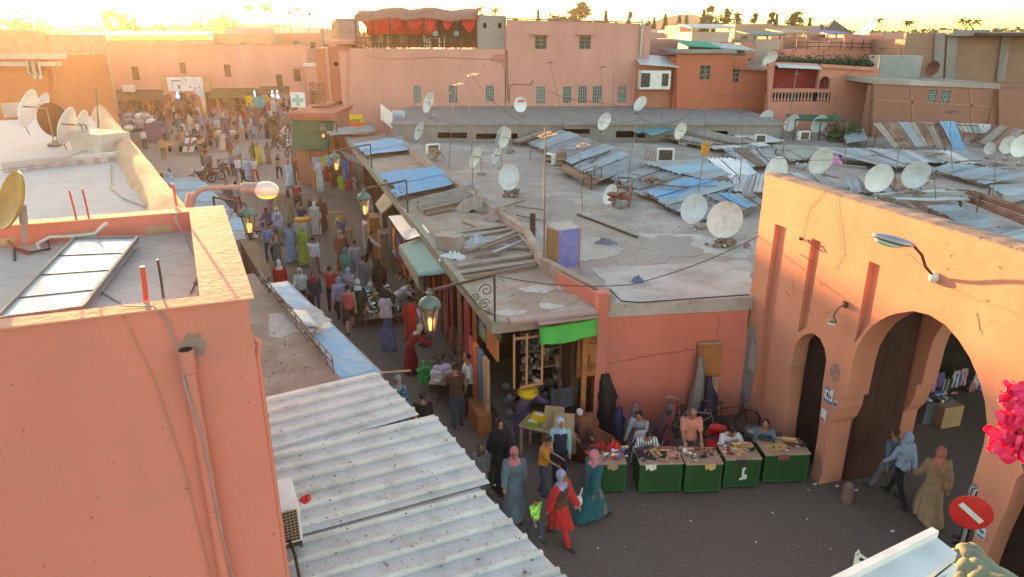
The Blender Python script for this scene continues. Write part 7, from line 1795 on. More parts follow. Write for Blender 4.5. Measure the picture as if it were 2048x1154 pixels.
person(0,0,'lean',pface(3,180),'man in a white t shirt hunched over the fourth green counter',loc=p,top='white',sleeve='short',bottom='grey',h=1.0)
p=behind(4,-.2,.66);person(0,0,'think',pface(4,165),'man in a grey blue shirt, chin on hand, at the long green counter',loc=p,top='bluegrey',bottom='black',h=1.0)
st_=MB();p=behind(4,-.2,.66);st_.lathe([(.16,0),(.16,.42),(.18,.43),(.18,.46)],p,12);solo('stool',st_,WOOD,'wooden stool of the man in the grey blue shirt','stool')
p=behind(3,-.05,.68)
q=MB();c=chain(CT[2])@Vector((-.33,.12,.8));q.lathe([(.05,0),(.055,.1),(.03,.12),(.001,.12)],c,12);q.ball(c+Vector((.1,-.06,.03)),(.07,.05,.03),8,6);solo('teapot',q,WHITEP,'white pot and cup on the left of the middle green counter','pot')
random.seed(61)
for k in range(12):
 q=MB();c=chain(CT[0])@Vector((random.uniform(-.05,.42),random.uniform(-.15,.25),.83+random.uniform(0,.05)));a=random.uniform(0,6.3);M=Matrix.Translation(c)@Matrix.Rotation(a,4,'Z')
 q.ball((0,0,0),(.045,.11,.022),8,6,M=M);q.ball((0,0,0),(.042,.05,.038),8,6,M=M@Matrix.Translation((0,.05,.02)))
 cc=[('white',WHITEP),('black',BLACK),('red',RED),('blue grey',pm('shoe_blue',(.15,.2,.35)))][k%4]
 solo('shoe',q,cc[1],'%s %s shoe in the heap on the leftmost green counter'%(ORD[k//4],cc[0]),'shoe','shoes heaped on the leftmost counter')
def drape(x,y,z0,w_,h_,m,label,seed=0,name='covered_stand',d_=.5,lean=0):
 c=PZ(x,y,z0);q=MB();n=40;rr=random.Random(seed);rows=[]
 for j in range(9):
  t_=j/8;k_=(1-t_**1.5*.68)*(1+.14*math.sin(t_*7+seed*2));ox=.06*math.sin(t_*4+seed);rows.append([(ox+w_/2*k_*math.cos(2*PI*k/n)*(1+.1*math.sin(k*1.1+seed+t_*2)+.07*math.sin(k*2.9+seed)),d_/2*k_*math.sin(2*PI*k/n)*(1+.1*math.cos(k*1.1+t_)+.07*math.cos(k*2.7))+lean*t_,h_*t_+0.03*math.sin(k*.65)*t_)for k in range(n)]);rows[-1]=[(v[0]*(1+.5*noise.noise(Vector((math.cos(i*.157)*1.5,math.sin(i*.157)*1.5,j*.6+seed)))),v[1],v[2])for i,v in enumerate(rows[-1])]
 vs=[c+Vector(v)for r in rows for v in r];fs=[(j*n+k,j*n+(k+1)%n,(j+1)*n+(k+1)%n,(j+1)*n+k)for j in range(8)for k in range(n)]+[tuple(8*n+k for k in range(n))]
 q.smooth=True;q.add(vs,fs);return solo(name,q,m,label,'covered stand')
drape(1210,862,0,.6,1.6,pm('black_tarp',(.02,.02,.02),(.035,.03,.03),3),'tall stand wrapped in black sheeting against the pillar',1)
drape(1238,880,0,.45,.9,pm('blue_cloth',(.045,.05,.12)),'blue cloth draped beside the black wrapped stand',2)
drape(1262,885,0,.4,1.1,pm('striped_maroon',(.16,.04,.05),(.3,.25,.25),9),'maroon and grey striped cloth hanging by the wall',3)
drape(1330,882,0,.45,1.05,pm('mauve_cloth',(.16,.13,.17),(.25,.09,.08),4),'mauve and red cloth bundle behind the counters',4)
drape(1385,850,0,.32,1.95,pm('grey_parasol',(.27,.24,.22),(.2,.18,.17),3),'closed grey parasol standing against the salmon wall',5,'closed_parasol',.3)
drape(1410,852,0,.42,1.4,pm('navy_parasol',(.06,.045,.09)),'closed dark purple parasol beside the grey one',6,'closed_parasol',.4)
drape(1170,900,0,1.1,1.0,pm('rust_cloth',(.24,.09,.05),(.18,.07,.04),3),'rust brown cover heaped over a cart left of the counters',7,d_=.8)
heap(1228,905,.75,.3,.25,.3,RED,'red sack standing behind the leftmost counter',6,8,'sack','sack')
heap(1195,905,.7,.35,.25,.25,RED,'smaller red bundle left of the red sack',6,9,'sack','sack')
bd=thing('wooden_board','orange brown panel with a frame leaning on the salmon wall','board',PZ(1450,850,0));q=MB()
a=PY(1433,800,16.2);q.box((5.0,16.15,1.75),(.62,.05,.9),R(6),rx=R(-6));part('panel',q,WOODR,bd,True);q=MB();q.box((5.0,16.12,2.2),(.66,.05,.05),R(6));q.box((5.0,16.0,1.28),(.66,.05,.05),R(6));q.box((5.02,16.0,.95),(.5,.05,.55),R(6),rx=R(-14));part('frame',q,WOODL,bd,True)
def bicycle(loc,rz,label,m,lean=0):
 t=thing('bicycle',label,'bicycle',loc,rz)
 for nm,x in(('wheel',-.52),('wheel',.52)):
  q=MB();pts=[(x+.33*math.cos(a*PI/12),0,.34+.33*math.sin(a*PI/12))for a in range(25)];q.tube(pts,.018,6,cap=False);w_=part(nm,q,RUBBER,t)
  q=MB()
  for a in range(8):q.tube([(x,0,.34),(x+.32*math.cos(a*PI/4),0,.34+.32*math.sin(a*PI/4))],.004,4)
  part('spokes',q,CHROME,w_)
 q=MB();A,B,C_,D_=Vector((-.52,0,.34)),Vector((-.1,0,.3)),Vector((-.22,0,.78)),Vector((.36,0,.8))
 for a,b in((A,B),(A,C_),(B,C_),(C_,D_),(B,D_-Vector((0,0,.1))),(D_+Vector((-.02,0,.1)),Vector((.52,0,.34)))):q.tube([a,b],.017,6)
 part('frame',q,m,t)
 q=MB();q.tube([C_,C_+Vector((-.04,0,.14))],.012,6);q.ball(C_+Vector((-.05,0,.16)),(.13,.07,.035),8,6);part('saddle',q,BLACK,t)
 q=MB();h_=D_+Vector((-.03,0,.2));q.tube([D_,h_],.014,6);q.tube([h_+Vector((-.15,.27,.0)),h_+Vector((.03,.18,.03)),h_,h_+Vector((.03,-.18,.03)),h_+Vector((-.15,-.27,0))],.013,6);part('handlebar',q,CHROME,t)
 return t
bicycle(PZ(1452,870,0),R(8),'dark bicycle leaning on the salmon wall under the orange panel',IRON)
bicycle(PZ(1385,880,0),R(-12),'second bicycle with a pale frame between the parasols and the pink man',DISHB)
bicycle(PZ(1335,890,0)+Vector((.1,.2,0)),R(60),'bicycle with chrome handlebars behind the striped cloth',RED)
q=MB();c=PZ(1505,880,0);q.lathe([(.2,0),(.24,.3),(.22,.34)],c,14);solo('tin_tub',q,STEEL,'grey round tub on the ground behind the fourth counter','tub')
# ================================================================== corner table with cartons, carts etc
tb=thing('table','rough wooden table with yellow cartons before the corner shop','table',PZ(1085,905,0),R(-25));q=MB();q.box((0,0,.78),(1.0,.65,.03));part('tabletop',q,WOODL,tb)
for sx in(-1,1):
 for sy in(-1,1):q=MB();q.box((sx*.44,sy*.27,.38),(.06,.06,.76));part('leg',q,WOODL,tb)
Mt=chain(tb)
for k,(x,y,z,m)in enumerate(((-.15,.0,.86,YELLOW),(-.1,.02,.97,YELLOW),(.12,.05,.86,pm('green_yellow',(.25,.38,.05))),(-.2,-.14,.85,pm('green_yellow',(.25,.38,.05))))):
 q=MB();q.box(Mt@Vector((x,y,z)),(.34,.22,.1),R(-25+k*4));q.mi=1;q.box(Mt@Vector((x,y-.01,z+.052)),(.2,.1,.006),R(-25+k*4));solo('carton',q,[m,PAPER],['yellow carton at the back of the table','topmost yellow carton on the table','green yellow carton on the right of the table','green yellow carton at the front edge'][k],'carton')
for k,(x,y,m)in enumerate(((1108,858,CARD),(1128,872,CARD))):
 q=MB();c=PZ(x,y,.7);q.slab([c+Vector((-.3,-.1,.1)),c+Vector((.2,-.2,.15)),c+Vector((.25,.15,.5)),c+Vector((-.2,.25,.5))],.02);q.box(c+Vector((0,.05,-.2)),(.5,.35,.5),.3);solo('cardboard_box',q,m,'open cardboard box %s of the carton table'%('behind' if k==0 else 'right'),'box')
ft=thing('folding_stand','folding stand heaped with white shirts in the street','stand',PZ(888,810,0));q=MB();c=PZ(888,810,0)
for s_ in(-1,1):
 q.tube([c+Vector((-.25,s_*.2,0)),c+Vector((.25,s_*.2,.75))],.012,6);q.tube([c+Vector((.25,s_*.2,0)),c+Vector((-.25,s_*.2,.75))],.012,6)
part('legs',q,IRON,ft,True);q=MB();q.box(c+Vector((0,0,.77)),(.7,.5,.03));part('top',q,WOODL,ft,True)
random.seed(71)
for k in range(5):
 q=MB()
 for j in range(4):q.ball(c+Vector((random.uniform(-.22,.22),random.uniform(-.16,.16),.85+.07*k)),(.16,.12,.06),9,6,M=Matrix.Rotation(random.uniform(0,3),4,'Z'))
 solo('folded_shirt',q,cloth(C['white'])if k!=4 else cloth((.5,.4,.55)),['lowest white shirt in the pile','second white shirt up in the pile','third white shirt up in the pile','fourth white shirt up in the pile','lilac printed shirt on top of the pile'][k]+' on the folding stand','shirt')
# ================================================================== shop row stock
def garment(loc,w_,h_,m,label,rz=0,kind='dress',seed=0,group=None,d_=.12):
 rr=random.Random(seed);q=MB();ph=seed*1.7;sl_=kind=='dress' and h_<1.0;hs=h_/9
 def sheet(x0,x1,t0x0,t0x1,z0,z1,nu=8,nv=8):
  vs=[];fs=[]
  for j in range(nv+1):
   t_=j/nv;a,b=t0x0+(x0-t0x0)*t_,t0x1+(x1-t0x1)*t_
   for i in range(nu+1):
    u=i/nu;vs.append((a+(b-a)*u,d_*.35*math.sin(u*9+ph+t_)*(.25+t_)+.02*noise.noise(Vector((u*4,t_*5,ph))),z0+(z1-z0)*t_+(.02*math.sin(u*11+ph)if j==nv else 0)))
  for j in range(nv):
   for i in range(nu):k=j*(nu+1)+i;fs.append((k,k+1,k+nu+2,k+nu+1))
  q.smooth=True;q.add(vs,fs)
 W2=w_/2
 if kind=='trousers':
  sheet(-W2*.9,-.01,-W2*.8,0,0,-h_);sheet(.01,W2*.9,0,W2*.8,0,-h_)
 else:
  sheet(-W2,W2,-W2*.72,W2*.72,-.03,-h_)
  sheet(W2*.72,W2*1.25,W2*.35,W2*.78,-.02,-min(.5,h_*.42),3,4);sheet(-W2*1.25,-W2*.72,-W2*.78,-W2*.35,-.02,-min(.5,h_*.42),3,4)
 o=solo('hanging_garment',q,m,label,'garment',group,loc=loc,rz=rz);o.modifiers.new('t','SOLIDIFY').thickness=.018
 return o
RZ=math.atan2(RU.y,RU.x)
gc=[('turquoise',(.05,.35,.42)),('red',(.6,.03,.03)),('blue',(.05,.2,.5)),('yellow',(.7,.55,.03)),('crimson',(.45,.02,.06)),('pale blue',(.3,.45,.6)),('orange',(.65,.2,.03)),('white',(.62,.6,.6)),('green',(.05,.3,.1)),('purple',(.2,.06,.28)),('maroon',(.22,.02,.04)),('beige',(.45,.35,.25)),('black',(.03,.03,.03)),('pink',(.6,.2,.3))]
seq=[0,1,1,5,3,2,4,1,0,6,4,8,6,3,10,6]
for k in range(16):
 u=13.2-k*.27;nm,c=gc[seq[k]]
 garment(RW(u,-.5+(k%2)*.06,2.55),.3,1.0+.3*((k*7)%3==0),cloth(c),'%s garment, %s from the far end of the rail under the white awning'%(nm,ORD[k]),RZ,seed=k,group='garments under the white awning')
q=MB();q.beam(RW(8.9,-.5,2.62),RW(13.4,-.5,2.62),.03,.03);solo('rail',q,IRON,'clothes rail under the white awning','rail')
canvas('white flat awning over the coloured garments',[RW(11.9,-.05,3.05),RW(13.0,-.55,2.75),RW(9.35,-.55,2.75),RW(9.1,-.05,3.05)],pm('whitegrey_awning',(.5,.53,.55),(.42,.44,.45),2,.5),.02)
canvas('teal awning over the hanging rugs',[RW(8.6,-.05,3.05),RW(9.05,-.8,2.68),RW(5.6,-.8,2.68),RW(4.6,-.05,3.05)],TEAL,.02,th=.03)
canvas('pale green valance of the teal awning',[RW(9.05,-.81,2.68),RW(5.6,-.81,2.68),RW(5.6,-.8,2.2),RW(9.05,-.8,2.38)],pm('valance',(.33,.35,.26),(.26,.28,.2),3),0,'valance','awning')
q=MB();q.slab([RW(9.2,.1,3.32),RW(9.2,-.6,3.1),RW(8.5,-.6,3.0),RW(8.1,0.1,3.3)],.03);solo('grey_sheet',q,STEEL,'loose dark grey sheet bent over the end of the teal awning','sheet')
q=MB();q.slab([RW(16.3,-.1,3.1),RW(14.0,-.1,3.1),RW(14.1,-.7,2.6),RW(15.6,-.7,2.7)],.06);solo('sloping_awning',q,pm('buff_awning',(.45,.34,.22),(.36,.27,.18),3),'buff sloping awning above the metalware shop','awning')
rc=[('dark red',(.25,.03,.03)),('red',(.5,.03,.03)),('brown',(.2,.08,.04)),('maroon',(.2,.02,.04)),('rust',(.4,.12,.04)),('plum',(.15,.03,.08)),('orange',(.6,.15,.03))]
for k in range(14):
 u=7.6-k*.42;nm,c=rc[(k*3)%7]
 q=MB();vs=[];fs=[]
 for j in range(7):
  for i in range(7):vs.append(((i/6-.5)*.4,.03*math.sin(i*1.4+k),-j/6*2.2))
 for j in range(6):
  for i in range(6):a=j*7+i;fs.append((a,a+1,a+8,a+7))
 q.smooth=True;q.add(vs,fs);o=solo('hanging_rug',q,cloth(c,'dark' if k%3==0 else None),'%s rug, %s from the far end of the shop fronts under the teal awning'%(nm,ORD[k]),'rug','rugs hung on the shop fronts',loc=RW(u,-.12+.1*(k%2),2.85),rz=RZ);o.modifiers.new('t','SOLIDIFY').thickness=.02
for k,(nm,c,u)in enumerate((('bright orange',(.75,.13,.02),1.75),('steel blue',(.05,.2,.33),1.3),('tan',(.5,.3,.17),.85),('red',(.5,.04,.03),2.15))):
 q=MB();q.box((0,0,-.8),(.36,.1,1.6));solo('cloth_drop',q,cloth(c),'long %s cloth hanging at the front of the corner shop'%nm,'cloth','cloth drops at the corner shop',loc=RW(u,-.1,2.0),rz=RZ,bevel=.02)
for k in range(8):
 q=MB();q.box((0,0,0),(1.1,.45,.1));nm=['olive','grey green','grey','blue grey','dark grey','slate','black','brown'][k]
 cc=[(.2,.2,.08),(.2,.25,.15),(.25,.25,.23),(.15,.2,.25),(.1,.1,.11),(.14,.15,.2),(.04,.04,.05),(.15,.09,.05)][k]
 solo('folded_textile',q,cloth(cc),'%s folded textile in the tall stack under the shop eave'%nm,'textile','folded textiles in the stack',loc=RW(1.9,.25,2.2+k*.105),rz=RZ,bevel=.03)
q=MB();q.box((0,0,.3),(1.0,.35,.6));solo('orange_chest',q,WOODR,'orange brown wooden chest at the foot of the cloth drops','chest',loc=RW(1.0,-.25,0),rz=RZ,bevel=.01)
q=MB();q.box((0,0,0),(.9,.05,.55));solo('plank',q,WOODR,'orange wooden panel under the eave of the corner shop','panel',loc=RW(.45,-.05,2.55),rz=RZ)
random.seed(81)
potpos=[]
for i in range(13):
 for j in range(5):potpos.append((12.6-i*.33+random.uniform(-.05,.05),-1.05-j*.27+random.uniform(-.04,.04)))
kinds_=[]
for kk in range(4):
 q=MB()
 if kk==0:q.lathe([(.05,0),(.1,.05),(.11,.12),(.06,.2),(.05,.24),(.02,.27),(.001,.29)],n=12);q.tube([(.1,0,.1),(.19,0,.17)],.015,5)
 elif kk==1:q.lathe([(.12,0),(.12,.2),(.125,.21),(.11,.21),(.11,.02)],n=12)
 elif kk==2:q.lathe([(.04,0),(.15,.03),(.17,.05),(.165,.05)],n=14)
 else:q.lathe([(.07,0),(.08,.02),(.02,.05),(.02,.22),(.06,.26),(.04,.32)],n=10)
 kinds_.append(q)
SILV=pm('silver',(.62,.62,.62),(.45,.45,.45),8,.25,0,metal=1);BRAS=pm('brass',(.5,.38,.15),(.4,.3,.12),8,.3,0,metal=1);COPP=pm('copper_ware',(.4,.2,.12),(.35,.3,.25),8,.35,0,metal=.9)
pn=['teapot','pot','tray','candle holder']
pmesh={}
for k,(u,v)in enumerate(potpos):
 kk=k%4;mi=(0,0,1,0,2)[k%5];key=(kk,mi)
 if key not in pmesh:pmesh[key]=kinds_[kk].mesh('metalware',[SILV,BRAS,COPP][mi])
 o=bpy.data.objects.new(['teapot','cooking_pot','tray','candle_holder'][kk],pmesh[key]);COL.objects.link(o);o.location=RW(u,v,.36+.06*(k%5)*0);o.rotation_euler=(0,0,k)
 setp(o,'%s %s in the %s row from the shops, %s from the far end'%(['silver','brass','copper'][mi],pn[kk],ORD[k%5],ORD[k//5]),'metalware','%s %ss of the metalware spread'%(['silver','brass','copper'][mi],pn[kk]))
tbp=MB();tbp.prism([RW(8.4,-.95),RW(12.8,-.95),RW(12.8,-2.25),RW(8.4,-2.25)],.3,.35)
for u in(8.6,10.6,12.6):
 for v in(-1.05,-2.15):p=RW(u,v,0);tbp.box((p.x,p.y,.15),(.07,.07,.3))
solo('low_display_table',tbp,WOOD,'low display table under the spread of metalware','table')
for k,(nm,c,u,v,z,w_,h_)in enumerate((('white football',(.5,.48,.56),6.4,-1.75,1.8,.4,.7),('blue denim',(.1,.13,.28),6.4,-1.72,1.05,.35,.8),('dark',(.05,.04,.06),6.9,-1.6,1.9,.45,.8),('bright red',(.65,.04,.03),5.2,-1.2,2.0,.4,1.3),('patterned blue',(.12,.15,.3),5.9,-1.8,1.0,.5,.8))):
 garment(RW(u,v,z),w_,h_,cloth(c),'%s garment on the stand facing the street below the teal awning'%nm,RZ+1.2,'trousers' if nm=='blue denim' else 'dress',seed=k+50,d_=.06)
q=MB();q.tube([RW(6.9,-1.7,0),RW(6.9,-1.7,2.0),RW(5.1,-1.3,2.05),RW(5.1,-1.3,0)],.02,6);solo('clothes_stand',q,IRON,'iron clothes stand in front of the rugs','stand')
leafmass('green_bundle',RW(3.3,-1.1,.35),(.5,.4,.5),160,pm('bright_green',(.06,.4,.1)),'bright green bundle on the ground near the big lantern','plant',.07,seed=6)
leafmass('dark_bundle',RW(3.0,-.6,.2),(.9,.8,.7),400,pm('dark_wicker',(.05,.045,.035),(.1,.08,.06)),'dark heap of baskets and plants beneath the big lantern','heap',.08,seed=7)
random.seed(91)
for k,(u,v,w_,h_,m,nm,lb)in enumerate(((16.8,-.7,1.0,1.9,WOODR,'cupboard','orange brown wooden cupboard facing the street'),(18.0,-.8,.7,1.3,PALES,'cabinet','pale blue cabinet left of the orange cupboard'),(19.2,-.6,.9,1.1,pm('cream_wood',(.5,.42,.3)),'cabinet','cream cabinet with slats by the far shop'),(15.0,-.5,.9,1.6,WOOD,'shelf','dark shelf stacked with round trays'))):
 t=thing(nm,lb,nm,RW(u,v,0),RZ);q=MB();q.box((0,0,h_/2),(w_,.45,h_));part('body',q,m,t,bevel=.01)
 for z in(.3,.6,.85):q=MB();q.box((0,.235,h_*z),(w_*.85,.02,h_*.2));part('drawer',q,m,t,bevel=.006)
for k in range(9):
 q=MB();q.lathe([(.001,0),(.2,0),(.26,.05),(.25,.05)],n=16,M=Matrix.Rotation(R(80),4,'Y'));solo('metal_tray',q,[SILV,BRAS,IRON][k%3],'%s round tray, %s of the trays hung above the metalware'%(['silver','brass','dark'][k%3],ORD[k]),'tray','round trays above the metalware',loc=RW(13.6+(k%3)*.6,-.35,.9+.55*(k//3)),rz=RZ-PI/2)
ch_=thing('armchair','yellow backed round chair in the street by the pale cabinet','chair',RW(20.2,-1.7,0),1.0);q=MB();q.box((0,0,.4),(.6,.55,.12));part('seat',q,WOODR,ch_,bevel=.02);q=MB();q.lathe([(.001,0),(.36,0),(.36,.05),(.001,.05)],(0,.25,.8),18,M=Matrix.Rotation(R(-80),4,'X'));part('backrest',q,YELLOW,ch_)
for sx in(-1,1):
 for sy in(-1,1):q=MB();q.box((sx*.24,sy*.2,.18),(.05,.05,.36));part('leg',q,WOODR,ch_)
lt_=thing('low_table','low reddish wooden table in the street left of the yellow chair','table',PZ(668,440,0),.2);q=MB();q.box((0,0,.42),(1.0,.5,.06));part('tabletop',q,WOODR,lt_,bevel=.01)
for sx in(-1,1):
 for sy in(-1,1):q=MB();q.box((sx*.42,sy*.18,.2),(.06,.06,.4));part('leg',q,WOODR,lt_)
for k,(nm,c,px_,py_,z,h_)in enumerate((('yellow',(.65,.55,.03),655,325,2.3,.7),('maroon',(.22,.02,.03),654,345,1.7,1.0),('lilac',(.5,.45,.6),640,325,2.3,.9),('sky blue',(.2,.45,.6),663,320,2.4,.7),('lime',(.4,.5,.05),684,360,1.1,.9),('blue',(.05,.2,.4),696,345,2.2,1.5),('black',(.02,.02,.02),672,350,1.8,1.5),('white',(.6,.6,.6),706,362,1.0,.8),('crimson',(.4,.03,.1),700,362,1.0,.8),('green',(.1,.25,.1),711,362,1.0,.8),('orange',(.6,.25,.08),634,345,1.9,1.7),('long white',(.62,.62,.64),643,350,1.95,1.9))):
 p=PZ(px_,385-0,0);garment((p.x,p.y+.2-(k%3)*.15,z),.5,h_,cloth(c),'%s garment hung at the far clothes shop'%nm,.2,seed=k+80)
q=MB();a,b=PZ(634,372,0),PZ(716,385,0)
for p in(a,b):q.tube([p,p+Vector((0,0,2.4))],.025,6)
q.tube([a+Vector((0,0,2.35)),b+Vector((0,0,2.35))],.02,6);solo('clothes_rack',q,IRON,'tall clothes rack at the far clothes shop','rack')
canvas('bright green awning edge over the corner shop',[(.62,14.95,3.12),(2.02,15.4,3.16),(2.0,15.12,2.86),(.66,14.68,2.8)],GREENA,.05,th=.02,ripple=.05)
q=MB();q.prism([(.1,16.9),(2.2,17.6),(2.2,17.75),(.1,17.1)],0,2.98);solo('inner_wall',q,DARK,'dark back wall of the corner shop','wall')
random.seed(101);q=MB();cm_=[cloth(c)for c in((.12,.1,.09),(.3,.28,.25),(.2,.1,.05),(.06,.12,.08),(.4,.3,.2),(.1,.12,.2))]
for i in range(420):
 t_=random.random();q.mi=random.randrange(6);p=Vector((.25+1.75*t_,15.9+.55*t_+random.uniform(0,.8),random.uniform(.5,2.7)));s_=random.uniform(.03,.09)
 if random.random()<.5:q.ball(p,(s_,s_,s_*1.3),7,5)
 else:q.box(p,(s_*1.6,s_,s_*1.2),random.uniform(0,3))
solo('shop_stock',q,cm_,'small wares crammed on the dark shelves of the corner shop','goods',kind='stuff')
for k,z in enumerate((.5,1.0,1.5,2.0,2.5)):
 q=MB();q.prism([(.2,16.0),(2.0,16.6),(2.0,16.9),(.2,16.3)],z-.03,z);solo('shelf',q,WOOD,'%s shelf up in the dark corner shop'%ORD[k],'shelf','shelves of the corner shop')
dfr=thing('rack','orange wooden upright frame hanging over a yellow basket','frame',(.1,14.95,1.3));q=MB()
for x in(.05,.35,.72):q.beam((x,14.92+x*.3,1.55),(x,14.92+x*.3,2.95),.05,.05)
q.beam((.05,14.93,2.85),(.72,15.13,2.85),.05,.05);q.beam((.2,14.9,1.6),(.72,15.1,1.62),.05,.05);part('frame',q,pm('peach_wood',(.5,.26,.13)),dfr,True)
q=MB();q.lathe([(.14,0),(.22,.06),(.26,.16),(.25,.18),(.2,.08)],(.38,15.0,1.28),16);q.ball((.38,15.0,1.42),(.2,.2,.07),12,6);solo('yellow_basket',q,YELLOW,'yellow basket heaped under the orange wooden frame','basket')
ip=thing('carved_panel','orange carved panel with iron scrolls at the right of the corner shop','panel',(1.85,15.45,1.7));q=MB();q.box((1.82,15.5,2.2),(.5,.06,1.2),R(15));part('panel',q,WOODR,ip,True)
q=MB()
def scroll(c,r,X,Z,turns=1.5,n=22,w=.012,sgn=1):
 pts=[]
 for i in range(n):t_=i/(n-1);a=turns*2*PI*t_;rr=r*(1-.85*t_);pts.append(Vector(c)+X*(rr*math.cos(a)*sgn)+Z*(rr*math.sin(a)))
 return pts
for(cx,cz,s_)in((1.72,2.5,1),(1.95,2.55,-1),(1.8,2.1,-1),(1.92,1.85,1)):q.tube(scroll((cx,15.42+(cx-1.8)*.27,cz),.13,Vector((1,.2,0)),Vector((0,0,1)),sgn=s_),.011,5)
part('scrollwork',q,IRON,ip,True)
q=MB();q.beam((1.75,15.3,0),(1.75,15.3,2.9),.12,.12);solo('door_post',q,WOODR,'reddish brown door post right in the corner shop','post')
q=MB();q.beam((1.15,15.15,0),(1.15,15.15,2.9),.05,.05);solo('thin_post',q,IRON,'thin dark post in the middle of the corner shop front','post')
q=MB();q.box((1.25,15.35,.45),(.55,.5,.9),.3);q.mi=1;q.slab([(.95,15.0,.95),(1.5,15.15,.95),(1.5,15.5,1.3),(.95,15.35,1.3)],.03);solo('dark_chest',q,[BLACK,pm('slate_lid',(.06,.07,.08))],'dark chest with a raised lid inside the corner shop','chest')
for k in range(7):
 q=MB();p=Vector((-.15+.12*(k%3),16.0+.25*(k//3),.2+.1*k));q.ball(p,(.12,.12,.1),9,6);solo('bag_bundle',q,cloth(((.2,.2,.22),(.35,.33,.3),(.12,.1,.1))[k%3]),'%s bag of the bundle at the corner shop step'%ORD[k],'bag','bags at the corner shop step')
# ================================================================== lanterns on brackets
def lantern(base,out,label,height=4.4,arm=1.45,scrolls=True,zb=3.2,lit=.7):
 """bracket post at base, arm reaching along out, lantern hung at its end"""
 base=Vector(base);out=Vector(out).normalized();E_=base+out*arm
 t=thing('street_lantern',label,'lantern',(base.x,base.y,zb))
 q=MB();q.beam((base.x,base.y,zb),(base.x,base.y,height),.05,.05);q.beam((base.x,base.y,height),(E_.x,E_.y,height-.22),.045,.06);part('bracket',q,IRON,t,True)
 if scrolls:
  q=MB();X=out;Z_=Vector((0,0,1))
  for(a,b,r,s_)in((.2,-.35,.16,1),(.25,-.68,.14,-1),(.45,-.5,.1,1),(.14,-.9,.09,1)):q.tube(scroll((base.x+X.x*a,base.y+X.y*a,height+b),r,X,Z_,sgn=s_),.012,5)
  q.tube([(base.x,base.y,zb+.1),base+out*.35+Vector((0,0,height-.8)),base+out*.75+Vector((0,0,height-.18))]if False else[Vector((base.x,base.y,zb+.15)),Vector((base.x,base.y,0))+out*.38+Vector((0,0,height-.75)),Vector((base.x,base.y,0))+out*.8+Vector((0,0,height-.16))],.012,5)
  part('scrollwork',q,IRON,t,True)
 c=Vector((E_.x,E_.y,height-1.25))
 CU=pm('verdigris',(.16,.24,.20),(.11,.17,.14),6,.55,.1,20,metal=.3)
 q=MB();q.lathe([(.25,.66),(.26,.69),(.24,.76),(.19,.84),(.10,.89),(.06,.91),(.05,.96),(.09,.99),(.06,1.02),(.02,1.05),(.015,1.1)],c,16);part('cap',q,CU,t,True)
 q=MB()
 for k in range(6):
  a=k*PI/3;q.beam(c+Vector((.12*math.cos(a),.12*math.sin(a),.1)),c+Vector((.22*math.cos(a),.22*math.sin(a),.67)),.022,.022)
  d_=Vector((math.cos(a),math.sin(a),0));q.tube([c+d_*.22+Vector((0,0,.6)),c+d_*.31+Vector((0,0,.68)),c+d_*.29+Vector((0,0,.78))],.012,5)
  q.tube([c+d_*.12+Vector((0,0,.1)),c+d_*.17+Vector((0,0,0)),c+d_*.08+Vector((0,0,-.08))],.011,5)
 q.lathe([(.13,.06),(.13,.11)],c,12);q.lathe([(.22,.645),(.24,.67)],c,12);q.lathe([(.02,-.14),(.05,-.08),(.1,.05)],c,10)
 part('cage',q,IRON,t,True)
 q=MB()
 for k in range(6):
  a=k*PI/3+.04;b=(k+1)*PI/3-.04
  q.add([c+Vector((.115*math.cos(a),.115*math.sin(a),.12)),c+Vector((.115*math.cos(b),.115*math.sin(b),.12)),c+Vector((.21*math.cos(b),.21*math.sin(b),.64)),c+Vector((.21*math.cos(a),.21*math.sin(a),.64))],[(0,1,2,3)])
 gm=pm('lantern_glass',(.7,.62,.5),(.62,.52,.4),5,.25,0,tr=.85);part('glass',q,gm,t,True)
 q=MB();q.lathe([(.02,.12),(.03,.2),(.045,.35),(.03,.42),(.005,.44)],c,10);part('lamp',q,emis('lantern_flame',(1,.5,.14),lit),t,True)
 return t
NV=-RV
lantern(RW(0,-.12),NV,'nearest big lantern on a scrolled bracket at the corner of the shop roof',4.45,1.5,zb=3.3)
lantern(RW(10.9,-.12),NV,'lantern on a bracket above the metalware, middle of the street',4.55,1.55,zb=3.3)
lantern(RW(20.6,-.12),NV,'lantern in front of the far clothes shop',4.5,1.7,zb=3.3)
p=PY(655,262,46);lantern((p.x+.6,46,0),(-1,0,0),'small lantern before the dark green canvas',4.3,.9,zb=0,scrolls=False)
p=PY(495,430,21.5);lantern((p.x-1.0,21.5,0),(1,0,0),'lit lantern over the left side of the street, behind the near house',4.75,1.0,zb=0,scrolls=True,lit=3.5)
sl_=thing('street_lamp','curved arm street lamp with a clear glass bowl above the street','lamp',(PY(382,410,11).x,11,0))
q=MB();pts=[PY(380,470,11),PY(382,412,11),PY(388,392,11),PY(400,380,11),PY(420,375,11),PY(487,374,11)];pts=[Vector((pts[0].x,11,0))]+pts;q.tube(pts,[.05,.05,.045,.04,.04,.038,.035],10);part('pole',q,GREYC,sl_,True)
q=MB();a,b=PY(482,375,11),PY(524,378,11);q.tube([a,a+(b-a)*.15,b-(b-a)*.1,b],[.06,.085,.095,.085],14);part('housing',q,pm('lamp_housing',(.3,.27,.25),(.22,.2,.19),5,.5),sl_,True)
q=MB();g0=PY(533,380,11);q.ball(g0,(.2,.15,.135),20,14);part('glass_bowl',q,pm('bowl_glass',(.75,.74,.72),(.55,.54,.53),3,.12,0,tr=.15,spec=.7),sl_,True)
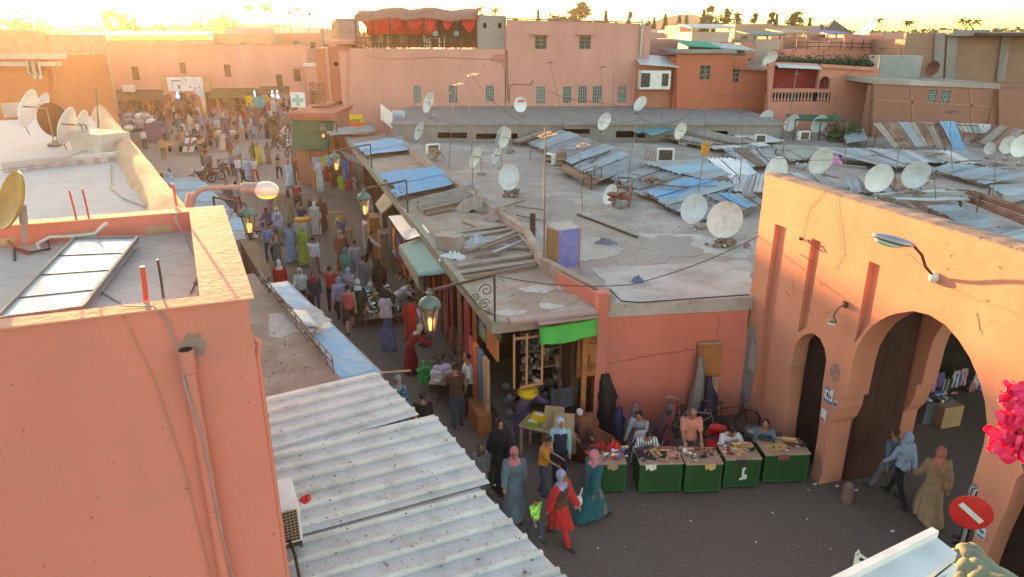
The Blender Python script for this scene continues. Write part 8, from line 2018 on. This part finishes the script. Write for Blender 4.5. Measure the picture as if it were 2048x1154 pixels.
q=MB();q.ball(g0-Vector((0,0,.062)),(.165,.125,.08),18,10);part('orange_lens',q,emis('lamp_orange',(1,.42,.05),.35),sl_,True)  # lower half of the bowl, glowing faint orange
q=MB();p0=PY(360,380,11.3)
for k in range(3):q.tube([PY(372+k*6,412,11.2),PY(378+k*6,385,11.2)],.03,7)
solo('pipe_stubs',q,STEEL,'short grey pipe stubs beside the foot of the street lamp arm','pipe')
# ================================================================== things in the square
def scooter(loc,rz,label,m,s=1.0,group=None):
 t=thing('motorbike',label,'motorbike',loc,rz,group)
 for x in(-.6,.62):
  q=MB();q.tube([(x+.27*math.cos(a*PI/8),0,.3+.27*math.sin(a*PI/8))for a in range(17)],.045,7,cap=False);w_=part('wheel',q,RUBBER,t);q=MB();q.lathe([(.1,-.03),(.1,.03)],(x,0,.3),10,M=Matrix.Rotation(PI/2,4,'X'));part('hub',q,CHROME,w_)
 q=MB();q.ball((-.05,0,.45),(.3,.13,.17),10,6);q.tube([(-.6,0,.32),(-.1,0,.4),(.3,0,.65),(.4,0,.95)],.04,7);q.ball((.15,0,.7),(.25,.13,.12),10,6);part('body',q,m,t)
 q=MB();q.ball((-.3,0,.78),(.38,.13,.07),10,6);part('seat',q,BLACK,t)
 q=MB();q.tube([(.42,0,.95),(.62,0,.3)],.03,6);q.tube([(.35,.32,1.0),(.4,.1,1.02),(.4,-.1,1.02),(.35,-.32,1.0)],.018,6);part('handlebar',q,CHROME,t)
 q=MB();q.ball((.5,0,.88),(.08,.09,.09),10,6);part('headlight',q,PAPER,t)
 return t
sc0=[(405,366,200,IRON,'dark motorbike lying closest to the ribbed awning'),(425,360,190,pm('maroon_tank',(.15,.02,.02)),'maroon motorbike parked behind the closest one'),(452,348,130,IRON,'dark motorbike with its front wheel toward the pale blue dress'),(440,340,120,DISHB,'grey motorbike second in the row of the square')]
for x,y,a,m,lb in sc0:scooter(PZ(x,y,0),R(a),lb,m)
random.seed(111)
places=['nearest the canvas','second from the canvas','third in the packed row','fourth in the packed row','fifth in the packed row','sixth in the packed row','at the far end of the packed row','left of the packed row']
for k,(x,y)in enumerate(((590,322),(583,312),(578,302),(572,295),(566,287),(575,280),(566,272),(556,292))):
 scooter(PZ(x,y,0),R(random.uniform(60,120)),'parked scooter '+places[k]+' beside the green canvas',[DISHB,PALES,WHITEP,IRON][k%4],group='scooters parked by the green canvas')
scooter(PZ(594,408,0),R(95),'motorbike ridden toward the upper street',pm('blue_tank',(.05,.08,.2)))
P(595,408,'sit',5,'rider in a red patterned shirt on the moving motorbike',top='maroon',bottom='navy',h=.98,z=.25)
def cart(loc,rz,label,m,m2=None,load=True,h=.8,w_=.9,l_=1.5,group=None):
 t=thing('handcart',label,'cart',loc,rz,group)
 q=MB();q.box((0,0,h-.1),(w_,l_,.12));q.box((w_/2,0,h+.05),(.04,l_,.3));q.box((-w_/2,0,h+.05),(.04,l_,.3));part('bed',q,m,t)
 for sx in(-1,1):q=MB();q.lathe([(.28,-.03),(.28,.03)],(sx*(w_/2+.06),0,.28),16,M=Matrix.Rotation(PI/2,4,'Y'));part('wheel',q,RUBBER,t)
 q=MB()
 for sx in(-1,1):q.beam((sx*w_*.4,-l_/2,h),(sx*w_*.4,-l_/2-.5,h+.15),.04,.04)
 part('handle',q,WOOD,t)
 if m2:
  q=MB();q.slab([(-w_/2,-l_/2,h-.6),(w_/2,-l_/2,h-.6),(w_/2,l_/2,h+.35),(-w_/2,l_/2,h+.35)],.08);part('cover',q,m2[0],t)
  q=MB();q.slab([(-w_*.1,-l_/2-.01,h-.57),(w_*.1,-l_/2-.01,h-.57),(w_*.1,l_/2,h+.39),(-w_*.1,l_/2,h+.39)],.02);part('stripe',q,m2[1],t)
 return t
cart(PZ(381,305,0),.15,'cart with a white sloping cover and a red stripe',WOOD,(WHITEP,RED))
cart(PZ(352,304,0),-.1,'empty brown handcart left of the striped cart',WOODL)
for k,(x,y)in enumerate(((372,292),(412,292),(398,300),(448,276),(462,280),(485,278),(420,272),(340,280))):cart(PZ(x,y,0),random.uniform(-.5,.5),['brown handcart behind the striped cart','low dark cart right of the striped cart','dark handcart before the seated man in brown','cart with pale boxes right of the passage','second cart with pale boxes right of the passage','pale wooden cart before the olive awning','small cart in the crowd before the passage','brown cart behind the empty handcart'][k],[WOOD,IRON,WOODL][k%3])
for k in range(9):
 q=MB();p=PZ(442+(k%5)*9,284+(k//5)*4,0)+Vector((0,0,.95));q.box(p,(.5,.35,.25),random.uniform(0,1));solo('box',q,[WHITEP,CARD,PALES][k%3],'%s of the pale boxes on the carts right of the passage'%ORD[k],'box','boxes on the carts in the square',bevel=.02)
wagon=cart(PZ(278,280,0),.2,'large wagon stacked with white and grey sacks',WOOD,w_=3.4,l_=2.4,h=1.1)
random.seed(121)
for k in range(14):
 q=MB();lay=k//5;p=PZ(266+(k%5)*11,284,0)+Vector((0,0,1.35+lay*.5));q.ball(p+Vector((0,random.uniform(-.3,.3),0)),(.55,.5,.32),10,7);nm,m=(('white',WHITEP),('grey',pm('sack_grey',(.35,.37,.4))),('purple grey',pm('sack_purple',(.2,.18,.28))))[k%3]
 solo('sack',q,m,'%s sack, %s counted up the load of the large wagon'%(nm,ORD[k]),'sack','sacks on the large wagon')
cover=MB();p=PZ(316,284,0)+Vector((0,0,.9));cover.box(p,(1.9,1.3,1.8),.2,taper=.85);cover.ball(p+Vector((0,0,.8)),(.9,.6,.35),12,8);solo('covered_load',cover,pm('purple_cover',(.13,.11,.18)),'load under a dark purple cover beside the sack wagon','load')
q=MB();q.box(PZ(303,372,.7),(1.5,.08,1.5),.4);solo('brown_board',q,WOODR,'upright brown board standing by the terrace parapet in the square','board')
for k,(nm,c,x,y)in enumerate((('turquoise',(.1,.4,.45),528,198),('yellow',(.7,.55,.05),503,196),('red',(.5,.05,.05),537,208),('cyan',(.1,.4,.5),515,199),('orange',(.7,.35,.05),536,196),('white',(.6,.6,.6),548,206))):
 a=SW(x,y);p=SQ0+SD*a[0]+SN*2.6;garment((p.x,p.y,a[1]+.5),1.0,1.3,cloth(c),'%s garment hung at the bright stall right of the passage'%nm,0,seed=k)
t=thing('stool','bright green plastic stool in the street','stool',PZ(556,472,0));q=MB();q.box((0,0,.42),(.32,.32,.04));part('seat',q,pm('lime_plastic',(.25,.6,.05)),t)
for sx in(-1,1):
 for sy in(-1,1):q=MB();q.box((sx*.13,sy*.13,.2),(.04,.04,.4));part('leg',q,pm('lime_plastic',(.25,.6,.05)),t)
t=thing('low_table','low dark table with goods in front of the seated pair','table',PZ(530,478,0));q=MB();q.box((0,0,.5),(1.3,.8,.06));part('tabletop',q,pm('dark_red_wood',(.1,.04,.035)),t)
for sx in(-1,1):
 for sy in(-1,1):q=MB();q.box((sx*.5,sy*.3,.25),(.06,.06,.5));part('leg',q,IRON,t)
t=thing('snack_cart','small street cart with an orange top and pale blue front','cart',PZ(607,482,0));q=MB();q.box((0,0,.55),(.62,.6,.8));part('body',q,PALES,t,bevel=.01);q=MB();q.box((0,.1,1.05),(.66,.5,.16));part('tray',q,pm('orange_tray',(.6,.25,.03)),t)
for sx in(-1,1):q=MB();q.tube([(sx*.28,-.28,0),(sx*.28,-.28,.95)],.02,6);part('leg',q,IRON,t)
t=thing('stroller','grey stroller pushed by the woman in blue','stroller',PZ(588,508,0));q=MB();q.ball((0,0,.6),(.25,.4,.22),10,6);part('seat',q,cloth(C['grey']),t)
for sx in(-1,1):
 for sy in(-1,1):q=MB();q.lathe([(.1,-.02),(.1,.02)],(sx*.22,sy*.3,.1),10,M=Matrix.Rotation(PI/2,4,'Y'));part('wheel',q,RUBBER,t)
q=MB();q.tube([(-.2,-.3,.5),(-.2,-.6,1.0),(.2,-.6,1.0),(.2,-.3,.5)],.015,6);part('handle',q,IRON,t)
q=MB();p=PZ(1692,1003,0);q.lathe([(.15,0),(.14,.1),(.12,.3),(.125,.36),(.09,.45),(.03,.5),(.001,.51)],p,16);solo('bollard',q,pm('stone_bollard',(.22,.13,.10),(.16,.1,.08),6),'low reddish stone bollard at the foot of the gate pier','bollard')
random.seed(131);q=MB()
for i in range(26):
 p=PZ(random.uniform(950,1900),random.uniform(900,1150),.012);q.box(p,(random.uniform(.01,.05),random.uniform(.01,.035),.006),random.uniform(0,3))
for(x,y)in((1630,968),(1674,972),(1713,980),(1785,1062)):q.box(PZ(x,y,.015),(.09,.05,.012),.5)
solo('litter',q,PAPER,'scraps of paper litter on the paving before the gate','litter',kind='stuff')
t=thing('a_frame_sign','white framed sandwich board with dark lettering at the bottom edge','sign',PZ(1725,1150,0));q=MB();a,b,c_,d_=PY(1714,1105,8.9),PY(1742,1125,8.9),PY(1742,1175,8.9),PY(1700,1175,8.9)
q.slab([a,b,c_,d_],.02)if False else q.add([a,b,c_,d_],[(0,1,2,3)]);
for u,v in((a,b),(b,c_),(c_,d_),(d_,a)):q.beam(u,v,.025,.04)
part('frame',q,WHITEP,t,True);q=MB();q.beam(a.lerp(b,.25)+Vector((.0,-.01,-.06)),a.lerp(b,.8)+Vector((0,-.01,-.06)),.01,.05);part('lettering',q,BLACK,t,True)
p=PZ(1725,1150,0)
q=MB();q.tube([(a.x+.05,8.95,0),(a.x+.05,8.95,a.z)],.02,6);part('support',q,WHITEP,t,True)
q=MB();p=PZ(1985,1100,0.4);q.ball(p,(.2,.15,.12),9,6);q.ball(p+Vector((.1,.1,.1)),(.14,.12,.12),9,6);solo('bundle',q,CARD,'tan paper bundle at the foot of the right gate pier','bundle')
q=MB();q.slab([(10.2,17.0,3.7),(22,20.2,3.8),(24,12.5,3.6),(12.0,9.0,3.6)],.06);solo('lane_shade_blocker',q,GREYS,'unseen sheet added over the lane behind the gate to shade it','roof')  # added sheet, hidden from the camera, blocks sky light behind the arch
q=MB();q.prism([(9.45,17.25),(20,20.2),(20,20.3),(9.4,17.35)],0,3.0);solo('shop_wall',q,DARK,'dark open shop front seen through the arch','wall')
canvas('pale grey awning seen at the top of the arch opening',[(10.0,17.4,3.1),(15.5,18.9,3.1),(15.6,17.9,2.75),(10.2,16.5,2.75)],GREYS,.03)
random.seed(141)
sc_cols=[('pink',(.55,.25,.45)),('white',(.6,.6,.62)),('bright blue',(.03,.12,.55)),('purple',(.2,.12,.4)),('pale pink',(.6,.4,.45)),('grey',(.3,.3,.35)),('black',(.03,.03,.03)),('dusty rose',(.45,.22,.25))]
for k in range(20):
 x=1864+k*5.2;y=random.uniform(718,800);d=_ray(x,y);t_=(17.0+(d.x/d.y*17-9.4)*.25)/d.y;p=CAMP+d*t_
 nm,c=sc_cols[k%8];garment((p.x,p.y-.1,p.z),.22,random.uniform(.3,.6),cloth(c),'%s item, %s from the left among those hung behind the arch'%(nm,ORD[k]),.2,seed=k,group='items hung in the shop behind the gate',d_=.05)
for k,(x,y,m,lb)in enumerate(((1868,850,pm('bluegrey_box',(.14,.16,.2)),'blue grey stall table seen through the arch'),(1905,858,CARD,'cardboard fronted stall table seen through the arch'))):
 t=thing('stall_table',lb,'table',PZ(x,y,0),.25);q=MB();q.box((0,.3,.3),(.6,.45,.6));part('body',q,m,t)
 for j in range(8):
  q=MB();q.ball((random.uniform(-.28,.28),.3+random.uniform(-.2,.2),.63),(.1,.06,.035),8,5,M=Matrix.Rotation(random.uniform(0,3),4,'Z'));q2=[PAPER,BLACK,pm('shoe_blue',(.15,.2,.35)),pm('aqua_item',(.2,.45,.42))][j%4]
  for v in q.v:v.rotate(Matrix.Rotation(.25,3,'Z'))
  for v in q.v:v+=PZ(x,y,0)
  solo('shoe',q,q2,'%s %s shoe on the %s table behind the gate'%(ORD[j//4],['white','black','blue','aqua'][j%4],'blue grey' if k==0 else 'cardboard'),'shoe','shoes on tables behind the gate')
# ================================================================== trees
def tree(kind,base,h,w_,label,seed,mat,group=None,n=900):
 rr=random.Random(seed);t=thing('tree',label,'tree',base,group=group)
 q=MB();q.tube([(0,0,0),(rr.uniform(-.03,.03)*h,0,h*.45),(rr.uniform(-.04,.04)*h,0,h*.9)],[h*.03,h*.02,h*.006],6)
 if kind=='pine':
  for k in range(9):a=rr.uniform(0,6.3);z=h*rr.uniform(.35,.85);L=w_*.45*(1.1-z/h*.7);q.tube([(0,0,z),(L*math.cos(a),L*math.sin(a),z+h*.04)],[h*.01,h*.004],4)
 part('trunk',q,BARK,t)
 q=MB();s0=h*.034
 cl=[]
 if kind=='cypress':
  for i in range(n):z=rr.random();r=w_/2*(math.sin(min(1,z*1.02)**.6*PI)*.9+.1)*rr.uniform(.3,1.1);a=rr.uniform(0,6.3);cl.append((r*math.cos(a),r*math.sin(a),h*(.06+.94*z)))
 elif kind=='pine':
  lay=[(rr.uniform(.3,.97),rr.uniform(0,6.3))for _ in range(22)]
  for i in range(n):
   z,a=rr.choice(lay);L=w_*.5*(1.15-z)**.7*rr.uniform(.15,1);cl.append((L*math.cos(a)+rr.gauss(0,w_*.05),L*math.sin(a)+rr.gauss(0,w_*.05),h*z+rr.gauss(0,h*.018)))
 elif kind=='round':
  lobes=[(rr.uniform(-.35,.35)*w_,rr.uniform(-.3,.3)*w_,h*rr.uniform(.45,.85),w_*rr.uniform(.16,.3))for _ in range(9)]
  for i in range(n):
   x,y,z,r=rr.choice(lobes);d=Vector((rr.gauss(0,1),rr.gauss(0,1),rr.gauss(0,.8))).normalized()*r*rr.uniform(.5,1.05);cl.append((x+d.x,y+d.y,z+d.z))
 elif kind=='palm':
  for k in range(26):
   a=rr.uniform(0,6.3);e=rr.uniform(-.9,1.2);L=w_*.5
   for j in range(7):
    u=j/6;r=L*u*math.cos(e*(1-u*.5));cl.append((r*math.cos(a),r*math.sin(a),h+L*u*math.sin(e)-L*.5*u*u))
  s0=w_*.11
 for(x,y,z)in cl:
  a=rr.uniform(0,6.3);e=rr.uniform(-1,1);s_=s0*rr.uniform(.5,1.3);d=Vector((math.cos(a)*math.cos(e),math.sin(a)*math.cos(e),math.sin(e)));u=d.orthogonal().normalized();c=Vector((x,y,z))
  q.add([c-d*s_,c+u*s_*.6,c+d*s_,c-u*s_*.6],[(0,1,2,3)])
 part('crown',q,mat,t);return t
def treepx(kind,x,ytop,ybase,wpx,Y,label,seed,mat=FOL1,n=900):
 b=PY(x,ybase,Y);T=PY(x,ytop,Y);s_=Y/(FPX*_c)
 z0=min(b.z,8.5)if kind=='palm' else b.z
 bz=0;return tree(kind,(b.x,Y,bz),T.z-bz,wpx*s_*1.45,label,seed,mat,n=n)
TR=[('round',243,6,50,30,260,'dark tree silhouetted against the sunset above the skylight roof'),('pine',215,20,50,18,250,'thin tree left of the silhouetted sunset tree'),('round',60,30,60,130,230,'broad hazy tree at the far left under the sun'),('round',410,30,60,60,330,'low bushy tree behind the right end of the skylight roof'),('round',460,22,60,44,340,'bushy tree left of the pair of palms'),('palm',505,16,60,14,300,'left palm of the pair above the square'),('palm',537,14,60,16,300,'right palm of the pair above the square'),('palm',600,18,60,9,310,'single thin palm left of the lamp mast'),('palm',583,26,60,8,320,'small palm left of the single thin palm'),('palm',400,20,60,9,330,'tiny far palm above the skylight roof end'),('round',570,40,62,120,350,'long low clump of trees behind the square palms'),('round',330,38,60,110,320,'long low clump right of the silhouetted tree'),('round',680,28,60,22,280,'small palm like tree behind the red tower'),('palm',960,18,60,14,260,'palm behind the cement stair block'),('palm',992,20,60,14,265,'palm right of the cement stair block palm'),('round',1040,20,50,18,280,'small round tree above the tall pink block'),('cypress',1076,20,60,8,280,'slim cypress at the start of the row over the pink block'),('round',1098,17,55,28,285,'bushy dark tree right of the slim cypress'),('round',1122,24,55,26,285,'second bushy dark tree over the pink block'),('pine',1158,2,50,52,280,'tall spreading tree over the pink block'),('round',1135,20,50,26,290,'bush at the foot of the tall spreading tree'),('round',1192,32,55,22,290,'small tree right of the tall spreading tree'),('cypress',1211,22,55,11,280,'pointed cypress over the pink block'),('round',1235,33,55,18,290,'small tree between the cypress and leaning tree'),('pine',1259,22,50,15,280,'leaning tree at the corner of the pink block'),('round',1298,34,62,22,270,'tree just right of the pink block corner'),('cypress',1307,35,62,7,270,'thin cypress right of the corner tree'),('cypress',1329,28,62,11,270,'cypress standing alone before the hazy hill'),('cypress',1357,31,62,10,270,'left cypress of the close pair over the shed'),('cypress',1371,32,62,12,270,'right cypress of the close pair over the shed'),('cypress',1405,20,62,15,255,'wide dark cypress beside the feathery pine'),('pine',1417,11,60,22,255,'feathery pine above the white canopy house'),('round',1437,28,66,60,250,'large dome shaped tree over the white canopy house'),('pine',1452,17,55,16,255,'thin pine rising from the dome shaped tree'),('pine',1473,25,58,16,255,'pine right of the dome shaped tree'),('pine',1506,26,58,17,260,'small pine alone above the tan long house'),('pine',1541,15,58,20,260,'tall feathery pine above the tan long house'),('cypress',1551,29,58,8,260,'thin dark cypress right of the tall feathery pine'),('round',1527,39,58,18,262,'bush left under the tall feathery pine'),('round',1575,27,58,32,255,'dense tree left of the slanting pine'),('pine',1587,17,58,36,255,'slanting pine over the terraces'),('cypress',1617,35,64,12,255,'lone pointed cypress left of the tiled roofs'),('round',1662,43,70,20,250,'tree before the dark tiled roof villa'),('round',1712,46,80,24,120,'bushy tree beside the large tilted dish'),('palm',1751,41,84,13,200,'single palm over the pink upper house'),('palm',1808,46,80,11,220,'left palm of the pair over the purple roof'),('palm',1814,45,80,12,222,'right palm of the pair over the purple roof'),('palm',1918,39,66,12,200,'left palm of the three above the brick house'),('palm',1932,43,66,12,200,'middle palm of the three above the brick house'),('palm',1948,44,66,12,200,'right palm of the three above the brick house'),('round',2044,52,66,18,180,'dark tree at the right edge above the flat canopy')]
for k,(kd,x,yt,yb,w_,Y_,lb)in enumerate(TR):treepx(kd,x,yt,yb,w_,Y_,lb,k+5,[FOL1,FOL2][k%2]if kd!='palm' else FOL2,900 if w_<40 else 1800)
q=MB();rr=random.Random(3)
for i in range(11000):
 a=rr.uniform(-.70,.66);d=rr.uniform(330,600);x,y=d*math.sin(a),d*math.cos(a);hh=10.0+3.5*noise.noise(Vector((a*14,0,0)))+d*.0042
 if a<-.28:hh+=2.0
 c=Vector((x,y,rr.uniform(.3,1)*hh));s_=rr.uniform(.7,1.9);aa=rr.uniform(0,6.3);e=rr.uniform(-1,1);dd=Vector((math.cos(aa)*math.cos(e),math.sin(aa)*math.cos(e),math.sin(e)));u=dd.orthogonal().normalized()
 q.add([c-dd*s_,c+u*s_*.7,c+dd*s_,c-u*s_*.7],[(0,1,2,3)])
solo('far_tree_line',q,FOL1,'far wooded band of trees along the horizon','trees',kind='stuff',loc=(0,0,0))
q=MB();vs=[];fs=[]
n_=60
for i in range(n_+1):
 a=-.1+.75*i/n_;d=4200;h_=max(8,110*math.exp(-((a-.22)/.05)**2)+60*math.exp(-((a-.34)/.09)**2)+30*noise.noise(Vector((a*20,1,0))))
 vs+=[(d*math.sin(a),d*math.cos(a),-5),(d*math.sin(a),d*math.cos(a),h_),((d+600)*math.sin(a),(d+600)*math.cos(a),-5)]
for i in range(n_):fs+=[(3*i,3*i+3,3*i+4,3*i+1),(3*i+1,3*i+4,3*i+5,3*i+2)]
q.add(vs,fs);solo('hills',q,pm('hill_rock',(.2,.17,.15)),kind='structure',loc=(0,0,0))
# ================================================================== town beyond
def house(x0,x1,ytop,Y,mat,label,zb=None,wins=2,depth=8,roofm=None,seed=0,canopy=None,parapet=True):
 rr=random.Random(seed);a,b=PY(x0,ytop,Y),PY(x1,ytop,Y);z=a.z;cx=(a.x+b.x)/2;W_=b.x-a.x
 t=thing('house',label,'house',(cx,Y,0))
 q=MB();q.box((cx,Y+depth/2,z/2),(W_,depth,z));part('wall',q,mat,t,True)
 if parapet:
  q=MB()
  for(c_,d_)in(((cx,Y+.1,z+.2),(W_+.02,.25,.4)),((a.x+.12,Y+depth/2,z+.2),(.25,depth-.3,.4)),((b.x-.12,Y+depth/2,z+.2),(.25,depth-.3,.4))):q.box(c_,d_)
  part('parapet',q,mat,t,True)
 for k in range(wins):
  q=MB();wx=a.x+W_*(k+.5+rr.uniform(-.2,.2))/wins;q.box((wx,Y-.02,z-rr.uniform(1.0,1.5)),(.8,.08,1.0));f=part('window',q,WFR,t,True);q=MB();q.box((wx,Y-.07,q.v[0].z if q.v else z-1.25),(.6,.03,.75));part('pane',q,GLASSD,f,True)
 if canopy:
  q=MB();q.slab([(a.x-.3,Y-.5,z+.8),(b.x+.3,Y-.5,z+.8),(b.x+.3,Y+depth*.6,z+1.15),(a.x-.3,Y+depth*.6,z+1.15)],.12)
  for x in(a.x,cx,b.x):q.beam((x,Y+.2,z),(x,Y+.2,z+.8),.12,.12)
  part('canopy',q,canopy,t,True)
 return t
TAN=pm('tan_wall',(.42,.3,.22),(.36,.25,.18),.3);SAL2=pm('far_salmon',(.5,.25,.18),(.44,.21,.15),.2);PNK3=pm('far_pink',(.52,.3,.25),(.46,.25,.2),.2);GRW=pm('far_grey',(.36,.33,.31),(.3,.27,.26),.3);CRM=pm('far_cream',(.52,.44,.35),(.45,.37,.29),.3);WFAR=pm('far_white',(.6,.57,.53))
GLN=pm('teal_shade',(.16,.24,.2));PUR=pm('violet_cover',(.25,.2,.36))
HS=[(1284,1356,88,62,PNK3,'pink wall house right behind the bay window house',1,None),(1284,1330,72,90,GRW,'grey low house below the lone cypress',2,None),(1335,1375,66,120,WFAR,'white house under the pair of cypresses',2,None),(1360,1378,58,80,SAL2,'narrow salmon stair tower with an arched opening',0,None),(1384,1458,73,68,CRM,'cream house with a white terrace canopy',2,WFAR),(1470,1545,55,85,TAN,'long tan house with a dark doorway',2,None),(1545,1640,58,95,TAN,'wide flat tan house under the slanting pine',3,None),(1509,1560,88,66,CRM,'house with teal shade screens on its terrace',0,GLN),(1568,1610,82,72,SAL2,'salmon terrace with a wooden pergola',1,WOODL),(1612,1650,78,76,PNK3,'pink terrace with pale covers',1,None),(1655,1690,84,74,PNK3,'terrace with a violet cover',0,PUR),(1480,1512,96,62,SAL2,'small salmon house behind the grey shed roof',1,None),(1640,1690,65,130,CRM,'cream villa beneath the dark tiled roofs',2,None),(1766,1815,72,90,PNK3,'pale house with a purple tiled roof',1,None),(1695,1750,75,110,TAN,'tan house behind the large tilted dish',2,None),(1820,1900,72,120,TAN,'tan house behind the brick house',2,None),(425,545,74,100,TAN,'low tan house right of the skylight roof',3,None),(452,512,62,104,GRW,'grey roof hut behind the square facade',1,None),(545,640,72,105,SAL2,'salmon house beyond the right end of the square',3,None),(560,640,58,150,WFAR,'pale house under the low clump of trees',3,None),(470,560,52,170,CRM,'cream house below the palms of the square',3,None),(95,200,66,130,CRM,'hazy cream house left of the skylight roof',2,None),(1290,1350,62,170,CRM,'cream far house beneath the corner tree',3,None),(1660,1720,92,64,SAL2,'low salmon terrace left of the pink upper house',1,None),(-200,30,72,100,CRM,'hazy house at the far left edge',3,None),(640,665,66,90,TAN,'tan house left of the slatted tower',1,None)]
for k,(x0,x1,yt,Y_,m,lb,wn,cn)in enumerate(HS):house(x0,x1,yt,Y_,m,lb,wins=wn,canopy=cn,seed=k)
for k,(x,yt,w_,lb)in enumerate(((1678,39,52,'right dark tiled pyramid roof on the horizon'),(1650,47,40,'left smaller dark tiled pyramid roof on the horizon'))):
 c=PY(x,62,125);T=PY(x,yt,125);hw_=w_/2/FPX*125*1.05
 t=thing('pavilion',lb,'pavilion',(c.x,125,0));q=MB();q.box((c.x,125+hw_,c.z/2),(hw_*1.6,hw_*1.6,c.z));part('wall',q,CRM,t,True);q=MB();q.lathe([(hw_*1.4,c.z-.3),(.05,T.z)],(c.x,125+hw_,0),4,rz=PI/4,smooth=False);part('roof',q,pm('dark_tile',(.1,.11,.1),(.07,.08,.07)),t,True)
rr=random.Random(17)
for k in range(18):
 x=1300+k*42+rr.uniform(-12,12)if k<12 else 440+(k-12)*36+rr.uniform(-8,8);Y_=rr.uniform(70,120);p=PY(x,70,Y_);q=MB();q.tube([(p.x,Y_,6.5),(p.x,Y_,9.2+rr.uniform(0,2.2))],.05,4);z=9.0
 q.beam((p.x-.5,Y_,z+.8),(p.x+.5,Y_,z+.8),.03,.03);solo('roof_aerial',q,GRW,'thin far aerial, %s from the left, over the %s roofs of the town'%(ORD[k if k<12 else k-12],'right' if k<12 else 'left'),'antenna','thin far aerials')
# ================================================================== haze
q=MB();q.box((0,330,17),(1300,800,36));hz=solo('haze',q,None,kind='stuff',loc=(0,0,0))
hm=bpy.data.materials.new('haze');hm.use_nodes=True;n=hm.node_tree;n.nodes.remove(n.nodes['Principled BSDF']);pv=n.nodes.new('ShaderNodeVolumePrincipled');pv.inputs['Color'].default_value=(.95,.84,.68,1);pv.inputs['Density'].default_value=HAZE_D;pv.inputs['Anisotropy'].default_value=.72
n.links.new(pv.outputs[0],n.nodes['Material Output'].inputs['Volume']);hz.data.materials.clear();hz.data.materials.append(hm)
print('people',len(NPEOPLE),'objects',len(SC.objects))
